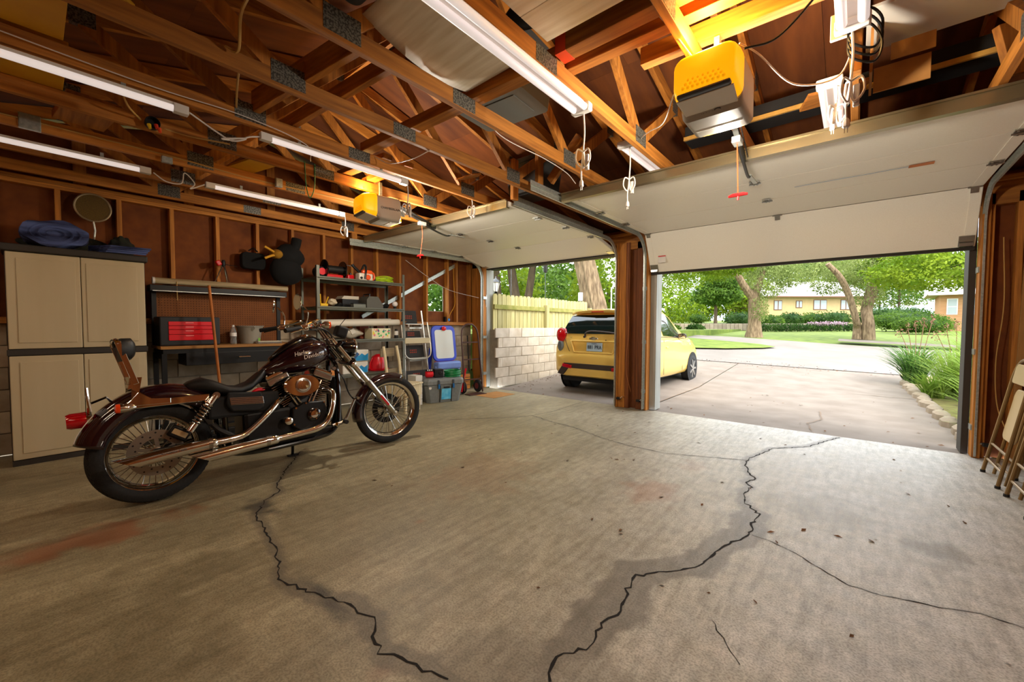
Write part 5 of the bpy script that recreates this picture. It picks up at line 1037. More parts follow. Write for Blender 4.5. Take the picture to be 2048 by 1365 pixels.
tdir = Vector((-.14, .93, .17)).normalized(); tup = Vector((-.28, -.16, 1)); tup = (tup-tdir*tup.dot(tdir)).normalized()
text('tank_lettering', 'Harley-', .05, tx_m, bike, axes((.160, .945, .95), tdir, tup), .0015, 1.0, .3)
text('tank_lettering', 'Davidson', .05, tx_m, bike, axes((.1635, 1.035, .925), tdir, tup), .0015, 1.0, .3)
# seat
B().loft(ell_loft([(.165, .735, .765, .03, 0), (.20, .715, .79, .09, 0), (.27, .70, .812, .125, 0), (.34, .675, .785, .14, 0), (.42, .655, .74, .15, 0), (.50, .655, .728, .145, 0), (.58, .68, .755, .12, 0), (.65, .73, .815, .085, 0), (.70, .79, .855, .05, 0), (.715, .82, .85, .015, 0)], 24, .75)).build('seat', leather, bike, angle=60)
# frame
fr = B().tube(bez([(0, 1.22, .93), (0, .95, .80), (0, .62, .74), (0, .40, .66)], 16), .022, 10).build('frame_backbone', blackg, bike)
B().lathe([(.035, -.09), (.035, .09)], (0, 1.235, .95), (0, -.6, .8), 16).build('steering_head', blackg, fr)
for s in (-1, 1):
    B().tube(bez([(s*.04, 1.25, .88), (s*.085, 1.265, .78), (s*.10, 1.255, .42), (s*.10, 1.20, .26), (s*.11, 1.0, .215), (s*.11, .5, .215), (s*.11, .40, .30), (s*.11, .38, .60)], 44), .02, 10).build('frame_rail', blackg, fr)
    B().beam((s*.11, .44, .34), (s*.115, -.02, .335), .03, .055).build('swingarm', engb, fr, smooth=False, bevel=.008)
    B().beam((s*.125, .30, .665), (s*.125, -.14, .665), .012, .05).build('fender_strut', chrome, bike, smooth=False, bevel=.006)
    B().prism([(-.16, .66), (-.12, .70), (-.08, .75), (-.065, .84), (-.115, .84), (-.11, .77), (-.02, .70), (.08, .69), (.08, .655)], (s*.134-.004, 0, 0), (0, 1, 0), (0, 0, 1), .008).build('sissy_plate', chrome, bike, smooth=False, bevel=.003)
    B().beam((s*.134, -.09, .80), (s*.128, -.168, 1.08), .012, .03, up=(0, 1, 0)).build('sissy_bar', chrome, bike, smooth=False, bevel=.003)
    sa, sb = Vector((s*.165, .325, .675)), Vector((s*.165, .165, .445)); d_ = sb-sa
    sk = B().tube([sa, sa.lerp(sb, .3)], .024, 14).build('shock', chrome, bike); B().tube([sa.lerp(sb, .78), sb], .026, 14).build('lower_body', chrome, sk); B().tube([sa, sb], .012, 8).build('rod', blackm, sk)
    hx_ = []; xx, dd_, zz = frame_from(d_)
    for k in range(90):
        a = 2*PI*k/12; hx_.append(sa.lerp(sb, .22+.6*k/90)+(xx*math.cos(a)+zz*math.sin(a))*.029)
    B().tube(hx_, .0055, 6).build('spring', chrome, sk); B().lathe([(.024, -.02), (.024, .02)], sa, (1, 0, 0), 14).build('eye', alum, sk)
    B().lathe([(.012, -.0), (.028, -.03), (.03, -.075)], (s*.165, -.10, .655), (0, 1, 0), 14).build('signal_housing', chrome, bike); B().lathe([(.03, 0), (.028, -.02), (.012, -.026)], (s*.165, -.175, .655), (0, 1, 0), 14).build('signal_lens', amb, bike)
B().tube(bez([(-.128, -.165, 1.06), (-.1, -.172, 1.09), (0, -.175, 1.1), (.1, -.172, 1.09), (.128, -.165, 1.06)], 12), .011, 8).build('sissy_top', chrome, bike)
B().loft([[(x*.14, -.15+dy, 1.03+z*.075) for x, z in [(math.copysign(abs(math.cos(t_))**.5, math.cos(t_)), math.copysign(abs(math.sin(t_))**.5, math.sin(t_))) for t_ in [2*PI*k/20 for k in range(20)]]] for dy in (0,)]+[[(x*.135, -.15+.05, 1.035+z*.072) for x, z in [(math.copysign(abs(math.cos(t_))**.6, math.cos(t_)), math.copysign(abs(math.sin(t_))**.6, math.sin(t_))) for t_ in [2*PI*k/20 for k in range(20)]]], [(x*.10, -.15+.07, 1.035+z*.05) for x, z in [(math.cos(t_), math.sin(t_)) for t_ in [2*PI*k/20 for k in range(20)]]]]).build('backrest_pad', leather, bike, angle=60)
tl_ = B().lathe([(.04, 0), (.05, -.02), (.05, -.09), (.042, -.11)], (0, -.29, .605), (0, 1, .05), 20, sx=1.1).build('tail_light', redl, bike); B().lathe([(.052, .0), (.052, -.025)], (0, -.288, .605), (0, 1, .05), 20, sx=1.1, caps=False).build('tail_light_ring', chrome, tl_)
pl = B().box((0, -.30, .70), (.17, .006, .10), Matrix.Rotation(rad(8), 3, 'X')).build('license_plate', white, bike, smooth=False); B().tube([(.06, -.30, .64), (.06, -.31, .80)], .007, 6).build('plate_post', chrome, pl); B().tube([(.0, -.29, .70), (.0, -.22, .73), (.0, -.2, .70)], .008, 6).build('plate_arm', blackg, pl); B().box((.05, -.306, .66), (.03, .01, .03)).build('plate_reflector', redl, pl, smooth=False)
# engine
eng = B().lathe([(.10, -.11), (.15, -.10), (.155, .10), (.10, .115)], (0, .95, .40), (1, 0, 0), 30, sx=1.25).build('crankcase', engb, bike)
B().prism([(1.10, .53), (1.12, .40), (1.06, .32), (.90, .30), (.82, .36), (.84, .50), (.93, .54)], (.12, 0, 0), (0, 1, 0), (0, 0, 1), .055).build('cam_cover', engb, eng, bevel=.012)
B().lathe([(.055, 0), (.055, .01), (.046, .014)], (.175, 1.0, .43), (1, 0, 0), 26).build('timer_cover', blackg, eng); B().lathe([(.026, .012), (.03, .018), (.018, .02)], (.175, 1.0, .43), (1, 0, 0), 20).build('timer_badge', chrome, eng)
bo = B()
for k in range(5): a = 2*PI*k/5; bo.lathe([(.006, .012), (.006, .02)], (.175, 1.0+.04*math.cos(a), .43+.04*math.sin(a)), (1, 0, 0), 8)
for y, z in ((1.09, .52), (1.11, .40), (1.05, .33), (.91, .315), (.84, .37), (.86, .50), (.94, .53)): bo.lathe([(.008, .05), (.008, .064)], (.12, y, z), (1, 0, 0), 8)
bo.build('cover_bolts', chrome, eng)
B().lathe([(.03, 0), (.034, .01), (.03, .05), (.02, .055)], (.16, .79, .41), (1, 0, 0), 16).build('oil_filter_cap', chrome, eng)
B().mm(-.12, .13, .50, .86, .28, .52).build('gearbox', engb, eng, smooth=False, bevel=.03); B().mm(-.13, .14, .28, .76, .50, .66).build('battery_box', blackm, bike, smooth=False, bevel=.02); B().mm(-.11, .10, .48, 1.20, .215, .30).build('oil_pan', engb, eng, smooth=False, bevel=.02)
for nm, base, top, sg in (('rear_cylinder', Vector((0, .885, .49)), Vector((0, .785, .715)), -1), ('front_cylinder', Vector((0, 1.02, .49)), Vector((0, 1.12, .715)), 1)):
    d_ = (top-base).normalized(); xx = Vector((1, 0, 0)); yy = d_.cross(xx).normalized(); Mx = Matrix(((xx.x, yy.x, d_.x), (xx.y, yy.y, d_.y), (xx.z, yy.z, d_.z)))
    cyl_ = B().tube([base, top], .058, 18).build(nm, engb, bike)
    fins = B(); fl_ = B()
    for k in range(13):
        p = base.lerp(top, .12+.85*k/12); w_ = .165 if k > 3 else .14; fins.box(p, (w_+.04, w_, .0045), Mx); fl_.box(p+xx*(w_+.04)/2, (.0015, w_*.98, .005), Mx)
    tag(fins.build('fins', engb, cyl_, smooth=False), kind='stuff'); tag(fl_.build('fin_edges', alum, cyl_, smooth=False), kind='stuff')
    B().box(top+d_*.035, (.20, .175, .055), Mx).build('cylinder_head', alum, cyl_, smooth=False, bevel=.012); rb = B().box(top+d_*.075, (.17, .16, .035), Mx).build('rocker_box', chrome, cyl_, smooth=False, bevel=.012)
    for q in (-.06, .0, .06): B().lathe([(.008, 0), (.008, .012)], top+d_*.09+xx*.07+yy*q, d_, 8).build('bolt', chrome, rb)
    for q in (-.014, .02): B().tube([Vector((.13, .95+sg*.03+q, .50)), top+Vector((.105, -sg*.03+q, -.01))], .008, 8).build('pushrod_tube', chrome, cyl_)
ac = B().lathe([(.075, -.045), (.09, -.03), (.092, .0), (.085, .012)], (.205, .911, .682), (1, 0, 0), 36, up=(0, 0, 1), sx=1.55).build('air_cleaner', chrome, bike)
for r0, r1, h_ in ((.06, .052, .018), (.045, .035, .022), (.028, .008, .026)): B().lathe([(r0, .010), (r0, h_), (r1, h_+.002)], (.205, .911, .682), (1, 0, 0), 30, up=(0, 0, 1)).build('cover_ring', alum if r0 == .06 else chrome, ac)
B().lathe([(.088, -.035), (.088, -.05), (.06, -.07)], (.205, .911, .682), (1, 0, 0), 30, up=(0, 0, 1), sx=1.5).build('filter_base', engb, ac)
# side cover with ribbed plate
sc_ = B().prism([(.40, .685), (.62, .665), (.635, .545), (.60, .52), (.42, .54), (.385, .60)], (.14, 0, 0), (0, 1, 0), (0, 0, 1), .035).build('side_cover', blackm, bike, bevel=.012)
pr_ = B().prism([(.405, .645), (.625, .63), (.63, .575), (.41, .59)], (.176, 0, 0), (0, 1, 0), (0, 0, 1), .004).build('side_plate', alum, sc_, smooth=False, bevel=.002)
for k in range(4): B().beam((.1815, .41, .637-.013*k), (.1815, .625, .622-.013*k), .003, .002, up=(1, 0, 0)).build('rib', engb, sc_, smooth=False)
# exhaust
ex = B().tube(bez([(.09, .80, .60), (.14, .745, .575), (.18, .68, .52), (.205, .55, .415), (.215, .47, .365), (.225, .38, .352), (.235, .27, .35)], 42), .025, 14).build('rear_exhaust_pipe', chrome, bike)
def muffler(p0, p1, r0, r1, slash, nm):
    p0, p1 = Vector(p0), Vector(p1); d_ = (p1-p0).normalized(); xx = Vector((1, 0, 0)); zz = xx.cross(d_).normalized(); rings = []
    for t_, r_ in ((0, r0*.75), (.03, r0), (.1, r0), (.5, (r0+r1)/2), (1, r1)):
        rings.append([p0.lerp(p1, t_)+(xx*math.cos(a)+zz*math.sin(a))*r_+(d_*slash*(-math.sin(a)*.5) if t_ == 1 else Vector()) for a in [2*PI*k/18 for k in range(18)]])
    return B().loft(rings).build(nm, chrome, bike)
m1 = muffler((.235, .30, .35), (.25, -.17, .318), .038, .041, .13, 'rear_muffler')
ex2 = B().tube(bez([(.09, 1.13, .62), (.15, 1.175, .60), (.19, 1.165, .52), (.205, 1.13, .42), (.21, 1.08, .345), (.215, .99, .308), (.22, .85, .298), (.225, .66, .29)], 42), .026, 14).build('front_exhaust_pipe', chrome, bike)
m2 = muffler((.225, .70, .291), (.24, .20, .262), .038, .041, .13, 'front_muffler')
for p, m_ in (((.228, .62, .289), m2), ((.236, .26, .35), m1)): B().lathe([(.041, -.012), (.041, .012)], p, (0, 1, 0), 16).build('clamp', alum, m_)
text('muffler_lettering', 'Screamin Eagle', .022, mat('ink_grey', (90, 84, 78), .4), bike, axes((.287, .06, .345), (-.03, 1, .06), (0, -.06, 1)), .001)
# controls and stand
for s in (-1, 1):
    B().tube(bez([(s*.12, 1.22, .30), (s*.2, 1.19, .30), (s*.24, 1.16, .32)], 8), .014, 8).build('peg_mount', chrome, bike); B().tube([(s*.2, 1.24, .33), (s*.3, 1.22, .33)], .018, 10).build('foot_peg', rubber, bike)
    B().tube(bez([(s*.22, 1.13, .315), (s*.225, 1.24, .34), (s*.23, 1.30, .44), (s*.23, 1.345, .52)], 12), .013, 8).build('pedal_arm', alum, bike); B().tube([(s*.2, 1.345, .52), (s*.29, 1.345, .52)], .013, 8).build('pedal', alum, bike)
B().tube([(-.1, .93, .23), (-.2, .96, .12), (-.29, .99, .045)], .012, 8).build('kickstand', engb, bike); B().box((-.29, .99, .04), (.05, .08, .012)).build('stand_foot', engb, bike, smooth=False)
B().box((.10, .12, .44), (.05, .12, .08), Matrix.Rotation(rad(-35), 3, 'X')).build('brake_caliper', engb, bike, bevel=.012); B().box((.128, .12, .44), (.004, .09, .035), Matrix.Rotation(rad(-35), 3, 'X')).build('caliper_plate', tanp, bike, bevel=.012)
B().lathe([(.02, 0), (.022, .01), (.014, .014)], (.132, -.0, .335), (1, 0, 0), 12).build('axle_nut', alum, bike); B().tube(bez([(.15, .30, .47), (.165, .34, .42), (.165, .42, .36)], 8), .02, 8).build('reservoir', darkm, bike)
B().tube(bez([(.09, 1.25, .80), (.13, 1.3, .7), (.11, 1.36, .55), (.05, 1.5, .42)], 16), .006, 6).build('brake_line', black, bike)
B().tube([(0, 1.28, .28), (.0, 1.26, .72)], .05, 12).build('oil_cooler', engb, bike); B().lathe([(.02, 0), (.022, .01), (.014, .02)], (.10, 1.23, .80), (1, 0, 0), 14).build('horn_bolt', alum, bike)
# ================================================================ CAR
car = thing('car', 'small yellow hatchback parked on the driveway behind the garage pillar', 'car', (-3.48, 6.25, 0))
cary = mat('car_yellow', (238, 198, 100), .28, .15, coat=.9); cardk = mat('car_dark_trim', (58, 46, 38), .6); carglass = mat('car_glass', (12, 22, 20), .04, coat=.5, spec=.8)
ST = [  # y, zb, wb, wm, zbelt, wbelt, ztop, wtop
 (0.0, .42, .50, .60, .55, .62, .64, .55), (.015, .36, .62, .70, .58, .72, .69, .66), (.05, .31, .68, .765, .66, .77, .73, .72), (.085, .29, .70, .785, .72, .785, .82, .70), (.10, .28, .71, .79, .80, .79, 1.04, .685), (.20, .27, .73, .80, .92, .785, 1.21, .655), (.32, .26, .74, .80, .95, .785, 1.385, .60), (.40, .25, .74, .80, .96, .785, 1.455, .585), (.60, .24, .74, .80, .96, .785, 1.50, .575), (1.2, .23, .74, .80, .96, .785, 1.52, .575), (1.8, .22, .74, .80, .94, .785, 1.50, .57), (2.15, .22, .74, .80, .93, .78, 1.41, .56), (2.75, .22, .74, .80, .92, .765, 1.02, .66), (3.15, .22, .74, .79, .84, .75, .93, .60), (3.42, .22, .70, .76, .70, .70, .82, .55), (3.58, .24, .58, .66, .55, .60, .68, .46), (3.64, .3, .4, .48, .45, .44, .56, .34)]
def section(q):
    y, zb_, wb_, wm, zq, wq, zt, wt = q; h = [(0, zb_), (wb_*.8, zb_), (wb_, zb_+.02), (wm*.985, zb_+.09), (wm, zb_+.2 if zb_+.2 < zq else zq*.9), (wm, zq-.08), (wq, zq), (wq-.012, zq+.03 if zt > zq+.08 else zq+.02), (wt+(wq-wt)*.35 if zt > zq+.2 else wt+.03, zq+(zt-zq)*.66), (wt, zt-.035), (wt*.93, zt-.008), (wt*.6, zt+.006), (0, zt+.012)]
    R_ = [(x, y, z) for x, z in h]; return R_+[(-x, yy, z) for x, yy, z in R_[-2:0:-1]]
body = B().loft([section(q) for q in ST]).build('body', cary, car, angle=32)
def itp(y):
    ys = [q[0] for q in ST]; return [float(np.interp(y, ys, [q[i] for q in ST])) for i in range(8)]
def side_pt(y, v, s, off=.004):
    q = itp(y); a = (q[5]-.012, q[4]+.03); m_ = (q[7]+(q[5]-q[7])*.35, q[4]+(q[6]-q[4])*.66); c_ = (q[7], q[6]-.035)
    if v < .66: t_ = v/.66; x, z = a[0]+(m_[0]-a[0])*t_, a[1]+(m_[1]-a[1])*t_
    else: t_ = (v-.66)/.34; x, z = m_[0]+(c_[0]-m_[0])*t_, m_[1]+(c_[1]-m_[1])*t_
    return (s*(x+off), y, z+off*.3)
for s in (-1, 1):
    for nm, lo, hi in (('front_side_window', [(1.30, .06), (2.35, .02)], [(1.30, .93), (2.02, .9)]), ('rear_side_window', [(.62, .3), (1.22, .1)], [(.70, .88), (1.22, .93)])):
        rows = []
        for k in range(9):
            u = k/8; rows.append([side_pt((lo[0][0]+(lo[1][0]-lo[0][0])*u)*(1-w_)+(hi[0][0]+(hi[1][0]-hi[0][0])*u)*w_, (lo[0][1]+(lo[1][1]-lo[0][1])*u)*(1-w_)+(hi[0][1]+(hi[1][1]-hi[0][1])*u)*w_, s, .006) for w_ in [j/6 for j in range(7)]])
        B().loft(rows, caps=False, closed=False).build(nm, carglass, car)
    B().tube([side_pt(.55, .02, s, .002), side_pt(1.3, .02, s, .002), side_pt(2.35, .0, s, .002)], .008, 6).build('belt_trim', cardk, car)
    B().beam((s*.80, 1.26, .30), (s*.797, 1.26, .95), .004, .006).build('door_gap', cardk, car, smooth=False); B().beam((s*.80, 2.32, .30), (s*.785, 2.38, .9), .004, .006).build('door_gap', cardk, car, smooth=False)
    mr = B().loft([[(s*(.84+a*.075), 2.12+b_, 1.0+z*.055) for a, z in [(math.copysign(abs(math.cos(t_))**.7, math.cos(t_)), math.copysign(abs(math.sin(t_))**.7, math.sin(t_))) for t_ in [2*PI*k/16 for k in range(16)]]] for b_ in (0, .03, .06)]+[[(s*(.84+math.cos(t_)*.04), 2.20, 1.0+math.sin(t_)*.03) for t_ in [2*PI*k/16 for k in range(16)]]]).build('side_mirror', cardk, car); B().beam((s*.76, 2.15, .965), (s*.82, 2.14, .985), .04, .03).build('mirror_arm', cardk, mr, smooth=False); B().box((s*.84, 2.118, 1.0), (.13, .004, .085)).build('mirror_glass', chrome, mr, smooth=False)
    B().box((s*.803, 1.42, .80), (.02, .12, .025)).build('door_handle', cary, car, smooth=False, bevel=.006)
    # tail lamp
    lp = B().loft([[(s*(.655+.085*math.cos(t_)*sc_), .05+dy-.02*math.cos(t_), 1.03+.13*math.sin(t_)*sc_) for t_ in [2*PI*k/20 for k in range(20)]] for sc_, dy in ((1.0, .09), (1.02, .02), (.9, -.012), (.5, -.028))]).build('tail_lamp', redl, car)
    B().loft([[(s*(.675+.06*math.cos(t_)*sc_), .035+dy, .84+.105*math.sin(t_)*sc_+(.0)) for t_ in [2*PI*k/16 for k in range(16)]] for sc_, dy in ((1.0, .08), (1.0, .015), (.7, -.01))]).build('reverse_lamp', mat('clear_lamp', (120, 126, 128), .1, .3), lp)
    B().tube([(s*(.655+.088*math.cos(t_)), .055-.02*math.cos(t_), 1.03+.133*math.sin(t_)) for t_ in [2*PI*k/24 for k in range(24)]], .005, 6, closed=True).build('lamp_ring', chrome, lp)
    B().box((s*.49, -.012, .475), (.20, .03, .06), Matrix.Rotation(s*.10, 3, 'Z') @ Matrix.Rotation(-s*.12, 3, 'Y')).build('bumper_reflector', redl, car, smooth=False, bevel=.008)
# rear glass follows the hatch
rows = []
for k in range(7):
    u = k/6; y = .105+.215*u; q = itp(y); hw = q[7]*.96; rows.append([(x_*hw, y-.012, q[6]+.010-(.012 if abs(x_) > .9 else 0)) for x_ in (-1, -.8, -.4, 0, .4, .8, 1)])
B().loft(rows, caps=False, closed=False).build('rear_window', carglass, car)
spo = B().loft([[(x_*.565, .24+.05*abs(x_)**2, 1.46-.035*abs(x_)**3+dz) for x_ in [-1+k/5 for k in range(11)]] for dz in (-.03, .02)]+[[(x_*.56, .45, 1.50-.03*abs(x_)**3) for x_ in [-1+k/5 for k in range(11)]]], caps=False, closed=False).build('roof_spoiler', cary, car); sm_ = spo.modifiers.new('t', 'SOLIDIFY'); sm_.thickness = .012
B().box((-.02, .236, 1.447), (.24, .012, .022)).build('brake_light', mat('brake_red', (150, 44, 34), .25), car, smooth=False, bevel=.004)
# hatch seam, plate recess, plate
B().tube(bez([(-.60, .088, 1.03), (-.565, .072, .90), (-.48, .055, .745), (-.40, .048, .70), (0, .04, .695), (.40, .048, .70), (.48, .055, .745), (.565, .072, .90), (.60, .088, 1.03)], 40), .005, 6).build('hatch_seam', cardk, car)
rc = B().prism([(-.42, .92), (-.36, .74), (.36, .74), (.42, .92)], (0, .072, 0), (1, 0, 0), (0, .06, 1), .02).build('plate_recess', mat('car_yellow_shade', (238, 198, 100), .35, .15, coat=.6), car, smooth=False, bevel=.01); [B().beam(a_, b_, .05, .028).build('recess_lip', cary, car, smooth=False, bevel=.012) for a_, b_ in (((-.45, .055, .93), (.45, .055, .93)), ((-.44, .05, .935), (-.37, .045, .735)), ((.44, .05, .935), (.37, .045, .735)), ((-.38, .04, .73), (.38, .04, .73)))]
lp = B().box((0.03, .045, .83), (.305, .008, .152), Matrix.Rotation(rad(-4), 3, 'X')).build('license_plate', mat('plate_blue', (176, 200, 220), .4), car, smooth=False, bevel=.006)
plk = mat('plate_ink', (18, 24, 40), .5)
text('plate_number', '881', .095, plk, car, axes((-.045, .037, .822), (1, 0, 0), (0, -.07, 1)), .002, .78)
text('plate_number', 'PRA', .095, plk, car, axes((.105, .037, .822), (1, 0, 0), (0, -.07, 1)), .002, .78)
text('plate_state', 'KANSAS', .026, mat('plate_navy', (30, 50, 110), .5), car, axes((.03, .036, .887), (1, 0, 0), (0, -.07, 1)), .001)
# emblem, badges, wiper
em = B(); em.prism([(-.085, -.016), (-.03, -.016), (-.03, -.03), (.04, -.03), (.045, -.016), (.09, -.016), (.075, .016), (.03, .016), (.03, .03), (-.035, .03), (-.04, .016), (-.07, .016)], (0, .070, .975), (1, 0, 0), (0, .0, 1), .012); e_ = em.build('emblem', chrome, car, smooth=False, bevel=.003)
B().prism([(-.07, -.009), (-.022, -.009), (-.022, -.022), (.032, -.022), (.036, -.009), (.074, -.009), (.064, .009), (.022, .009), (.022, .022), (-.027, .022), (-.031, .009), (-.058, .009)], (0, .066, .975), (1, 0, 0), (0, 0, 1), .006).build('emblem_centre', cardk, e_, smooth=False)
text('badge', 'SPARK', .03, cardk, car, axes((.42, .072, .985), (1, 0, 0), (0, .0, 1)), .002, 1.1); text('badge', 'LT', .035, chrome, car, axes((-.45, .072, .985), (1, 0, 0), (0, 0, 1)), .002)
wp = B().tube(bez([(-.16, .06, 1.005), (-.15, .05, 1.06), (-.08, .055, 1.10), (.1, .075, 1.10), (.42, .085, 1.07)], 24), .016, 8).build('wiper', cardk, car); B().lathe([(.02, 0), (.02, .03)], (-.16, .05, 1.005), (0, -1, 0), 12).build('wiper_pivot', cardk, wp)
B().lathe([(.012, 0), (.012, .008)], (.24, .062, .95), (0, -1, 0), 10).build('hatch_lock', cardk, car)
# lower bumper insert, exhaust, underside
B().prism([(-.70, .33), (-.56, .53), (.56, .53), (.70, .33), (.58, .31), (.46, .44), (-.46, .44), (-.58, .31)], (0, .025, 0), (1, 0, 0), (0, -.0, 1), .035).build('bumper_insert', cardk, car, smooth=False, bevel=.006)
B().prism([(-.46, .44), (.46, .44), (.57, .31), (-.57, .31)], (0, .015, 0), (1, 0, 0), (0, 0, 1), .01).build('bumper_lip', cary, car, smooth=False, bevel=.004)
B().mm(-.66, .66, .12, 3.4, .20, .30).build('underside', blackm, car, smooth=False); B().tube([(.4, .12, .24), (.4, .5, .25)], .025, 10).build('tail_pipe', steel, car)
alloy = mat('alloy', (190, 190, 186), .25, .9)
for yy in (.60, 2.97):
    for s in (-1, 1):
        B().lathe([(.0, 0), (.335, 0), (.335, .008), (0, .008)], (s*.799, yy, .31), (s, 0, 0), 32).build('wheel_arch', blackm, car)
        ty = B().lathe([(.19, -.16), (.27, -.165), (.29, -.14), (.292, -.03), (.28, -.005), (.25, .006), (.2, .006), (.19, -.01)], (s*.81, yy, .292), (s, 0, 0), 40).build('tyre', rubber, car)
        rm = B().lathe([(.205, .004), (.205, -.02), (.18, -.03), (.17, -.12), (0.05, -.12)], (s*.812, yy, .292), (s, 0, 0), 32, caps=False).build('rim', alloy, ty)
        sp = B()
        for k in range(7):
            a = 2*PI*k/7; sp.beam((s*.815, yy+.02*math.cos(a), .292+.02*math.sin(a)), (s*.812, yy+.195*math.cos(a), .292+.195*math.sin(a)), .04, .02, up=(1, 0, 0))
        sp.lathe([(.04, -.01), (.035, .012)], (s*.812, yy, .292), (s, 0, 0), 14); sp.build('wheel_spokes', alloy, ty, smooth=False)
        B().lathe([(.0, -.05), (.16, -.05), (.16, -.045), (0, -.045)], (s*.80, yy, .292), (s, 0, 0), 24).build('brake_disc', darkm, ty)
rows = []
for k in range(5):
    u = k/4; y = 2.2+.5*u; q = itp(y); rows.append([(x_*q[7]*.95, y, q[6]+.018-(.012 if abs(x_) > .9 else 0)) for x_ in (-1, -.5, 0, .5, 1)])
B().loft(rows, caps=False, closed=False).build('windshield', carglass, car)
for s in (-1, 1): B().sph((s*.55, 3.45, .70), (.14, .12, .09), 14, 8).build('headlamp', mat('clear_lamp'), car)
# ================================================================ OUTSIDE
FW = Vector((cf.x, cf.y)).normalized()
def gz(x, y): return float(np.interp(x*FW.x+y*FW.y, [0, 8, 17, 40, 80], [0, 0, .75, 1.5, 2.5]))
def at(px, py, d):
    return Vector((0, 0, 1.2))+(cr*((px-1024)/812.44)+cd*((py-682.5)/812.44)+cf)*d
def onground(px, d):
    p = at(px, 682.5, d); return Vector((p.x, p.y, gz(p.x, p.y)))
grass = mat('lawn_grass', (76, 96, 24), .95, col2=(112, 128, 42), nscale=3, bump=.4, detail=9)
conc = mat('driveway_concrete', (110, 98, 87), .9, col2=(127, 116, 105), nscale=2.4, bump=.15, detail=10)
asph = mat('street_concrete', (113, 105, 97), .9, col2=(128, 120, 113), nscale=1.2, bump=.1, detail=9)
def strip(near, far, n, dz, m, name, kind=None, label=None, cat=None, parent=None):
    rows = []
    for (a, b), (c, d) in zip(near, far):
        rows.append([(a+(c-a)*k/n, b+(d-b)*k/n, gz(a+(c-a)*k/n, b+(d-b)*k/n)+dz) for k in range(n+1)])
    b_ = B().loft(rows, caps=False, closed=False); o = b_.build(name, m, parent)
    return tag(o, label, cat, None, kind)
xs = [-34+4*k for k in range(22)]
strip([(x, 5.95) for x in xs], [(x*1.6, 95) for x in xs], 60, -.10, grass, 'lawn', 'structure')
ynear = lambda x: 11.75+.23*(x+3.75)
dw0 = strip([(x, 5.66) for x in (-5.2, -2.35)], [(x, ynear(x)) for x in (-5.2, -2.35)], 24, -.008, conc, 'driveway', 'structure')
strip([(x, 5.66) for x in (-2.335, 1.0)], [(x, ynear(x)) for x in (-2.335, .8)], 24, -.008, conc, 'driveway_slab', None, parent=dw0)
strip([(x, ynear(x)+.03) for x in (-14, -8, -4, 0, 3)]+[(8, 14.0), (16, 14.0)], [(-14, 20.6), (-8, 20.0), (-4, 19.2), (0, 18.9), (3, 19.3), (8, 19.8), (16, 20)], 24, .0, asph, 'street', 'structure')
strip([(-12, 12.9), (-8, 13.1), (-4.6, 13.7), (-3.2, 14.6), (-2.3, 15.6), (-2.05, 16.1)], [(-12, 17.6), (-8, 17.3), (-5.6, 17.05), (-4, 16.9), (-2.6, 16.65), (-2.05, 16.2)], 12, .05, grass, 'lawn_island', 'structure')
strip([(-.5, 19.9), (3, 20.3), (12, 20.8)], [(-.5, 20.9), (3, 21.2), (12, 21.7)], 6, .03, conc, 'sidewalk', 'structure')
strip([(-22, 24.5), (-16, 30)], [(-19.5, 23.4), (-13.5, 29)], 6, .03, conc, 'far_drive', 'structure')
strip([(1.0, 5.9), (1.0, 9.9), (.8, 12.9)], [(6, 5.9), (6, 9.9), (6, 14)], 8, .0, mat('bed_soil', (96, 84, 44), .95, col2=(124, 120, 58), nscale=6), 'plant_bed', 'structure')
cr_ = mat('drive_crack', (120, 100, 82), .95)
for k, pl_ in enumerate(([(-2.35, 5.7), (-2.3, 12.0)], [(-.35, 5.75), (-.42, 6.2), (-.3, 6.6), (-.36, 7.2)], [(-5.0, 8.9), (-2.4, 9.2), (.9, 9.5)])): crack(pl_, .02 if k != 1 else .012, dw0, z=.004+(.06 if k == 2 else .0)*0, m=cr_, seed=20+k, amp=.01)
# upper yard behind the block wall
struct('upper_yard', B().mm(-30, -5.5, 5.93, 30, .3, 1.02).mm(-30, -6.06, -8, 5.93, .3, 1.02), grass, smooth=False)
bw = tag(B().mm(-5.48, -5.27, 5.80, 9.6, -.1, 1.12).build('retaining_wall', mortar, None, smooth=False), 'pale concrete block retaining wall below the wooden fence', 'wall')
bk0 = None
oblk = mat('outdoor_block', (178, 164, 144), .9, col2=(208, 197, 180), nscale=5, objrand=.10, bump=.3, detail=8)
for r in range(6):
    for k in range(10):
        y = 6.12+.4*k-(.2 if r % 2 else 0)
        if y > 9.5: continue
        if bk0 is None: bk0 = B().mm(0, .03, -.195, .195, -.092, .092).build('block', oblk, bw, smooth=False, bevel=.004); bk0.location = (-5.275, y, .095)
        else: part_copy(bk0, (-5.275+random.uniform(-.003, .003), y, .095+.192*r))
for r in (0, 2, 4): c_ = part_copy(bk0, (-5.275, 5.862, .095+.192*r)); c_.scale = (1, .3, 1)
crack_w = B().tube([(-5.243, 8.0, 1.02), (-5.243, 8.05, .86), (-5.243, 7.98, .7), (-5.243, 8.03, .5), (-5.243, 7.99, .2)], .005, 4).build('crack', crackm, bw, smooth=False)
fn = thing('picket_fence', 'weathered pale wooden picket fence on top of the block wall', 'fence', (-5.42, 7.6, 1.1))
pk = mat('picket_wood', (152, 142, 84), .85, col2=(188, 178, 126), nscale=14, axis='z', objrand=.16)
p0 = None
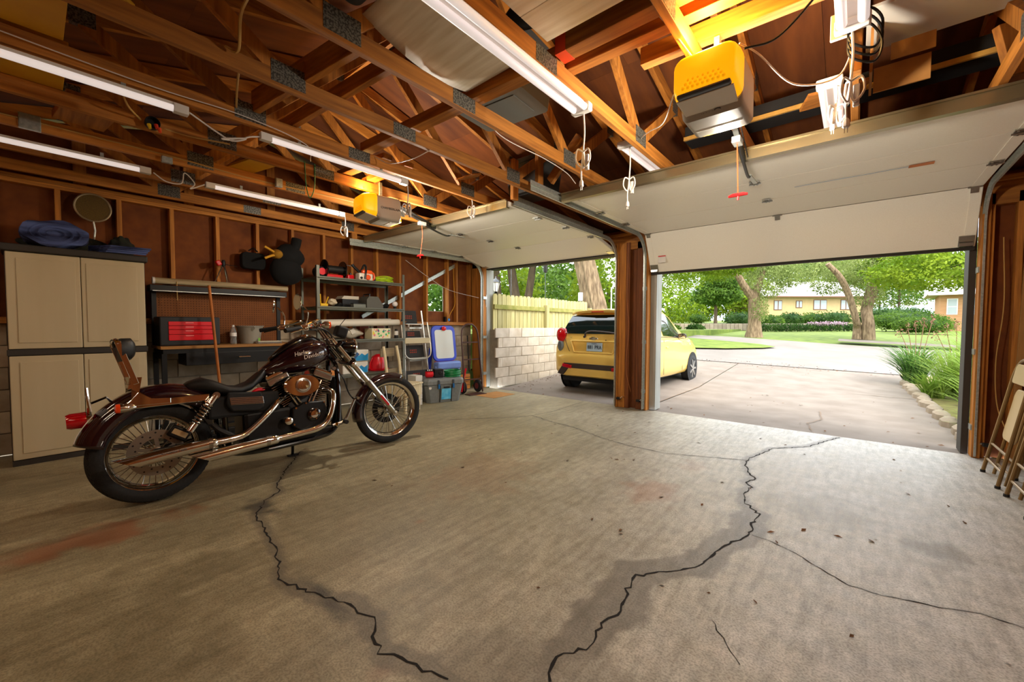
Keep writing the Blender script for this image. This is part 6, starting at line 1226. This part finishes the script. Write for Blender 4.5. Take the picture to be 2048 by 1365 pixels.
for k in range(27):
    y = -1.72+.135*k
    if p0 is None: p0 = B().prism([(-.057, 0), (.057, 0), (.057, .66), (.035, .70), (-.035, .70), (-.057, .66)], (0, 0, 0), (0, 1, 0), (0, 0, 1), .018).build('picket', pk, fn, smooth=False); p0.location = (0, y, .02)
    else: part_copy(p0, (0, y, .02+random.uniform(-.01, .008)))
moss = mat('moss_rail', (150, 142, 80), .9, col2=(116, 118, 46), nscale=8)
for a, b_ in ((-1.78, -.1), (.0, 1.85)): B().mm(.02, .06, a, b_, .42, .51).build('rail', moss, fn, smooth=False, bevel=.004)
for y in (-.05, 1.9): B().mm(.02, .11, y-.045, y+.045, .0, .56).build('post', pk, fn, smooth=False, bevel=.004)
# lantern, shepherd hooks, poles
ln = thing('street_lantern', 'black lantern on a post beyond the fence left of the big tree', 'lantern', (-6.12, 6.68, 1.02))
B().tube([(0, 0, 0), (0, 0, .88)], .03, 10).build('post', blackg, ln); B().lathe([(.035, .86), (.05, .9), (.02, .93)], n=8).build('collar', blackg, ln); B().lathe([(.05, .93), (.085, 1.10), (.085, 1.13)], n=6, caps=False).build('glass', mat('lamp_frost', (226, 220, 206), .3), ln)
for k in range(6): a = 2*PI*k/6; B().beam((.05*math.cos(a), .05*math.sin(a), .93), (.087*math.cos(a), .087*math.sin(a), 1.13), .01, .01).build('bar', blackg, ln, smooth=False)
B().lathe([(.105, 1.13), (.06, 1.19), (.02, 1.22), (.012, 1.26), (.0, 1.27)], n=8).build('cap', blackg, ln)
for lb, px, d, h in (('thin shepherd hook with a feeder left of the split trunk', 1022, 9.5, 1.9), ('tall pole with a dark spiral feeder near the middle of the far opening', 1090, 9.8, 1.7), ('thin pale pole standing right of the big trunk', 1222, 11.5, 1.2)):
    p = at(px, 650, d); t = thing('garden_pole', lb, 'pole', (p.x, p.y, 1.02)); B().tube([(0, 0, 0), (0, 0, h)], .008 if h > 1.3 else .018, 6).build('rod', blackg if h > 1.3 else white, t)
    if h > 1.3: B().lathe([(.04, h-.25), (.05, h-.2), (.05, h-.02), (.03, h)], n=10).build('feeder', darkm, t)
    else: B().lathe([(.022, h), (.01, h+.03)], n=8).build('finial', white, t)
gp_ = at(1148, 640, 11.0); t = thing('utility_post', 'pale post with dark bands at the right end of the fence', 'post', (-5.55, 9.35, 1.02)); B().tube([(0, 0, 0), (0, 0, 1.05)], .06, 12).build('post', mat('post_white', (206, 202, 190), .6), t)
for z in (.62, .7, .78): B().lathe([(.063, z), (.063, z+.05)], n=12, caps=False).build('band', black, t)

# ---------------------------------------------------------------- foliage
def leafmat(name, c1, c2, sc=1.5, tr=.45):
    m = mat(name, c1, .6, col2=c2, nscale=sc, detail=3); nt = m.node_tree; b = nt.nodes['Principled BSDF']; out = nt.nodes['Material Output']
    tl = nt.nodes.new('ShaderNodeBsdfTranslucent'); mx = nt.nodes.new('ShaderNodeMixShader'); mx.inputs[0].default_value = tr
    src = b.inputs['Base Color'].links[0].from_socket; nt.links.new(src, tl.inputs['Color']); nt.links.new(b.outputs[0], mx.inputs[1]); nt.links.new(tl.outputs[0], mx.inputs[2]); nt.links.new(mx.outputs[0], out.inputs['Surface'])
    b.inputs['Specular IOR Level'].default_value = .2; return m
lf_bright = leafmat('leaf_bright', (78, 110, 16), (142, 160, 42)); lf_mid = leafmat('leaf_mid', (48, 80, 22), (100, 128, 44)); lf_grey = leafmat('leaf_grey', (96, 116, 54), (158, 168, 100)); lf_dark = leafmat('leaf_dark', (32, 64, 24), (76, 106, 42))
def leaves(name, blobs, n, size, m, parent, seed, hang=0, fill=.75):
    """blobs: (cx,cy,cz, rx,ry,rz) in the parent's local space; n leaves in all"""
    n = int(n*1.1); r = np.random.default_rng(seed); wts = np.array([b[3]*b[4]*b[5] for b in blobs])**.75; wts /= wts.sum(); idx = r.choice(len(blobs), n, p=wts); Bb = np.array(blobs)[idx]
    d = r.normal(size=(n, 3)); d /= np.linalg.norm(d, axis=1)[:, None]; rad_ = (fill+(1-fill)*r.random(n)**.5)*np.where(r.random(n) < .25, r.random(n)**.4, 1)
    lump_ = 1+.22*np.sin(d[:, 0]*5+Bb[:, 0]*3)*np.sin(d[:, 1]*6+Bb[:, 1])*np.sin(d[:, 2]*5+1); C_ = Bb[:, :3]+d*rad_[:, None]*lump_[:, None]*Bb[:, 3:]
    nrm = d*.6+r.normal(size=(n, 3))*.7+np.array([0, 0, .35]); nrm /= np.linalg.norm(nrm, axis=1)[:, None]
    u = np.cross(nrm, r.normal(size=(n, 3))); u /= np.linalg.norm(u, axis=1)[:, None]; v = np.cross(nrm, u); s = size*r.uniform(.6, 1.4, n)[:, None]
    if hang: v = v*(1-hang)+np.array([0, 0, -1])*hang
    V = np.stack([C_-u*s*.05, C_+v*s*.5-u*s*.32, C_+v*s*1.0, C_+v*s*.5+u*s*.32], 1).reshape(-1, 3); me = bpy.data.meshes.new(name)
    me.vertices.add(4*n); me.vertices.foreach_set('co', V.ravel()); me.loops.add(4*n); me.loops.foreach_set('vertex_index', np.arange(4*n, dtype=np.int32)); me.polygons.add(n); me.polygons.foreach_set('loop_start', np.arange(0, 4*n, 4, dtype=np.int32)); me.update(); me.materials.append(m)
    o = bpy.data.objects.new(name, me); COL.objects.link(o); o.parent = parent; return tag(o, kind='stuff')
bark = mat('bark', (92, 74, 54), .95, col2=(146, 124, 96), nscale=16, axis='z', bump=1.0, stretch=5, detail=8, contrast=.4); bark_d = mat('bark_dark', (66, 52, 40), .95, col2=(96, 80, 62), nscale=12, axis='z', bump=.8, stretch=5)
def trunk_mesh(pts, rs, n=16, ridge=.0, seed=1):
    P = bez(pts, max(12, len(pts)*6)); R2 = np.interp(np.linspace(0, 1, len(P)), np.linspace(0, 1, len(rs)), rs); b = B(); b.tube(P, [float(q) for q in R2], n)
    if ridge:
        rr = random.Random(seed); ph = [rr.uniform(0, 6) for _ in range(4)]; vs = []
        for i, v in enumerate(b.v):
            ci = P[i//n]; k = i % n; a = 2*PI*k/n; f_ = 1+ridge*math.sin(9*a+ph[0]+v[2]*.8)+ridge*.6*math.sin(17*a+ph[1]-v[2]*1.3); vs.append(tuple(ci+(Vector(v)-ci)*f_))
        b.v = vs
    return b
def tree(label, base, trunks, blobs, n, size, lm, bm_=bark_d, ridge=0, cat='tree', name='tree', seed=1, nn=16, group=None, hang=0):
    t = thing(name, label, cat, base, group=group)
    for pts, rs in trunks: trunk_mesh(pts, rs, nn, ridge, seed).build('trunk', bm_, t, angle=70)
    if n: leaves('foliage', blobs, n, size, lm, t, seed, hang)
    return t
# big trunk near the fence
tree('large furrowed tree trunk leaning left behind the yellow car', (-6.35, 11.7, 1.0), [([(.05, 0, -.1), (0, 0, .6), (-.2, -.15, 1.6), (-.42, -.3, 3.0), (-.5, -.4, 5.5)], [.40, .36, .33, .31, .26])], [(-1.0, -.6, 4.6, 2.6, 2.0, 1.3), (1.6, 1.2, 4.0, 1.8, 1.6, 1.0), (-2.6, 1.5, 3.6, 1.4, 1.2, 1.0)], 9000, .13, lf_bright, bark, .05, name='oak_tree', seed=11, nn=96)
# two darker trunks left
tree('forked dark tree trunk beside the lantern', (-10.0, 12.1, 1.0), [([(0, 0, 0), (0, 0, .9), (-.15, 0, 1.7), (-.35, -.1, 3.2)], [.22, .2, .18, .14]), ([(.15, .2, .6), (.35, .3, 1.4), (.55, .4, 3.0)], [.17, .15, .12]), ([(-.55, -.4, 0), (-.6, -.4, 1.2), (-.7, -.5, 3)], [.17, .15, .12])], [(0, 0, 4.2, 2.8, 2.6, 1.6), (-1.6, -1.2, 2.8, 1.4, 1.4, .9)], 7000, .16, lf_bright, bark_d, .03, name='maple_tree', seed=12, nn=24)
# background greenery in the far opening
fo = random.Random(3)
for i, (px, py, d, rx, rz, n, m_, lb) in enumerate([(975, 560, 20, 2.6, 2.2, 5000, lf_bright, 'bright leafy tree at the left edge of the far opening'), (1010, 610, 24, 3.0, 2.0, 5000, lf_bright, 'yellow-green shrubbery tree behind the split trunk'), (1075, 600, 22, 2.2, 1.7, 4500, lf_mid, 'mid green tree behind the fence near its middle'), (1120, 540, 30, 3.2, 2.0, 4500, lf_mid, 'tall tree crown above the fence left of the big trunk'), (1215, 570, 17, 1.6, 2.2, 5000, lf_bright, 'leafy tree right of the big trunk'), (1235, 630, 26, 2.4, 1.3, 4000, lf_mid, 'low green tree just left of the pillar'), (1090, 640, 34, 5.0, 1.6, 4500, lf_bright, 'distant hedge-like trees behind the fence')]):
    p = at(px, py, d); zb = 1.02 if p.x < -5.5 else gz(p.x, p.y); h = p.z-zb
    tree(lb, (p.x, p.y, zb), [([(0, 0, -.1), (.05, 0, h*.5), (0, .1, h)], [.14, .11, .06])], [(0, 0, h, rx, rx, rz), (rx*.5, .3, h-rz*.5, rx*.6, rx*.6, rz*.6), (-rx*.5, -.2, h-rz*.4, rx*.6, rx*.6, rz*.6)], n, .19*d/20, m_, seed=30+i)
# outside the small window
tree('shrub with large pale leaves outside the small window', (-8.2, 6.9, 1.02), [([(0, 0, 0), (0, .05, .5), (0, .1, 1.0)], [.04, .03, .02])], [(0, 0, .7, .9, .9, .75), (-.6, 1.0, 1.0, .8, .8, .8)], 2600, .13, lf_mid, cat='shrub', name='shrub', seed=50)
# ---- view through the wide door
def onb(px, d): return onground(px, d)
b1 = onb(1507, 18.6); L_ = lambda px, py, d, b_: tuple(at(px, py, d)-b_)
tree('rough tree with a broken left limb in front of the cream house', b1, [([(0, 0, -.1), (.02, 0, .5), L_(1508, 600, 18.6, b1), L_(1507, 588, 18.6, b1)], [.36, .26, .22, .24]), ([L_(1505, 595, 18.6, b1), L_(1488, 572, 18.5, b1), L_(1475, 550, 18.4, b1), L_(1468, 545, 18.4, b1)], [.18, .15, .13, .1]), ([L_(1509, 595, 18.6, b1), L_(1520, 560, 18.7, b1), L_(1530, 520, 18.8, b1), L_(1535, 460, 18.9, b1)], [.17, .14, .12, .09])],
     [(.5, .3, 2.6, .9, .8, .9), (.2, 0, 1.2, .35, .5, .6), (1.3, .8, 2.8, .9, .7, .6), (-.2, .2, 3.4, 1.0, .8, .5)], 9000, .085, lf_grey, bark, .04, seed=60, nn=40, name='tree', hang=.3)
b2 = onb(1726, 17.2)
tree('double-trunked tree with a long slanting limb at the right', b2, [([(.16, 0, -.1), (.14, 0, .6), L_(1733, 620, 17.2, b2), L_(1745, 575, 17.2, b2), L_(1750, 520, 17.3, b2), L_(1752, 440, 17.3, b2)], [.24, .2, .19, .2, .15, .11]), ([(-.2, -.05, -.1), (-.2, 0, .4), L_(1712, 640, 17.1, b2), L_(1697, 590, 17.1, b2), L_(1680, 555, 17.0, b2), L_(1655, 528, 17.0, b2)], [.17, .14, .12, .12, .11, .09])],
     [(-.5, .2, 3.0, 1.0, .7, .7), (.1, .2, 2.0, .6, .5, .8), (.9, .4, 3.4, .7, .6, .6), (-1.2, .6, 2.4, .8, .6, .5)], 9000, .08, lf_grey, bark, .04, seed=61, nn=40, name='tree', hang=.3)
b3 = onb(1430, 36)
tree('small round green tree with layered crown left of the broken tree', b3, [([(0, 0, 0), (0, 0, 1.6), (0, .1, 2.6)], [.16, .13, .08])], [(0, 0, 2.6, 2.0, 1.8, .9), (.2, 0, 3.6, 1.6, 1.5, .9), (-.2, 0, 4.5, 1.0, 1.0, .7)], 7000, .22, lf_mid, seed=62)
for i, (px, py, d, rx, rz, n, m_, lb) in enumerate([(1345, 545, 24, 1.6, 1.3, 6000, lf_bright, 'leafy branches at the left top of the wide opening'), (1400, 530, 20, 1.6, .9, 6000, lf_bright, 'bright leafy tree top above the small round tree'), (1440, 525, 16, 1.1, .5, 5000, lf_bright, 'overhanging leafy branch tips at the top of the wide opening'), (1335, 615, 46, 4.5, 2.0, 4000, lf_bright, 'yellow-green tree far left across the street'), (1375, 628, 60, 3.0, 1.6, 3000, lf_dark, 'dark green distant tree left of the round tree'), (1590, 552, 62, 7, 2.6, 5000, lf_mid, 'soft green tree line above the house roof'), (1665, 545, 56, 6, 2.6, 5000, lf_bright, 'bright tree line right of the house roof'), (1800, 560, 52, 7, 3.0, 6000, lf_mid, 'distant trees behind the brick house'), (1870, 540, 14.5, 1.7, .75, 9000, lf_bright, 'bright maple branches at the upper right'), (1810, 530, 17, 1.5, .7, 6000, lf_bright, 'bright maple branches above the hedge'), (1470, 590, 44, 3.4, 2.6, 6000, lf_bright, 'leafy tree left of the cream house behind the broken tree'), (1500, 530, 24, 1.8, .8, 6000, lf_grey, 'feathery grey-green crown above the broken tree'), (1600, 535, 22, 1.6, .6, 5000, lf_grey, 'feathery branches over the cream house roof'), (1700, 525, 22, 2.0, .7, 6000, lf_grey, 'feathery grey-green crown above the double trunk'), (1760, 590, 58, 5, 2, 4000, lf_grey, 'pale distant trees between the trunk and brick house')]):
    p = at(px, py, d); zb = gz(p.x, p.y); h = p.z-zb
    off = cr*(((1282-px) if px < 1600 else (2010-px))/812.44*d) if d < 25 else Vector()
    tree(lb, (p.x, p.y, zb), [([(off.x, off.y, -.1), (off.x*.98, off.y*.98, h*.6), (off.x*.5, off.y*.5, h+.1), (0, .1, h)], [.16, .13, .05, .02])], [(0, 0, h, rx, rx, rz), (rx*.55, .3, h-rz*.2, rx*.6, rx*.6, rz*.7), (-rx*.55, -.2, h-rz*.15, rx*.6, rx*.6, rz*.7), (0, 0, h+rz*.9, rx*.8, rx*.8, rz*.7)], n, (.10 if d < 25 else .32), m_, seed=70+i)
# hedges and bushes
def bush(label, px, d, rx, h, n, m_, size, seed, cat='bush', wide=1, name='bush'):
    b_ = onb(px, d); t = thing(name, label, cat, b_, rad(40.2)); 
    core = B().sph((0, 0, h*.45), (rx*wide*.86, rx*.8, h*.44), 20, 10).build('core', lf_dark, t)
    leaves('foliage', [(0, 0, h*.5, rx*wide, rx, h*.5), (rx*wide*.5, 0, h*.45, rx*wide*.5, rx*.9, h*.45), (-rx*wide*.5, 0, h*.45, rx*wide*.5, rx*.9, h*.45)], n, size, m_, t, seed); return t
bush('clipped green hedge at the back by the brick house', 1815, 25, 1.0, 1.15, 5000, lf_mid, .10, 91, 'hedge', 2.2, 'hedge')
bush('clipped green hedge in front by the brick house', 1845, 22, .7, .85, 5000, lf_mid, .09, 92, 'hedge', 2.2, 'hedge')
bush('dark hedge further back behind the clipped hedges', 1790, 36, 1.2, 1.6, 4000, lf_dark, .16, 93, 'hedge', 3.0, 'hedge')
for i, (px, d, rx, h, lb) in enumerate([(1478, 27, .9, 1.1, 'round bush left of the broken tree trunk'), (1540, 29, .8, .9, 'round bush right of the broken tree trunk'), (1580, 30, .8, 1.1, 'bush below the small house window'), (1625, 30, .9, 1.1, 'bush below the wide house window'), (1668, 29, 1.0, 1.2, 'bush left of the double trunk'), (1395, 40, .8, .9, 'low bush beside the small round tree'), (1390, 22.5, .4, .35, 'small plant on the low stone wall at left'), (1345, 22.5, .35, .3, 'small plant at the left end of the low wall')]): bush(lb, px, d, rx, h, 1800, lf_mid if i % 2 else lf_dark, .11, 100+i)
# low stone wall with flower bed
pA, pB = onb(1340, 25), onb(1705, 27); t = thing('stone_wall', 'long low stone retaining wall across the street', 'wall', pA); dv = pB-pA; k_ = 46
stn = mat('wall_stone', (136, 120, 104), .9, col2=(160, 146, 128), nscale=3, objrand=.12, bump=.3)
for k in range(k_):
    B().beam(dv*(k/k_)+Vector((0, 0, .12)), dv*((k+.94)/k_)+Vector((0, 0, .12)), .3, .42+.03*random.random()).build('stone', stn, t, smooth=False, bevel=.02)
t = thing('flower_bed', 'green and purple flower bed along the low stone wall', 'flower bed', onb(1620, 25)); d2 = dv.normalized()
leaves('foliage', [tuple(d2*(-3.2+.55*k)+Vector((0, 0, .15)))+(.4, .35, .22) for k in range(13)], 5000, .09, lf_dark, t, 120); leaves('blossoms', [tuple(d2*(.2+.5*k)+Vector((0, 0, .38)))+(.35, .3, .12) for k in range(5)], 900, .07, mat('purple_blossom', (176, 146, 160), .8), t, 121)
# cream house
hc = at(1605, 640, 40); hz = gz(hc.x, hc.y); hs = thing('house', 'cream house with pale roof across the street', 'house', (hc.x, hc.y, hz), rad(40.2))
cw = mat('cream_stucco', (178, 154, 110), .9, col2=(168, 146, 104), nscale=2); rfm = mat('pale_roof', (186, 180, 176), .9, col2=(172, 168, 164), nscale=4, axis='x'); brf = mat('brown_frame', (110, 76, 56), .7); wg = mat('house_glass', (150, 160, 160), .1)
eh = 2.75
B().mm(-3.6, 6.5, 0, 7, -.5, eh).build('wall', cw, hs, smooth=False)
B().prism([(-.5, eh-.12), (3.5, eh+1.75), (7.5, eh-.12)], (6.9, 0, 0), (0, 1, 0), (0, 0, 1), -10.9).build('roof', rfm, hs, smooth=False); B().mm(-4.0, 6.9, -.56, -.48, eh-.2, eh-.08).build('fascia', brf, hs, smooth=False)
for px, py, ww, hh in ((1555, 611, .8, .95), (1597, 609, .62, .72), (1639, 610, 1.3, 1.0), (1690, 610, 1.0, 1.0)):
    p = at(px, py, 40); lx = (p-hc).dot(Vector((math.cos(rad(40.2)), math.sin(rad(40.2)), 0))); lz = p.z-hz; f_ = B().mm(lx-ww/2, lx+ww/2, -.04, 0, lz-hh/2, lz+hh/2).build('window', brf, hs, smooth=False)
    for s in (-1, 1): B().mm(lx+(s-1)*ww/4+.05, lx+(s+1)*ww/4-.05, -.055, -.03, lz-hh/2+.07, lz+hh/2-.07).build('pane', wg, f_, smooth=False)
# brick house at right
hc = at(1878, 660, 27); hz = gz(hc.x, hc.y); hs = thing('brick_house', 'tan brick house partly hidden by the right jamb', 'house', (hc.x, hc.y, hz), rad(-3))
bkm = mat('tan_brick', (164, 116, 78), .9, col2=(186, 142, 102), nscale=12, axis='x'); B().mm(0, 7, 0, 5, -.4, 2.35).build('wall', bkm, hs, smooth=False)
for k in range(24): B().mm(-.004, 7.004, -.004, 5, -.3+.11*k, -.288+.11*k).build('mortar_line', mat('brick_mortar', (150, 116, 88), .9), hs, smooth=False)
B().prism([(-.7, 2.3), (2.5, 3.5), (5.7, 2.3)], (7.4, 0, 0), (0, 1, 0), (0, 0, 1), -8.0).build('roof', rfm, hs, smooth=False); B().mm(-.6, 7.4, -.72, -.66, 2.22, 2.36).build('gutter', mat('gutter_white', (226, 222, 214), .5), hs, smooth=False)
for x in (.55, 1.6):
    f_ = B().mm(x-.25, x+.25, -.03, 0, .95, 2.0).build('window', white, hs, smooth=False); B().mm(x-.2, x+.2, -.04, -.02, 1.0, 1.45).build('pane', wg, f_, smooth=False); B().mm(x-.2, x+.2, -.04, -.02, 1.5, 1.95).build('pane', wg, f_, smooth=False)
# ---- long-leaved plants along the drive
def blades(name, c, n, h, spread, wd, m, parent, seed, droop=.6):
    r = random.Random(seed); b = B()
    for i in range(n):
        a = r.uniform(0, 2*PI); hh = h*r.uniform(.6, 1.1); sp = spread*r.uniform(.4, 1.1); o = Vector((r.uniform(-.12, .12), r.uniform(-.12, .12), 0)); sd = Vector((-math.sin(a), math.cos(a), 0)); prev = []
        vs = []; fs = []
        for k in range(6):
            t_ = k/5; p = Vector(c)+o+Vector((math.cos(a)*sp*t_**1.3, math.sin(a)*sp*t_**1.3, hh*(t_*1.5-droop*t_*t_*1.25))); w_ = wd*(1-t_)**.6+.001; vs += [p-sd*w_, p+sd*w_]
            if k: fs.append((2*k-2, 2*k-1, 2*k+1, 2*k))
        b.add(vs, fs)
    return tag(b.build(name, m, parent, smooth=True, angle=180), kind='stuff')
bl_b = leafmat('blade_bright', (100, 138, 40), (156, 176, 80), 3); bl_d = leafmat('blade_dark', (54, 92, 36), (98, 132, 60), 3)
for i, (x, y, n, h, sp, m_, lb) in enumerate([(1.25, 7.1, 110, .55, .5, bl_b, 'low bright grass clump at the near end of the bed'), (1.45, 8.2, 160, .85, .7, bl_b, 'tall arching grass clump near the right jamb'), (1.55, 9.3, 160, .95, .8, bl_b, 'arching pale grass clump in the middle of the bed'), (1.35, 10.3, 150, .8, .7, bl_b, 'bright grass clump past the middle of the bed'), (.95, 11.6, 190, .75, .75, bl_d, 'dark spiky yucca clump at the far end of the bed'), (2.0, 8.9, 160, 1.25, .8, bl_b, 'tall grass clump behind the first row'), (2.1, 10.4, 160, 1.2, .9, bl_b, 'tall grass clump at the back of the bed'), (1.15, 6.35, 90, .32, .35, bl_b, 'short weeds beside the right jamb outside'), (1.6, 7.4, 150, .7, .6, bl_b, 'arching grass clump behind the near end of the bed'), (1.8, 9.6, 170, 1.1, .9, bl_b, 'broad arching grass clump in the second row'), (1.05, 9.9, 90, .4, .4, bl_b, 'yellow-green low plants at the bed edge')]):
    t = thing('grass_clump', lb, 'plant', (x, y, gz(x, y)), group='long-leaved plants along the driveway'); blades('blades', (0, 0, 0), int(n*1.6), h*1.35, sp*1.15, .011, m_, t, 200+i)
    if m_ is bl_d or i in (3,):
        for k in range(5): B().tube(bez([(0, 0, 0), (.06*k-.12, .05, .7), (.12*k-.25, .08, 1.1+.06*k)], 8), .006, 5).build('flower_stalk', mat('stalk', (120, 84, 60), .8), t); leaves('seed_heads', [(.12*k-.25, .08, 1.08+.06*k, .05, .05, .12)], 30, .035, mat('seed_head', (130, 92, 72), .9), t, 300+k)
edg = mat('edging_stone', (128, 112, 92), .9, col2=(150, 136, 116), nscale=8)
for k in range(12):
    y = 6.3+.48*k; o = B().loft([[(math.cos(a)*.09*q, math.sin(a)*.22*q, z) for a in [2*PI*i/8 for i in range(8)]] for z, q in ((0, 1), (.07, .95), (.10, .6))]).build('edging_stone', edg, None); o.location = (.95-.012*k+random.uniform(-.03, .03), y, gz(.95, y)-.01); o.rotation_euler = (0, 0, random.uniform(-.3, .3)); tag(o, 'low edging stone between driveway and plant bed, %s from the garage' % (WORDS[k]), 'stone', 'edging stones of the plant bed')
# fallen leaves
def litter(name, label, spots, seed, size=.02):
    r = random.Random(seed); b = B()
    for x, y, z in spots:
        a = r.uniform(0, 6.28); s = size*r.uniform(.5, 1.4); u = Vector((math.cos(a), math.sin(a), r.uniform(0, .25)))*s; v = Vector((-math.sin(a), math.cos(a), r.uniform(-.1, .3)))*s*.5; c = Vector((x, y, z+.004)); b.add([c-u, c+v+Vector((0, 0, s*.2)), c+u, c-v], [(0, 1, 2, 3)])
    o = b.build(name, mat('dead_leaf', (120, 84, 52), .9, col2=(84, 58, 38), nscale=9), None, smooth=False); return tag(o, label, 'leaves', None, 'stuff')
r_ = random.Random(8); sp_ = [(r_.uniform(-5, .9), 5.7+abs(r_.gauss(0, 1.2)), 0) for _ in range(60)]+[(-5.15+abs(r_.gauss(0, .15)), r_.uniform(6, 9.5), 0) for _ in range(120)]+[(r_.uniform(-5, .8), r_.uniform(6.5, 11.5), 0) for _ in range(40)]+[(x, ynear(x)+r_.gauss(0, .25), 0) for x in [r_.uniform(-4, .8) for _ in range(160)]]
litter('fallen_leaves', 'brown fallen leaves scattered over the driveway', [(x, y, gz(x, y)) for x, y, z in sp_], 9)
litter('floor_debris', 'small leaf scraps scattered on the garage floor', [(-1.0, 2.16, 0), (-1.02, 2.2, 0), (-.65, 1.85, 0), (-.47, 1.93, 0), (-.3, 2.0, 0), (-.75, 3.4, 0), (-1.6, 3.35, 0), (-1.55, 3.4, 0), (.1, 3.0, 0), (.12, 3.05, 0), (-2.0, 2.3, 0), (-1.2, 4.4, 0), (-2.2, 5.2, 0), (.3, 4.3, 0), (-.2, 2.9, 0), (-3.1, 3.1, 0), (-2.6, 1.7, 0)]+[(r_.uniform(-3, 1), r_.uniform(1.2, 5.5), 0) for _ in range(40)], 10, .018)
